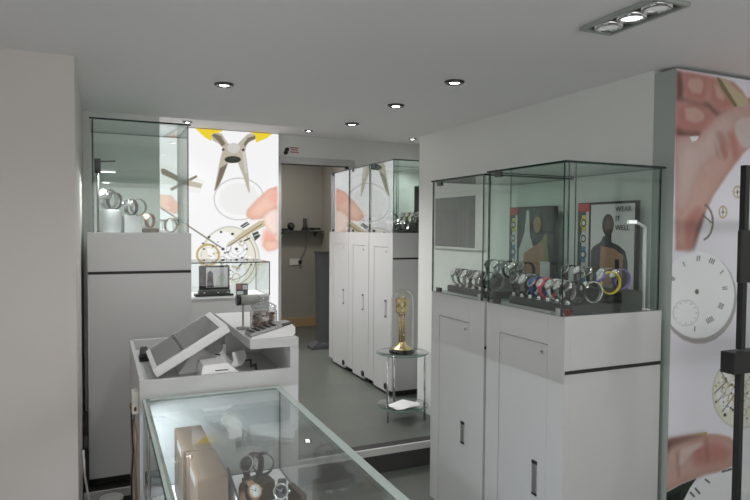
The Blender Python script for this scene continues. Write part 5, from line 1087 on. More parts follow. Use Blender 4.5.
def window(nm, lab, mtx, w_, z0, z1, n):
    w = MB()
    for k in range(n + 1): x = (w_ - .06) * k / n; w.box(x, x + .06, -.07, 0, z0, z1, 'dark_grey')
    w.box(0, w_, -.07, 0, z0, z0 + .06, 'dark_grey').box(0, w_, -.07, 0, z1 - .06, z1, 'dark_grey'); w.bm.transform(mtx)
    wf = struct(nm, w, lab, 'window')
    g = MB().pane(.01, w_ - .01, -.04, -.034, z0 + .01, z1 - .01, 'glass_window', 'glass_edge'); g.bm.transform(mtx); g.build('pane', wf)
    pt = bpy.data.lights.new('window_portal', 'AREA'); pt.shape = 'RECTANGLE'; pt.size = w_; pt.size_y = z1 - z0; pt.cycles.is_portal = True
    po = bpy.data.objects.new('window_portal', pt); COL.objects.link(po); po.matrix_world = mtx @ Matrix.Translation((w_ / 2, .005, (z0 + z1) / 2)) @ Matrix.Rotation(R(90), 4, 'X')
window('window_1', 'large shop window with dark mullions', Matrix.Translation((-1.35, -1.3, 0)), 4.65, .22, 2.02, 4)

# ------------------------------------------------------------------ ceiling lights
def spot(name, loc, power, parent=None, size=115, r=.03, col=(1, .99, .985)):
    l = bpy.data.lights.new(name, 'SPOT'); l.energy = power; l.spot_size = R(size); l.spot_blend = .7; l.shadow_soft_size = r; l.color = col
    o = bpy.data.objects.new(name, l); COL.objects.link(o); o.location = loc
    if parent: o.parent = parent
    return o
DL = [((.564, 3.10, CH), 'round recessed downlight alone at the left of the front ceiling', 1),
      ((1.56, 2.56, CH), 'round recessed downlight nearest to the right wall, first of the row of three', 1),
      ((1.555, 3.19, CH), 'round recessed downlight in the middle of the row of three', 1),
      ((1.56, 3.876, CH), 'round recessed downlight, farthest of the row of three', 1),
      ((2.09, 6.464, CF), 'round downlight in the far ceiling strip above the red notice', 1),
      ((3.39, 6.50, CF), 'round downlight in the far ceiling strip above the narrow towers', 1),
      ((.56, .90, CH), 'added unseen downlight over the near end of the glass counter', 2),  # this and the next three are out of view, added as fill
      ((.56, 1.75, CH), 'added unseen downlight over the middle of the glass counter', 2),
      ((2.75, 1.05, CH), 'added unseen downlight before the printed picture panel', 2),  # added to brighten the printed panel
      ((-.75, 1.2, CH), 'added unseen downlight left of the glass counter', 2),
      ((.95, 5.05, CF), 'added unseen downlight over the front of the smaller back counter', 3),  # this and the next are hidden, added to brighten the narrow towers
      ((1.45, 5.05, CF), 'added unseen downlight before the middle narrow tower', 3),
      ((.812, 6.49, CF), 'round downlight just above the square glass case with silver stands', 1)]
proto = None
for loc, lab, pw in DL:
    if proto is None:
        proto = thing('downlight', lab, 'ceiling light', loc, 0, 'ceiling downlights')
        MB().lathe([(.030, -.004), (.032, -.012), (.046, -.009), (.049, -.0005), (.030, -.0005), (.030, -.004)], 'dark_steel').build('trim_ring', proto)
        MB().lathe([(0, -.0105), (.020, -.009), (.029, -.004), (.029, -.001), (0, -.001)], 'lens_on').build('lamp', proto)
        d = proto
    else:
        d = copy_tree(proto); d.location = loc; d['label'] = lab
    spot('downlight_beam', (loc[0], loc[1], loc[2] - .03), {1: SPOTW, 2: NEARW, 3: HIDW}[pw] if loc[2] == CH or pw == 3 else FARW, size={1: 130, 2: 160, 3: 122}[pw] if loc[2] == CH or pw == 3 else 105)
f = thing('triple_spotlight', 'rectangular recessed fitting with three round lamps at upper right', 'ceiling light', (1.605, 1.523, CH))
fr = MB()
for a in ((-.072, .072, -.165, -.150), (-.072, .072, .150, .165), (-.072, -.057, -.15, .15), (.057, .072, -.15, .15)): fr.box(*a, -.014, -.0005, 'aluminium', .003)
fr.build('frame', f)
MB().box(-.057, .057, -.15, .15, -.003, -.0005, 'dark_grey').build('back_plate', f)
for y, lm in ((.1, 'lens_dim'), (0, 'led'), (-.1, 'lens_dim')):
    g = MB().lathe([(.036, -.004), (.037, -.016), (.046, -.014), (.047, -.004)], 'chrome', (0, y, 0)).build('gimbal_ring', f)
    MB().lathe([(0, -.013), (.025, -.012), (.036, -.008), (.036, -.004), (0, -.004)], lm, (0, y, 0)).build('lamp', f)
spot('spotlight_beam', (1.605, 1.523, CH - .05), SPOTW * .5)

# ------------------------------------------------------------------ flat printed pictures
import numpy as np
def blur(a, k):
    k = int(k)
    if k < 1: return a
    for ax in (0, 1):
        for _ in range(2):
            p = np.pad(a, [(k + 1, k) if i == ax else (0, 0) for i in (0, 1)], mode='edge'); c = np.cumsum(p, ax); n = 2 * k + 1
            a = (np.take(c, range(n, c.shape[ax]), ax) - np.take(c, range(0, c.shape[ax] - n), ax)) / n
    return a
def picture(name, parent, art, y, lit, bg, cell):
    """A flat print: the artwork is worked out on a fine grid and kept as the colours of the sheet's points."""
    x0, x1, z0, z1, bgm = bg
    nx, nz = int((x1 - x0) / cell) + 1, int((z1 - z0) / cell) + 1
    gx, gz = np.linspace(x0, x1, nx), np.linspace(z0, z1, nz)
    img = np.empty((nz, nx, 3)); img[:] = PRINT[bgm]; rng = np.random.default_rng(3)
    grain = blur(rng.random((nz, nx)), 2) - .5
    for lay, m, poly in sorted(art, key=lambda t: t[0]):
        px = np.array([p[0] for p in poly]); pz = np.array([p[1] for p in poly])
        flesh = m.startswith('skin') or m == 'nail'; big = min(px.max() - px.min(), pz.max() - pz.min()) / cell
        soft = 1 if flesh else 0
        if m in ('skin_red', 'skin_dark'): soft = int(min(7, max(2, big * .14)))
        R_ = int(min(11, big * .15)) if flesh and m in ('skin', 'skin_pale') else 0
        pad = 2 * max(soft, R_) + 3
        a0, a1 = np.searchsorted(gx, px.min()) - pad, np.searchsorted(gx, px.max()) + pad
        b0, b1 = np.searchsorted(gz, pz.min()) - pad, np.searchsorted(gz, pz.max()) + pad
        ex = x0 + (np.arange(a0, a1)) * (x1 - x0) / (nx - 1); ez = z0 + (np.arange(b0, b1)) * (z1 - z0) / (nz - 1)
        mask = np.zeros((b1 - b0, a1 - a0))
        for ox in (-.25, .25):
            for oz in (-.25, .25):
                X, Z = np.meshgrid(ex + ox * cell, ez + oz * cell); ins = np.zeros(X.shape, bool)
                for i in range(len(px)):
                    xa, za, xb, zb = px[i - 1], pz[i - 1], px[i], pz[i]
                    if za == zb: continue
                    ins ^= ((za > Z) != (zb > Z)) & (X < (xb - xa) * (Z - za) / (zb - za) + xa)
                mask += ins / 4
        al = blur(mask, soft); c = np.array((LIT_PRINT if lit else PRINT).get(m, PRINT[m])) * np.ones(mask.shape + (1,))
        if R_:
            t = np.clip((blur(mask, R_) - .35) / .6, 0, 1)[..., None]
            c = c * (t + (1 - t) * np.array((.80, .64, .60)))
        s0, s1, t0, t1 = max(a0, 0), min(a1, nx), max(b0, 0), min(b1, nz)
        if s0 >= s1 or t0 >= t1: continue
        al = al[t0 - b0:t1 - b0, s0 - a0:s1 - a0, None]; c = c[t0 - b0:t1 - b0, s0 - a0:s1 - a0]
        if flesh: c = c * (1 + .35 * grain[t0:t1, s0:s1, None])
        img[t0:t1, s0:s1] = img[t0:t1, s0:s1] * (1 - al) + c * al
    V = np.empty((nz, nx, 3)); V[..., 0] = gx; V[..., 1] = y; V[..., 2] = gz[:, None]
    idx = np.arange(nx * nz).reshape(nz, nx); q = np.stack([idx[:-1, :-1], idx[:-1, 1:], idx[1:, 1:], idx[1:, :-1]], -1).reshape(-1, 4)
    me = bpy.data.meshes.new(name); me.from_pydata(V.reshape(-1, 3).tolist(), [], q.tolist())
    at = me.color_attributes.new('print', 'FLOAT_COLOR', 'POINT')
    at.data.foreach_set('color', np.concatenate([img.reshape(-1, 3), np.ones((nx * nz, 1))], 1).ravel())
    me.materials.append(print_mat(lit)); o = bpy.data.objects.new(name, me); COL.objects.link(o); o.parent = parent
    return o
lb = thing('light_box', 'bright backlit picture of pliers, watch movement and fingers on the back wall', 'light box', (0, 0, 0))
MB().box(.550, 1.858, 6.842, 6.879, .30, 2.466, 'white_plastic').build('frame', lb)
picture('printed_picture', lb, ART_BACK, 6.8405, True, (.554, 1.854, .31, 2.462, 'white'), .0058)
pp = thing('picture_panel', 'large printed panel of a hand, a white watch dial and gears at the right edge', 'picture panel', (0, 0, 0))
MB().box(2.2505, 3.49, 1.887, 1.999, -.13, 2.094, 'box_side').build('panel', pp)
picture('printed_picture', pp, ART_SIDE, 1.8855, False, (2.2515, 3.48, -.12, 2.090, 'paper'), .0042)

# ------------------------------------------------------------------ display towers
def tower(x0, x1, y0, y1, zb, zc, zg, zgr, label, door=None, group=None, slot=None, edge='glass_edge', knob_low=False, front='glass', over=(0, 0), inset=(.008, .008)):
    """Cabinet with a locked door towards -X (or none), a dark shadow gap on its sides, and a glass case on top."""
    t = thing('display_tower', label, 'display cabinet', (x0, y0, zb), 0, group)
    X, Y, Z = x1 - x0, y1 - y0, zc - zb; g = zgr - zb
    b = MB()
    fd = .03 if door else 0                       # the door side is one slab over both boxes
    b.box(fd, X, 0, Y, .05, g - .0075, 'laminate', .0015).box(fd, X, 0, Y, g + .0075, Z, 'laminate', .0015)
    if door:                                      # frame around the door leaf
        (d0, d1, e0, e1) = door; d0 -= y0; d1 -= y0; e0 -= zb; e1 -= zb
        b.box(0, .03, 0, d0, .05, Z, 'laminate', .0015).box(0, .03, d1, Y, .05, Z, 'laminate', .0015).box(0, .03, d0, d1, e1, Z, 'laminate').box(0, .03, d0, d1, .05, max(e0, .051), 'laminate')
    b.build('cabinet', t)
    MB().box(.003, X - .002, -.0012, Y + .0012, g - .0072, g + .0072, 'groove').build('shadow_gap', t)
    MB().box(.03, X - .03, .03, Y - .03, 0, .05, 'groove').build('plinth', t)
    if door:
        dr = MB().box(.002, .022, d0 + .003, d1 - .003, e0 + .002, e1 - .003, 'laminate_door', .0015).build('door', t)
        MB().box(.022, .0295, d0, d1, e0, e1, 'groove').build('backing', dr)
        MB().cyl((0, d0 + .036, e1 - .036), .0085, .008, 'brushed', 16, axis='x').cyl((-.0045, d0 + .036, e1 - .036), .003, .002, 'groove', 8, axis='x').build('lock', dr)
        s0, s1, sy = slot; s0 -= zb; s1 -= zb; sy -= y0
        MB().box(-.003, .003, sy, sy + .030, s0, s1, 'brushed').box(-.0035, .0, sy - .001, sy + .031, s1 - .006, s1 + .008, 'groove').box(-.0035, .0, sy - .001, sy + .031, s0 - .006, s0 + .004, 'groove').build('handle', dr, 'brushed metal recessed pull')
        if knob_low: MB().cyl((-.002, d0 + .03, e0 + .05), .026, .012, 'black', 16, axis='x').build('door_stop', dr, 'round black door buffer')
    i, th = inset[0], .007; e = X - inset[1]; q = .008
    for nm, a in (('glass_pane', (i, e, q, q + th)), ('glass_pane', (i, e, Y - q - th, Y - q)), ('glass_pane', (e - th, e, q + th, Y - q - th)), ('glass_door', (i, i + th, q + th + .001, Y - q - th - .001))):
        p = MB().pane(*a, Z + .001, zg - zb - .0095, front if nm == 'glass_door' else 'glass', edge).build(nm, t)
    if door:
        for zz in (zg - zb - .034, Z + .003):
            MB().box(i - .004, i + th + .004, Y - .105, Y - .062, zz, zz + .024, 'dark_steel', .002).build('hinge', p)
        MB().box(i - .006, i + th + .006, q + .012, q + .036, Z + .002, Z + .03, 'brushed', .002).build('catch', p)
    MB().pane(-over[0], X + over[1], -.001, Y + .001, zg - zb - .009, zg - zb, 'glass', edge).build('glass_top', t)
    return t
tower(1.688, 2.222, 1.908, 2.450, ZL, 1.053, 1.676, .826, 'nearest large white display tower with a glass case of coloured watches', (2.008, 2.347, -.10, .925), 'large display towers on the right', (.27, .405, 2.065), over=(.010, .006), inset=(-.005, .010))
tower(1.690, 2.222, 2.474, 2.990, ZL, 1.053, 1.668, .826, 'second large white display tower, the one farther from the picture panel, with steel watches', (2.604, 2.903, -.10, .930), 'large display towers on the right', (.305, .405, 2.640), over=(.010, .006), inset=(-.005, .010))
tower(-.065, .465, 3.560, 4.085, 0, 1.367, 1.974, 1.153, 'tall white display tower by the pinkish wall block with silver stands inside', None, None, over=(-.015, 0), inset=(.026, .012))
for y0, y1, lab, k in ((4.532, 5.018, 'narrow white tower nearest to the domed clock, first of the row of three', 0), (5.025, 5.510, 'narrow white tower in the middle of the row of three', 1), (5.517, 6.055, 'narrow white tower beside the doorway, last of the row of three', 2)):
    tower(2.190, 2.725, y0, y1, 0, 1.364, 1.972, 1.153, lab, (y0 + .085, y1 - .11, .02, 1.245), 'narrow towers along the alcove', (.66, .79, y0 + .115), knob_low=True, front='glass_coated')

# ------------------------------------------------------------------ wristwatches
def watch_meshes(strap, case, dial, sc=1., steel=False):
    """One closed watch standing on its strap; axis along X, dial towards -Y and up."""
    n, a, b, wd = 26, .029, .032, .0105
    mb = MB(); rings = []; wd = .0095
    for i in range(n):
        t = 2 * math.pi * i / n; c, s_ = math.cos(t), math.sin(t)
        th = .0030 + (.0007 if steel and i % 2 else 0); w2 = wd * (1 - .2 * (1 - math.cos(t - R(148))) / 2) + (.0008 if steel and i % 2 else 0)
        q = []
        for x, k in ((-w2, 0), (w2, 0), (w2, th), (-w2, th)): q.append((x * sc, c * (a + k) * sc, (.0357 + s_ * (b + k)) * sc))
        rings.append([mb.bm.verts.new(p) for p in q])
    for i in range(n):
        for k in range(4): mb.face([rings[i][k], rings[i][(k + 1) % 4], rings[(i + 1) % n][(k + 1) % 4], rings[(i + 1) % n][k]], strap, not steel)
    e = R(32); nrm = Vector((0, -math.cos(e), math.sin(e))); ctr = Vector((0, -math.cos(e) * a, .0345 + math.sin(e) * b))
    up = Vector((0, math.sin(e), math.cos(e))); B = Matrix(((1, up.x, nrm.x), (0, up.y, nrm.y), (0, up.z, nrm.z))).to_4x4()
    T = Matrix.Scale(sc, 4) @ Matrix.Translation(ctr) @ B
    cs = MB().lathe([(0, -.001), (.0165, -.001), (.019, .002), (.019, .007), (.0165, .0095), (.0155, .008), (0, .008)], case, n=24); cs.bm.transform(T)
    dl = MB().lathe([(0, .0082), (.0152, .0082), (.0152, .0086), (0, .0086)], dial, n=24)
    for k in range(12):
        c, s_ = math.cos(R(30 * k)), math.sin(R(30 * k)); hm = 'steel' if dial in ('black_dial', 'blue_dial') else 'black'
        dl.face([dl.bm.verts.new((c * r_ - s_ * o_, s_ * r_ + c * o_, .0089)) for r_, o_ in ((.0115, -.0006), (.0142, -.0006), (.0142, .0006), (.0115, .0006))], hm)
    for ang, ln, w_ in ((60, .008, .0008), (150, .0115, .0006)):
        c, s_ = math.cos(R(ang)), math.sin(R(ang))
        dl.face([dl.bm.verts.new((c * r_ - s_ * o_, s_ * r_ + c * o_, .0092)) for r_, o_ in ((-.002, -w_), (ln, -w_), (ln, w_), (-.002, w_))], hm)
    dl.bm.transform(T)
    cr = MB().cyl((.0205, 0, .0045), .0028, .004, case, 10, axis='x'); cr.bm.transform(T)
    return mb, cs, dl, cr
WP = {}
def watch(kind, loc, rz, label, group, sc=1.):
    if (kind, sc) not in WP:
        strap, case, dial, steel = KIND[kind]
        w = thing('wristwatch', label, 'watch', loc, R(rz), group)
        s_, c, d, k = watch_meshes(strap, case, dial, sc, steel)
        s_.build('strap', w); cw = c.build('case', w); d.build('dial', cw); k.build('crown', cw)
        WP[(kind, sc)] = w
    else:
        w = copy_tree(WP[(kind, sc)]); w.location = loc; w.rotation_euler = (0, 0, R(rz)); tag(w, label, 'watch', group)
    return w
KIND = {'steel': ('strap_steel', 'chrome', 'cream_dial', True), 'dark': ('dark_steel', 'steel', 'black_dial', True), 'black': ('black_strap', 'steel', 'black_dial', False),
        'blue': ('blue', 'steel', 'blue_dial', False), 'pink': ('pink', 'pink', 'cream_dial', False), 'white': ('white_strap', 'steel', 'cream_dial', False),
        'clear': ('purple', 'chrome', 'cream_dial', False), 'yellow': ('yellow_strap', 'purple', 'cream_dial', False), 'copper': ('copper', 'copper', 'cream_dial', True), 'gold': ('gold', 'gold', 'cream_dial', True)}

# nearest tower: stepped dark base, watches in two rows, price tags, show card, lamp
ZA = 1.0545
def riser(x0, x1, y0, y1, z, h, h2, label, split=.55):
    r = thing('stepped_base', label, 'display base', (x0, y0, z))
    xs = (x1 - x0) * split
    MB().box(0, xs, 0, y1 - y0, 0, h, 'charcoal_base', .002).build('step', r)
    MB().box(xs + .0005, x1 - x0, 0, y1 - y0, 0, h2, 'charcoal_base', .002).build('step', r)
    return r
GA = 'watches in the nearest glass case'
riser(1.755, 2.135, 1.935, 2.365, ZA, .036, .085, 'dark stepped base under the coloured watches', .69)
za = ZA + .0365; zb_ = ZA + .0855
row = [('dark', 2.345, 'dark steel watch at the far end of the front row of the coloured watches'), ('steel', 2.285, 'steel watch left of the blue one in the nearest glass case'), ('blue', 2.225, 'blue strap watch in the nearest glass case'),
       ('pink', 2.165, 'pinkish red watch in the nearest glass case'), ('white', 2.108, 'white strap watch beside the pinkish red one'), ('steel', 2.052, 'steel watch just left of the glass corner in the nearest case'), ('black', 1.990, 'black strap watch at the glass corner of the nearest case')]
for k, y, lab in row: watch(k, (1.815, y, za), -98 if y > 2.06 else -104, lab, GA, 1.5 if y > 2.26 else 1.35)
row2 = [('dark', (2.075, 2.30), -100, 'dark watch at the far end of the back row of the nearest glass case'), ('steel', (2.075, 2.225), -100, 'steel watch in the back row behind the blue one'), ('dark', (2.075, 2.150), -100, 'dark steel watch in the back row behind the pinkish red one'),
        ('steel', (2.075, 2.075), -100, 'steel watch in the back row behind the glass corner'), ('clear', (2.08, 2.000), -100, 'purple strap watch in the back row beside the yellow one')]
for k, p, rz, lab in row2: watch(k, (*p, zb_), rz, lab, GA, 1.3)
watch('steel', (1.908, 1.992, za), -106, 'steel watch in the front row right of the glass corner', GA, 1.3)
st = thing('watch_holder', 'black holder carrying the yellow and purple watch', 'watch stand', (1.985, 1.975, za))
MB().box(-.024, .024, -.03, .024, 0, .006, 'black', .001).build('foot', st)
MB().box(-.008, .008, .010, .018, .006, .03, 'black').box(-.022, .022, -.026, .022, .03, .034, 'black', .001).build('post', st)
watch('yellow', (1.985, 1.972, za + .0345), -112, 'yellow and purple watch raised at the right of the nearest glass case', GA, 1.4)
def price_tag(loc, lab, rz=-90, group='price tags in front of the watches'):
    global PT
    if PT is None:
        PT = thing('price_tag', lab, 'price tag', loc, R(rz), group)
        MB().loft([[(-.008, -.004, 0), (.008, -.004, 0), (.008, .004, 0), (-.008, .004, 0)], [(-.008, 0, .014), (.008, 0, .014), (.008, .002, .014), (-.008, .002, .014)]], 'white_paper').build('card', PT)
        MB().box(-.005, .005, -.0036, -.0030, .003, .006, 'black').build('print', PT)
        return PT
    c = copy_tree(PT); c.location = loc; c.rotation_euler = (0, 0, R(rz)); tag(c, lab, 'price tag', group); return c
PT = None
for k, y in enumerate((2.35, 2.29, 2.23, 2.17, 2.11, 2.05, 1.985)):
    price_tag((1.768, y, za), ('first', 'second', 'third', 'fourth', 'fifth', 'sixth', 'seventh')[k] + ' small white price tag from the tower gap before the coloured watches')
tb = thing('watch_box', 'small dark red watch box in the front corner of the nearest glass case', 'box', (1.722, 1.932, ZA), R(20))
MB().box(-.011, .011, -.010, .010, 0, .016, 'tag_red', .002).build('base', tb); MB().box(-.012, .012, -.011, .011, .0163, .024, 'tag_red', .002).build('lid', tb)
cu = MB().lathe([(.022, 0), (.022, .004), (.006, .008), (.006, .03), (.02, .045), (.022, .05), (.019, .047), (0, .04)], 'acrylic', n=20).build('cone')
cu.name = 'acrylic_cone'; cu.location = (1.72, 1.995, ZA); tag(cu, 'clear acrylic stand at the glass corner of the nearest case', 'display stand')

# far tower of the pair
GB = 'steel watches in the second glass case'
riser(1.755, 2.135, 2.515, 2.93, ZA, .036, .085, 'dark stepped base under the row of steel watches')
nm = ('first', 'second', 'third', 'fourth', 'fifth', 'sixth', 'seventh')
for k in range(7): watch('dark' if k % 2 else 'steel', (1.815, 2.905 - .058 * k, za), -96, nm[k] + ' watch from the far end in the front row of the second glass case', GB, 1.3)
for k in range(5): watch('steel' if k % 2 else 'dark', (2.01, 2.86 - .075 * k, zb_), -96, nm[k] + ' watch from the far end in the back row of the second glass case', GB, 1.3)
for k in range(6): price_tag((1.768, 2.88 - .062 * k, za), nm[k] + ' small white price tag from the far end before the steel watches')

# show cards at the back of the two cases
def show_card(y0, y1, z1, label, text):
    c = thing('show_card', label, 'show card', (2.186, y0, ZA)); W, H = y1 - y0, z1 - ZA
    MB().box(0, .024, 0, W, 0, H, 'card_black', .002).build('board', c)
    f = -.0006
    p = MB(); sw = .078                                       # strip with watches is at the far (left seen) end
    def quad(a0, a1, b0, b1, m, k=1):
        p.face([p.bm.verts.new((f * k, a, b)) for a, b in ((a0, b0), (a1, b0), (a1, b1), (a0, b1))], m)
    def blob(cy, cz, ry, rz_, m, k, n=20):
        p.face([p.bm.verts.new((f * k, cy + ry * math.cos(2 * math.pi * i / n), cz + rz_ * math.sin(2 * math.pi * i / n))) for i in range(n)], m)
    def poly(pts, m, k): p.face([p.bm.verts.new((f * k, a, b)) for a, b in pts], m)
    quad(W - sw, W - .004, H - .045, H - .004, 'red')
    quad(W - sw, W - .004, .004, H - .046, 'print_dark')
    quad(W - sw + .002, W - sw + .02, .004, H - .046, 'card_grey', 2)
    for i, m in enumerate(('print_yellow', 'card_grey', 'print_blue', 'card_grey', 'print_blue')):
        zc_ = H - .10 - i * .078
        quad(W - .056, W - .030, zc_ - .038, zc_ + .038, m, 3); blob(W - .043, zc_, .024, .026, m, 4); blob(W - .043, zc_, .018, .020, 'card_black', 5); blob(W - .043, zc_, .012, .012, 'card_grey', 6)
    a0, a1 = .008, W - sw - .012
    if text:
        quad(a0, a1, .01, H - .012, 'card_grey')
        blob(a0 + .158, H - .110, .037, .052, 'figure_hair', 2); blob(a0 + .152, H - .118, .026, .040, 'figure_face', 2.2); quad(a0 + .135, a0 + .175, H - .20, H - .14, 'figure_hair', 2.1)  # man's figure: print together with a glass reflection drawn into it
        poly([(a1 - .004, .012), (a1 - .004, H - .235), (a1 - .02, H - .215), (a0 + .20, H - .19), (a0 + .188, H - .165), (a0 + .15, H - .155), (a0 + .135, H - .19), (a0 + .09, H - .205), (a0 + .05, H - .23), (a0 + .035, H - .28), (a0 + .03, .012)], 'print_dark', 2.5)
        poly([(a0 + .21, .015), (a0 + .20, H - .21), (a0 + .12, H - .22), (a0 + .06, H - .25), (a0 + .07, .015)], 'print_skin', 3.2)
        quad(a0 + .085, a0 + .11, .02, H - .27, 'card_black', 4)
    else:
        quad(a0, a1, .01, H - .012, 'print_dark')
        poly([(a1 - .004, .012), (a1 - .004, H - .24), (a1 - .05, H - .15), (a1 - .07, H - .02), (a1 - .09, H - .02), (a1 - .10, H - .16), (a1 - .15, H - .26), (a1 - .17, .012)], 'print_shirt', 2)
        blob(a0 + .13, H - .10, .032, .045, 'print_skin', 3)
        poly([(a1 - .03, .10), (a1 - .05, H - .26), (a0 + .09, H - .19), (a0 + .07, H - .24), (a0 + .09, .10)], 'print_skin', 4)
        poly([(a0 + .10, .012), (a0 + .11, H - .20), (a0 + .05, H - .14), (a0 + .03, H - .30), (a0 + .03, .012)], 'print_olive', 3.5)
        quad(a0 + .02, a0 + .10, .02, H - .30, 'card_grey', 5)
    p.build('print', c, recalc=False)
    if text:
        for i, tx in enumerate(text):
            lettering(tx, .034, 'card_black', 'lettering', c, Matrix.Translation((f * 5, a0 + .112, H - .048 - i * .043)) @ Matrix.Rotation(R(-90), 4, 'Z') @ Matrix.Rotation(R(90), 4, 'X'))
    return c
show_card(2.024, 2.391, 1.535, 'framed show card with red corner, man silhouette and large lettering', ('WEAR', 'IT', 'WELL'))
show_card(2.564, 2.955, 1.528, 'dark show card with red corner and a figure in a white shirt', None)
def case_lamp(loc, h, rz, label, arm=.05):
    l = thing('case_lamp', label, 'lamp', loc, R(rz))
    MB().box(-.02, .02, -.02, .02, 0, .005, 'white_plastic', .001).build('base', l)
    MB().cyl((0, 0, .0025 + h / 2), .0075, h - .005, 'white_plastic', 12).build('post', l)
    a = MB().tube([(0, 0, h - .005), (-arm * .5, 0, h + .012), (-arm, 0, h + .022)], .0065, 'white_plastic').build('arm', l)
    MB().box(-arm - .028, -arm + .01, -.012, .012, h + .011, h + .03, 'chrome', .003).build('lamp_head', a)
    return l
case_lamp((2.165, 1.956, ZA), .362, -20, 'white bent-arm lamp at the right end of the nearest glass case')
wsn = thing('wall_panel', 'dark grey panel with pale frame flat on the wall, seen through the second glass case', 'screen', (2.2475, 3.29, 1.262))  # flat dark panel in a pale surround
MB().box(-.012, 0, 0, .64, 0, .014, 'pale_trim').box(-.012, 0, 0, .64, .360, .40, 'pale_trim').box(-.012, 0, 0, .10, .0145, .3595, 'pale_trim').box(-.012, 0, .627, .64, .0145, .3595, 'pale_trim').build('frame', wsn)
MB().box(-.011, -.001, .1005, .6265, .0147, .3592, 'grey_gloss').build('panel', wsn)

# ------------------------------------------------------------------ left tower contents
ZT = 1.3685
cs = thing('cylinder_stand', 'round silver display stand in the square glass case', 'display stand', (.052, 3.75, ZT))
MB().lathe([(0, 0), (.059, 0), (.060, .002), (.060, .121), (.058, .124), (0, .124)], 'silver_paint', n=40).build('drum', cs)
MB().lathe([(0, .1245), (.055, .1245), (.055, .127), (0, .127)], 'display_white', n=40).build('top_pad', cs)
bs = thing('block_stand', 'square silver display stand beside the round one', 'display stand', (.165, 3.76, ZT), R(6))
MB().box(-.046, .046, -.046, .046, 0, .092, 'silver_paint', .003).build('block', bs); MB().box(-.042, .042, -.042, .042, .0925, .095, 'display_white').build('top_pad', bs)
ls = thing('low_stand', 'low brown display stand in the square glass case', 'display stand', (.262, 3.76, ZT), R(4))
MB().box(-.042, .042, -.04, .04, 0, .022, 'oak', .002).build('block', ls); MB().box(-.036, .036, -.034, .034, .0225, .026, 'print_skin').build('top_pad', ls)
GL = 'watches in the square glass case'
watch('steel', (.046, 3.732, ZT + .1275), -52, 'steel watch standing on the round silver stand', GL, 1.6)
watch('dark', (.074, 3.79, ZT + .1275), -125, 'dark steel watch standing on the round silver stand', GL, 1.4)
watch('dark', (.160, 3.738, ZT + .0955), -50, 'dark steel watch at the left on the square silver stand', GL, 1.3)
watch('steel', (.203, 3.803, ZT + .0955), -70, 'steel watch at the right on the square silver stand', GL, 1.4)
watch('copper', (.262, 3.76, ZT + .0265), -40, 'copper coloured watch on the low brown stand', GL, 1.15)
for x, lab in ((.335, 'clear acrylic stand in the middle right of the square glass case'), (.395, 'clear acrylic stand at the right corner of the square glass case')):
    a = MB().lathe([(.028, 0), (.028, .005), (.012, .012), (.014, .05), (.026, .075), (.02, .072), (0, .06)], 'acrylic', n=20).build('acrylic_cone'); a.location = (x, 3.72, ZT); tag(a, lab, 'display stand')
watch('gold', (.380, 3.80, ZT), 60, 'gold watch behind the clear stand at the right of the square glass case', GL, 1.2)
cl = thing('case_spotlight', 'black and silver spotlight on a dark upright in the square glass case', 'lamp', (-.012, 3.66, ZT))
MB().box(-.012, .012, -.012, .012, 0, .004, 'black').cyl((0, 0, .175), .006, .342, 'dark_grey', 10).build('upright', cl)
MB().box(-.016, .016, -.016, .016, .322, .40, 'black', .003).build('bracket', cl)
MB().tube([(.012, 0, .385), (.09, .01, .392)], .004, 'dark_steel').build('rod', cl)
hd = MB().box(.010, .092, -.012, .022, .330, .346, 'chrome', .004).build('lamp_head', cl)
MB().box(.014, .088, -.008, .018, .3285, .3298, 'led').build('lamp', hd)
al = bpy.data.lights.new('case_glow', 'AREA'); al.shape = 'RECTANGLE'; al.size = .075; al.size_y = .025; al.energy = CASEW; al.color = (.93, 1, .97)
ao = bpy.data.objects.new('case_glow', al); COL.objects.link(ao); ao.location = (.03, 3.665, ZT + .325)

# ------------------------------------------------------------------ small watches in the narrow towers
def small_watch(kind):
    mb, c_, d_, k_ = watch_meshes(*KIND[kind][:3], 1.3, KIND[kind][3])
    me = bpy.data.meshes.new('wristwatch'); 
    for src in (c_, d_):
        tm = bpy.data.meshes.new('tmp'); src.bm.to_mesh(tm); off = len(mb.mats)
        for m in src.mats: mb.mi(m)
        ix = [mb.mi(m) for m in src.mats]; n0 = len(mb.bm.faces); mb.bm.from_mesh(tm); mb.bm.faces.ensure_lookup_table()
        for f_ in mb.bm.faces[n0:]: f_.material_index = ix[f_.material_index]
        bpy.data.meshes.remove(tm); src.bm.free()
    k_.bm.free(); mb.bm.to_mesh(me); mb.bm.free()
    for m in mb.mats: me.materials.append(M[m])
    return me
SM = {k: small_watch(k) for k in ('steel', 'dark', 'gold')}
ZN = 1.3655
tn = ('nearest narrow tower', 'middle narrow tower', 'last narrow tower')
for i, (y0, y1) in enumerate(((4.532, 5.018), (5.025, 5.510), (5.517, 6.055))):
    b = MB().box(0, .30, 0, y1 - y0 - .10, 0, .02, 'charcoal_base', .002).box(.17, .30, 0, y1 - y0 - .10, .0205, .085, 'charcoal_base', .002).build('stepped_base'); b.location = (2.26, y0 + .05, ZN)
    tag(b, 'dark stepped base in the ' + tn[i], 'display base')
    for r_ in range(2):
        for k in range(4):
            o = bpy.data.objects.new('wristwatch', SM[('steel', 'dark', 'steel', 'gold')[(k + r_ + i) % 4]]); COL.objects.link(o)
            o.location = (2.30 + .055 + r_ * .135, y0 + .095 + k * .095, ZN + (.0205 if r_ == 0 else .0855)); o.rotation_euler = (0, 0, R(-62))
            tag(o, '%s watch from the near end in the %s row of the %s' % (nm[k], ('front', 'back')[r_], tn[i]), 'watch', 'watches in the narrow towers')
pb = thing('poster_board', 'dark poster board standing at the back of the nearest narrow tower', 'show card', (2.60, 4.60, ZN))
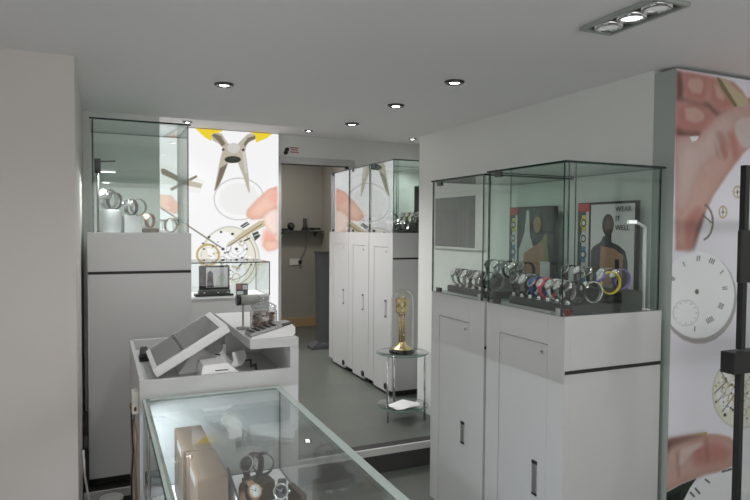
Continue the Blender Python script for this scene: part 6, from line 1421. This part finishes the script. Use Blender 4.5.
MB().box(0, .02, 0, .34, 0, .42, 'mid_grey', .002).build('board', pb); MB().box(-.002, -.0005, .02, .32, .10, .40, 'dark_grey').build('print', pb)

# ------------------------------------------------------------------ glass counter in front
CX0, CX1, CY0, CY1, CZ = .139, .670, .82, 2.440, .750
VF = .41
gc = thing('glass_counter', 'long glass-topped display counter in front with wooden blocks inside', 'display counter', (CX0, CY0, ZL))
L_, W_ = CY1 - CY0, CX1 - CX0; zf = VF - ZL; zt = CZ - ZL
MB().box(.01, W_ - .01, .01, L_ - .01, .06, zf - .012, 'laminate', .002).build('cabinet', gc)
MB().box(.03, W_ - .03, .03, L_ - .03, 0, .06, 'groove').build('plinth', gc)
MB().box(.002, W_ - .002, .002, L_ - .002, zf - .0115, zf, 'display_white').build('display_deck', gc)
th = .008
MB().pane(0, th, th + .0005, L_ - th - .0005, zf + .0005, zt - .0105, 'glass_counter', 'glass_edge').build('glass_pane', gc)
MB().pane(W_ - th, W_, th + .0005, L_ - th - .0005, zf + .0005, zt - .0105, 'glass_counter', 'glass_edge').build('glass_pane', gc)
MB().pane(0, W_, L_ - th, L_, zf + .0005, zt - .0105, 'glass_counter', 'glass_edge').build('glass_pane', gc)
MB().pane(0, W_, 0, th, zf + .0005, zt - .0105, 'glass_counter', 'glass_edge').build('glass_pane', gc)
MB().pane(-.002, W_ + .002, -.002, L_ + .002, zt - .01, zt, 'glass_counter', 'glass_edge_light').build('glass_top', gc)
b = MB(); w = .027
for a_ in ((0, .010, 0, L_), (W_ - w, W_, 0, L_), (w, W_ - w, L_ - w, L_), (w, W_ - w, 0, w)): b.box(*a_, zt + .0003, zt + .0022, 'bevel_sheen')
b.build('bevelled_edge', gc, 'pale green bevelled glass rim with its sheen in the colour')
ls_ = MB().box(.010, .022, .03, L_ - .03, zt - .024, zt - .012, 'aluminium').build('light_strip', gc)
MB().box(.012, .020, .04, L_ - .04, zt - .0255, zt - .0242, 'led').build('lamp', ls_)
al = bpy.data.lights.new('counter_glow', 'AREA'); al.shape = 'RECTANGLE'; al.size = .012; al.size_y = L_ - .1; al.energy = CNTW; al.color = (.84, .91, 1)
ao = bpy.data.objects.new('counter_glow', al); COL.objects.link(ao); ao.location = (CX0 + .024, (CY0 + CY1) / 2, CZ - .03); ao.rotation_euler = (0, R(-25), 0)
zv = VF + .001
def wood_block(loc, s, label, rz=0, pads=True):
    b = thing('wooden_block', label, 'display block', loc, R(rz), 'wooden blocks in the glass counter')
    MB().box(-s[0] / 2, s[0] / 2, -s[1] / 2, s[1] / 2, 0, s[2], 'oak', .0025).build('block', b)
    if pads: MB().box(-s[0] / 2 - .0012, -s[0] / 2 - .0002, -s[1] * .33, s[1] * .1, s[2] - .035, s[2] - .010, 'brushed').build('plate', b, 'thin pale metal strip')
    return b
wood_block((.294, 2.237, zv), (.096, .262, .24), 'tall brown wooden block, rear one of the two in the glass counter')
wood_block((.302, 1.975, zv), (.092, .255, .238), 'tall brown wooden block in front of the rear one in the glass counter')
lc = thing('leaning_card', 'white card with dark edge beside the brown wooden blocks', 'card', (.372, 1.90, zv), 0)
MB().prism([(-.10, 0), (.10, 0), (.10, .20), (-.10, .16)], 0, .004, 'display_white', 'yz').build('card', lc); MB().prism([(-.102, .16), (.10, .20), (.10, .205), (-.102, .165)], -.001, .005, 'black', 'yz').build('edge', lc)
wood_block((.520, 2.19, zv), (.095, .085, .070), 'small brown block under the large black watch', 8, False)
wood_block((.448, 2.03, zv), (.10, .10, .04), 'low brown block carrying the pale watch', 0, False)
wood_block((.556, 2.00, zv), (.09, .10, .035), 'low brown block under the dark watch near the counter side', 4, False)
wood_block((.622, 2.04, zv), (.022, .12, .075), 'narrow brown block by the right glass of the counter', 6, False)
GC = 'watches in the glass counter'
watch('black', (.500, 2.172, zv + .0705), -48, 'large black strap watch on the small brown block in the counter', GC, 1.5)
watch('dark', (.545, 2.216, zv + .0705), -100, 'dark steel watch behind the large black one in the counter', GC, 1.2)
watch('copper', (.448, 2.03, zv + .0405), 20, 'pale copper watch on the low brown block in the counter', GC, 1.35)
watch('dark', (.556, 2.0, zv + .0355), -20, 'dark steel watch by the narrow brown block in the counter', GC, 1.4)

price_tag((.40, 2.13, zv), 'small white price tag on the deck left of the large black watch', -20, 'price tags in the glass counter')
price_tag((.500, 2.055, zv), 'small white price tag between the pale watch and the dark watch in the counter', 10, 'price tags in the glass counter')
price_tag((.60, 2.19, zv), 'small white price tag on the deck right of the large black watch', 30, 'price tags in the glass counter')

# ------------------------------------------------------------------ service desk behind the counter
dk = thing('service_desk', 'white service desk with raised open shelf behind the glass counter', 'desk', (.130, 2.462, ZL))
DW, DD = .625, .85; z0 = -ZL
b = MB()
b.box(0, DW, 0, .018, .0, z0 + .815, 'laminate', .0015).box(0, .016, .0185, DD, 0, z0 + .826, 'laminate').box(.0165, DW - .0365, .0185, DD - .0205, z0 + .76, z0 + .782, 'laminate').box(.0165, DW - .0365, DD - .02, DD, 0, z0 + .83, 'laminate')
b.box(DW - .036, DW, .0185, DD, 0, z0 + .905, 'laminate').box(DW - .036, DW, 0, .018, z0 + .8155, z0 + .905, 'laminate')
b.build('body', dk)
MB().box(.4205, DW - .0365, DD - .33, DD - .315, z0 + .7825, z0 + .905, 'laminate').build('shelf_back', dk)
MB().box(.4205, DW, 0, DD, z0 + .9055, z0 + .943, 'laminate', .002).build('raised_top', dk)
DT = .783                                            # desk surface
# tilted touch screen
mo = thing('touch_screen', 'white tilted touch screen terminal on the service desk', 'monitor', (.195, 2.555, DT))
a = R(30); B = Matrix.Translation((0, 0, .028)) @ Matrix.Rotation(-a, 4, 'Y')
hs = MB().box(0, .335, 0, .42, -.012, .024, 'white_plastic', .008); hs.bm.transform(B); hs.build('housing', mo)
sc_ = MB().box(.022, .305, .022, .398, .0242, .0255, 'grey_gloss'); sc_.bm.transform(B); sc_.build('screen', mo)
br_ = MB().box(.13, .142, .022, .398, .0256, .0262, 'dark_grey'); br_.bm.transform(B); br_.build('screen_bar', mo, 'dark bar across the screen')
MB().loft([[(.10, .10, 0), (.30, .10, 0), (.30, .32, 0), (.10, .32, 0)], [(.10, .10, .008), (.30, .10, .008), (.30, .32, .008), (.10, .32, .008)], [(.175, .16, .09), (.225, .16, .10), (.225, .26, .10), (.175, .26, .09)]], 'white_plastic').build('stand', mo)
MB().cyl((.245, .21, .112), .034, .26, 'mid_grey', 24, axis='y').build('hinge', mo, 'grey round hinge drum')
# receipt printer, papers and leads under the screen
rp = thing('receipt_printer', 'small white and grey receipt printer beside the screen stand', 'printer', (.448, 2.530, DT))
MB().loft([[(-.085, -.035, 0), (.06, -.035, 0), (.06, .085, 0), (-.085, .085, 0)], [(-.085, -.035, .03), (.06, -.035, .03), (.06, .085, .03), (-.085, .085, .03)], [(-.075, -.012, .060), (.022, -.012, .064), (.022, .085, .072), (-.075, .085, .065)]], 'white_plastic').build('body', rp)
MB().box(-.03, .022, -.030, -.020, .036, .041, 'black').build('paper_slot', rp)
pr_ = thing('receipt_sheet', 'white curling receipt sheet behind the small printer on the desk', 'paper', (.535, 2.660, DT))
q = [(-.05, .0, .004), (.0, .02, .010), (.03, .07, .03), (.035, .13, .055)]
MB().loft([[(x - .035, y - .03, z), (x + .03, y, z + .002), (x + .03, y, z + .0035), (x - .035, y - .03, z + .0015)] for x, y, z in q], 'white_paper').build('sheet', pr_)
cb = MB().tube([(.60, 2.56, DT + .006), (.605, 2.60, DT + .03), (.60, 2.66, DT + .008), (.615, 2.74, DT + .02), (.60, 2.80, DT + .006)], .005, 'cable').build('cable'); tag(cb, 'black cable lying behind the receipt printer on the desk', 'cable')
cb = MB().tube([(.52, 2.97, DT + .006), (.44, 3.0, DT + .01), (.38, 3.05, DT + .006), (.30, 3.10, DT + .006)], .004, 'cable').build('cable'); tag(cb, 'thin black cable on the desk behind the tilted screen', 'cable')
sp = thing('stapler', 'small black stapler at the left edge of the desk behind the screen', 'stapler', (.175, 3.03, DT))
MB().box(-.016, .030, -.055, .055, 0, .012, 'black', .003).build('base', sp); MB().loft([[(-.012, -.05, .018), (.026, -.05, .018), (.026, .055, .016), (-.012, .055, .016)], [(-.008, -.048, .035), (.022, -.048, .035), (.022, .05, .05), (-.008, .05, .05)]], 'black').box(-.01, .02, .035, .05, .012, .018, 'black').build('arm', sp)
lw = MB().tube([(.120, 2.52, .75), (.116, 2.50, .70), (.112, 2.53, .64), (.118, 2.48, .60), (.114, 2.50, .50), (.119, 2.49, .30), (.115, 2.5, ZL + .01)], .0055, 'cable_brown').build('cable'); tag(lw, 'brown lead hanging down the left side of the desk', 'cable')
lw = MB().tube([(.108, 2.60, .70), (.106, 2.56, .62), (.110, 2.54, .52), (.104, 2.57, .40), (.11, 2.56, ZL + .01)], .0035, 'cable').build('cable'); tag(lw, 'thin black lead hanging beside the brown lead', 'cable')
sk = thing('plug_adaptor', 'beige plug adaptor hanging at the left side of the desk', 'plug', (.121, 2.53, .735))
MB().box(-.016, .0085, -.03, .03, -.055, .03, 'ivory', .004).build('body', sk); MB().cyl((-.018, 0, -.03), .012, .01, 'cable_brown', 14, axis='x').build('plug', sk)
# things on the raised top
RT = .9435
ct = thing('card_terminal', 'white card payment terminal with dark keypad on the raised shelf', 'card terminal', (.648, 2.525, RT), R(6))
MB().prism([(-.098, 0), (.085, 0), (.098, .010), (.098, .036), (.086, .050), (.05, .042), (-.09, .010), (-.098, .005)], -.042, .042, 'white_plastic', 'xz').build('body', ct)
kp = MB().loft([[(-.097, -.0425, .011), (.040, -.0425, .0420), (.040, .040, .0420), (-.097, .040, .011)], [(-.095, -.036, .0230), (.040, -.036, .0540), (.040, .034, .0540), (-.095, .034, .0230)]], 'keypad_grey').build('keypad', ct)
kk = MB()
for i in range(5):
    for j in range(3):
        x = -.082 + i * .023; z = .0232 + (x + .095) * .2296
        kk.box(x - .008, x + .008, -.030 + j * .023, -.014 + j * .023, z, z + .004, 'black')
kk.build('keys', kp)
MB().loft([[(.041, -.034, .0400), (.084, -.034, .0495), (.084, .034, .0495), (.041, .034, .0400)], [(.042, -.032, .0545), (.082, -.032, .0600), (.082, .032, .0600), (.042, .032, .0545)]], 'black_gloss').build('display', ct)
jr = thing('glass_jar', 'glass jar with coins and knobbed lid behind the card terminal', 'jar', (.655, 2.66, RT))
MB().lathe([(0, .004), (.053, .004), (.057, .012), (.057, .088), (.050, .099), (.050, .104)], 'glass_jar', n=32).lathe([(0, .0), (.055, .0), (.059, .012), (.059, .089), (.052, .100), (.052, .104)], 'glass_jar', n=32).build('body', jr, recalc=False)
MB().lathe([(.056, .1045), (.058, .108), (.055, .113), (.034, .124), (.016, .130), (.012, .136), (.020, .146), (.021, .156), (.013, .164), (0, .166)], 'acrylic', n=28).build('lid', jr)
cz = 0
co_proto = {}
for i in range(90):
    lay, k = divmod(i, 9); m = ('coin_copper', 'coin_dark', 'coin_silver')[random.choice((0, 0, 1, 1, 2))]
    r_ = .039 if k < 8 else 0.004; an = k / 8 * 2 * math.pi + lay * .5
    if m not in co_proto: co_proto[m] = MB().cyl((0, 0, 0), .0115, .0026, m, 14).build('coin').data; bpy.data.objects.remove([o for o in bpy.data.objects if o.data == co_proto[m]][0])
    o = bpy.data.objects.new('coin', co_proto[m]); COL.objects.link(o); o.location = (.655 + r_ * math.cos(an), 2.66 + r_ * math.sin(an), RT + .0125 + lay * .0075)
    o.rotation_euler = (R(random.uniform(-24, 24)), R(random.uniform(-24, 24)), 0)
    tag(o, 'small coin among the coins filling the glass jar', 'coin', 'coins in the glass jar')
sn = thing('barcode_scanner', 'grey scanner with black opening on a thin post left of the glass jar', 'scanner', (.585, 2.760, RT))
MB().lathe([(0, 0), (.03, 0), (.03, .006), (.005, .010), (.0045, .118), (0, .118)], 'cable_grey', n=18).build('post', sn)
MB().cyl((.030, -.004, .130), .023, .085, 'cable_grey', 18, axis='x').build('body', sn)
MB().cyl((-.022, -.004, .130), .0245, .018, 'black_gloss', 18, axis='x').build('mouth', sn)

# ------------------------------------------------------------------ second counter at the back
bc = thing('glass_counter', 'smaller glass display counter in front of the bright backlit picture', 'display counter', (.50, 5.30, 0))
BW, BD, bz, bt = .862, .53, .806, 1.104
MB().box(.004, BW - .004, .004, BD - .004, .06, bz - .012, 'laminate', .002).build('cabinet', bc); MB().box(.03, BW - .03, .03, BD - .03, 0, .06, 'groove').build('plinth', bc)
MB().box(0, BW, 0, BD, bz - .0115, bz, 'display_white').build('display_deck', bc)
for a_ in ((0, BW, 0, .007), (0, BW, BD - .007, BD), (0, .007, .0075, BD - .0075), (BW - .007, BW, .0075, BD - .0075)): MB().pane(*a_, bz + .0005, bt - .0095, 'glass_counter', 'glass_edge').build('glass_pane', bc)
MB().pane(0, BW, 0, BD, bt - .009, bt, 'glass_counter', 'glass_edge').build('glass_top', bc)
bzz = bz + .001
ph = thing('framed_photo', 'dark framed photo standing on a black base in the back counter', 'picture frame', (.905, 5.42, bzz))
q = MB().box(-.135, .125, -.008, .008, .052, .262, 'black', .003); q.build('frame', ph)
MB().box(-.075, .108, -.0095, -.0083, .072, .247, 'photo_grey').build('photo', ph)
g_ = MB(); f = -.0102
for pts, m in (([(-.07, .075), (-.01, .075), (-.02, .2), (-.04, .22), (-.065, .2)], 'print_dark'), ([(-.06, .12), (-.025, .12), (-.03, .17), (-.055, .17)], 'tag_red'), ([(0, .075), (.1, .075), (.1, .15), (.06, .2), (.02, .16)], 'print_shirt')): g_.face([g_.bm.verts.new((a_, f, c_)) for a_, c_ in pts], m)
g_.build('print', ph, recalc=False)
MB().box(-.17, .15, -.06, .06, 0, .018, 'black', .003).box(-.14, .13, -.03, .03, .0185, .05, 'dark_grey', .004).build('base', ph)
for x, lab in ((-.095, 'small pale watch case at the left before the framed photo'), (.02, 'small pale watch case at the middle before the framed photo'), (.105, 'small pale watch case at the right before the framed photo')):
    o = thing('trinket', lab, 'trinket', (.905 + x, 5.385, bzz + .0185)); MB().ball((0, 0, .009), .012, 'steel', (1, 1, .7)).build('body', o); MB().ball((0, -.010, .011), .005, 'cream_dial').build('face', o)
pk = thing('watch_packet', 'dark packet with pale patches beside the framed photo', 'packet', (1.135, 5.40, bzz), R(-8))
MB().box(-.05, .05, -.025, .025, 0, .10, 'print_dark', .002).build('box', pk); MB().box(-.045, -.005, -.0265, -.0255, .055, .095, 'dusky').box(-.045, .01, -.0285, -.0268, .008, .035, 'card_grey').box(.005, .045, -.0275, -.0258, .05, .09, 'card_grey').build('print', pk)
wb = thing('leaflet', 'white leaflet leaning left of the dark packet', 'leaflet', (1.060, 5.40, bzz)); MB().loft([[(-.03, -.02, 0), (.02, -.02, 0), (.02, -.018, 0), (-.03, -.018, 0)], [(-.03, .01, .11), (.02, .01, .11), (.02, .012, .11), (-.03, .012, .11)]], 'white_paper').build('sheet', wb)

# ------------------------------------------------------------------ round table with the domed clock
tb = thing('side_table', 'round two-tier glass side table by the wall end', 'table', (2.03, 4.02, 0))
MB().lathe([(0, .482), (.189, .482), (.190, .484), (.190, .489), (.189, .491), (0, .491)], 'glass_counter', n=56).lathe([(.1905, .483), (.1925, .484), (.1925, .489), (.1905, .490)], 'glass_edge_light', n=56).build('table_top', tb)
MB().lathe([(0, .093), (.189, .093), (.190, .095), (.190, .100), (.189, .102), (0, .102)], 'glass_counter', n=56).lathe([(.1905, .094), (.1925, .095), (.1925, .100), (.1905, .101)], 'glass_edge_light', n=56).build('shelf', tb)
for an in (205, 325, 85):
    c_, s_ = math.cos(R(an)), math.sin(R(an))
    MB().cyl((.168 * c_,   .168 * s_, .2405), .0085, .481, 'chrome', 16).build('leg', tb)
pa = thing('paper_stack', 'sheets of white paper on the lower shelf of the glass table', 'papers', (2.02, 3.985, .1025), R(20))
for i in range(4): MB().box(-.105, .105, -.075, .075, i * .0022, i * .0022 + .0018, 'white_paper').build('sheet', pa).rotation_euler = (0, 0, R((i - 1.5) * 6))
ck = thing('dome_clock', 'gold column clock under a glass dome on the round table', 'clock', (2.015, 4.0, .4915))
MB().lathe([(0, 0), (.092, 0), (.096, .004), (.096, .018), (.088, .024), (0, .024)], 'black_gloss', n=40).build('base', ck)
MB().lathe([(0, .0245), (.080, .0245), (.078, .034), (.058, .040), (.052, .048), (.030, .056), (.026, .075), (.018, .082), (0, .082)], 'gold', n=36).build('plinth', ck)
cc = MB()
for x in (-.020, 0, .020): cc.cyl((x, .0, .185), .0075, .205, 'gold', 12)
cc.box(-.034, .034, -.018, .018, .285, .295, 'gold', .002); cc.build('columns', ck)
pn = MB().cyl((0, -.014, .20), .0022, .15, 'brass_tube', 8).ball((0, -.014, .13), .013, 'gold').build('pendulum', ck)
mv = MB().cyl((0, 0, .355), .046, .016, 'gold', 32, axis='y').box(-.044, .044, .006, .022, .296, .40, 'gold', .003)
for x, z_, r_ in ((-.030, .318, .018), (.030, .322, .016), (.0, .408, .014), (-.036, .375, .012), (.038, .38, .014)): mv.cyl((x, -.010, z_), r_, .007, 'brass_tube', 18, axis='y')
mv.cyl((0, .03, .35), .026, .03, 'gold', 20, axis='y').build('movement', ck)
MB().lathe([(.020, 0), (.034, 0), (.034, .003), (.020, .003), (.020, 0)], 'brass_tube', n=28).build('dial', ck).matrix_local = Matrix.Translation((0, -.014, .357)) @ Matrix.Rotation(R(90), 4, 'X')
MB().lathe([(.083, .0245), (.083, .37), (.079, .405), (.066, .435), (.045, .455), (.02, .464), (0, .466)], 'glass_dome', n=40).build('dome', ck, recalc=False)

# ------------------------------------------------------------------ doorway and back room
gb = thing('grey_bin', 'tall dark grey bin with flared foot between the doorway and the narrow towers', 'bin', (2.40, 6.75, 0))
MB().loft([[(-.105, -.075, .085), (.14, -.075, .085), (.14, .075, .085), (-.105, .075, .085)], [(-.095, -.075, .20), (.14, -.075, .20), (.14, .075, .20), (-.095, .075, .20)], [(-.11, -.075, 1.10), (.14, -.075, 1.10), (.14, .075, 1.10), (-.11, .075, 1.10)]], 'bin_grey').build('body', gb)
MB().loft([[(-.20, -.09, 0), (.15, -.09, 0), (.15, .085, 0), (-.20, .085, 0)], [(-.20, -.09, .03), (.15, -.09, .03), (.15, .085, .03), (-.20, .085, .03)], [(-.115, -.078, .0845), (.145, -.078, .0845), (.145, .08, .0845), (-.115, .08, .0845)]], 'bin_grey').build('foot', gb)
MB().box(-.118, .145, -.08, .08, 1.1005, 1.135, 'dark_grey', .006).build('lid', gb)
nt_ = thing('wall_notice', 'small notice with three red lines on the back wall above the doorway', 'notice', (2.055, 6.8785, 2.302))
MB().box(-.062, .062, -.002, 0, -.045, .045, 'wall').build('sheet', nt_)
for dz, w_ in ((.024, .052), (0, .036), (-.026, .052)): MB().box(-w_, w_, -.0032, -.0022, dz - .006, dz + .006, 'red').build('print', nt_)
ws = thing('door_sensor', 'small black sensor on the wall left of the red notice', 'sensor', (1.950, 6.8785, 2.285))
MB().box(-.012, .012, -.012, 0, -.03, .03, 'black', .003).build('plate', ws); MB().ball((-.008, -.025, -.022), .024, 'black').ball((.014, -.025, .018), .021, 'black').build('body', ws)
sh = thing('wall_shelf', 'dark narrow shelf on the back room wall', 'shelf', (2.59, 8.349, 1.36))
MB().box(-.42, .285, -.16, 0, -.012, .006, 'dark_grey').build('board', sh)
for x in (-.3, .2): MB().prism([(0, -.012), (-.12, -.012), (0, -.09)], x - .006, x + .006, 'dark_grey', 'yz').build('bracket', sh)
bl = thing('black_speaker', 'round black speaker at the left on the back room shelf', 'speaker', (2.42, 8.27, 1.3665)); MB().box(-.03, .03, -.03, .03, 0, .012, 'black').ball((0, 0, .062), .052, 'black', n=18).build('body', bl); MB().cyl((0, -.052, .062), .022, .004, 'dark_grey', 16, axis='y').build('cone', bl)
bx = thing('black_tray', 'flat black tray at the left end of the back room shelf', 'tray', (2.275, 8.27, 1.3665)); MB().box(-.09, .085, -.06, .06, 0, .006, 'black').box(-.09, .085, -.06, -.054, .0065, .028, 'black').box(-.09, .085, .054, .06, .0065, .028, 'black').build('body', bx)
hb = thing('handset', 'upright dark cordless handset in its cradle on the back room shelf', 'telephone', (2.625, 8.27, 1.3665)); MB().loft([[(-.045, -.04, 0), (.045, -.04, 0), (.045, .04, 0), (-.045, .04, 0)], [(-.035, -.02, .04), (.035, -.02, .04), (.035, .03, .04), (-.035, .03, .04)]], 'black').build('cradle', hb); MB().box(-.026, .026, -.008, .016, .0405, .17, 'dark_grey', .006).build('receiver', hb)
kb = thing('cable_pile', 'low dark tangle of leads at the right end of the back room shelf', 'cables', (2.775, 8.27, 1.3665)); tp = [(-.08 + i * .008, .03 * math.sin(i * 1.3), .012 + .012 * abs(math.sin(i * .9))) for i in range(20)]; MB().tube(tp, .008, 'black').build('lead', kb); MB().tube([(p[0], -p[1], p[2] + .012) for p in tp], .007, 'cable').build('lead', kb)
so = thing('wall_socket', 'white double socket with black plug on the back room wall', 'socket', (2.505, 8.3495, .923)); MB().box(-.08, .08, -.012, 0, -.045, .045, 'pale_trim', .003).build('plate', so); MB().box(.045, .085, -.05, -.0125, -.03, .022, 'black', .006).build('plug', so)
wl = MB().tube([(2.66, 8.335, 1.345), (2.665, 8.335, 1.25), (2.66, 8.335, 1.15), (2.63, 8.335, 1.05), (2.58, 8.33, .985), (2.565, 8.325, .955)], .005, 'cable_grey').build('cable'); tag(wl, 'pale cable hanging from the back room shelf to the socket', 'cable')

# ------------------------------------------------------------------ black framed stand at the right edge
bf = thing('framed_stand', 'black framed glass stand cut by the right edge in front of the picture panel', 'display stand', (2.29, 1.60, ZL))
o_ = -ZL
MB().box(-.004, .022, -.012, .012, o_ + .935, o_ + 1.657, 'black', .003).box(.0225, .45, -.012, .012, o_ + 1.635, o_ + 1.657, 'black', .003).box(.4505, .475, -.012, .012, o_ + .935, o_ + 1.657, 'black', .003).build('upper_frame', bf)
MB().box(-.046, .055, -.03, -.0125, o_ + 1.20, o_ + 1.405, 'black', .008).build('padded_grip', bf)
MB().box(-.066, .475, -.03, .03, o_ + .845, o_ + .930, 'black', .006).build('cross_bar', bf)
MB().box(-.004, .022, -.012, .012, .03, o_ + .8445, 'black', .003).box(.4505, .475, -.012, .012, .03, o_ + .8445, 'black', .003).build('lower_frame', bf)
MB().pane(.0225, .4502, -.003, .003, o_ + .935, o_ + 1.634, 'glass', 'glass_edge').build('upper_glass', bf)
MB().pane(.0225, .4502, -.003, .003, .05, o_ + .844, 'glass', 'glass_edge').build('lower_glass', bf)
MB().box(-.06, .53, -.12, .12, 0, .0295, 'black', .006).build('foot', bf)
# white pail on the floor between the wall block and the counter
wp = thing('white_pail', 'white lidded pail on the floor between the tall left tower and the counter', 'pail', (.040, 3.30, ZL))
MB().lathe([(0, 0), (.046, 0), (.053, .19), (0, .19)], 'white_plastic', n=28).build('body', wp); MB().lathe([(0, .1905), (.056, .1905), (.057, .202), (.050, .207), (0, .209)], 'white_plastic', n=28).build('lid', wp)
lw = MB().tube([(-.085, 3.3, .30), (-.080, 3.28, .18), (-.06, 3.27, .05), (-.045, 3.25, -.08), (-.05, 3.2, ZL + .006)], .005, 'white_plastic').build('cable'); tag(lw, 'white cable hanging in the gap beside the pinkish wall block', 'cable')
ex = thing('plug_strip', 'black plug strip in the gap beside the tall left tower', 'plug', (-.078, 3.535, .003)); MB().box(-.014, .012, -.015, .015, 0, .42, 'black', .003).build('body', ex); MB().box(-.012, .010, -.03, -.0155, .24, .30, 'dark_grey', .003).build('plug', ex)

# ------------------------------------------------------------------ light and camera
for loc, pw, sz in (((2.1, 7.4, 2.40), BACKW, .3),):  # unseen area light without a fitting, added to light the back room
    l = bpy.data.lights.new('back_room_fill', 'AREA'); l.energy = pw; l.size = sz; l.color = (1, .93, .85); o = bpy.data.objects.new('back_room_fill', l); COL.objects.link(o); o.location = loc
wd = bpy.data.worlds.new('World'); S.world = wd; wd.use_nodes = True
bg = wd.node_tree.nodes['Background']; bg.inputs[0].default_value = (1, .955, .95, 1); bg.inputs[1].default_value = WORLDS

F, yaw, pit, rol = 612.5, .42136, .034947, -.0071156
fw = Vector((math.sin(yaw) * math.cos(pit), math.cos(yaw) * math.cos(pit), -math.sin(pit)))
r0 = Vector((math.cos(yaw), -math.sin(yaw), 0)); d0 = fw.cross(r0)
rt = math.cos(rol) * r0 + math.sin(rol) * d0; dn = -math.sin(rol) * r0 + math.cos(rol) * d0
cam = bpy.data.cameras.new('camera'); co = bpy.data.objects.new('camera', cam); COL.objects.link(co)
co.matrix_world = Matrix(((rt.x, -dn.x, -fw.x, 0), (rt.y, -dn.y, -fw.y, 0), (rt.z, -dn.z, -fw.z, 1.4), (0, 0, 0, 1)))
cam.sensor_width = 36; cam.lens = F * 36 / 750; cam.clip_start = .02
S.camera = co
S.view_settings.view_transform = 'Standard'; S.view_settings.look = 'None'; S.view_settings.gamma = 1; S.view_settings.use_curve_mapping = False
S.view_settings.exposure = EXPO
S.cycles.transparent_max_bounces = 40; S.cycles.max_bounces = 10; S.cycles.diffuse_bounces = 5; S.cycles.glossy_bounces = 6; S.cycles.sample_clamp_indirect = 4
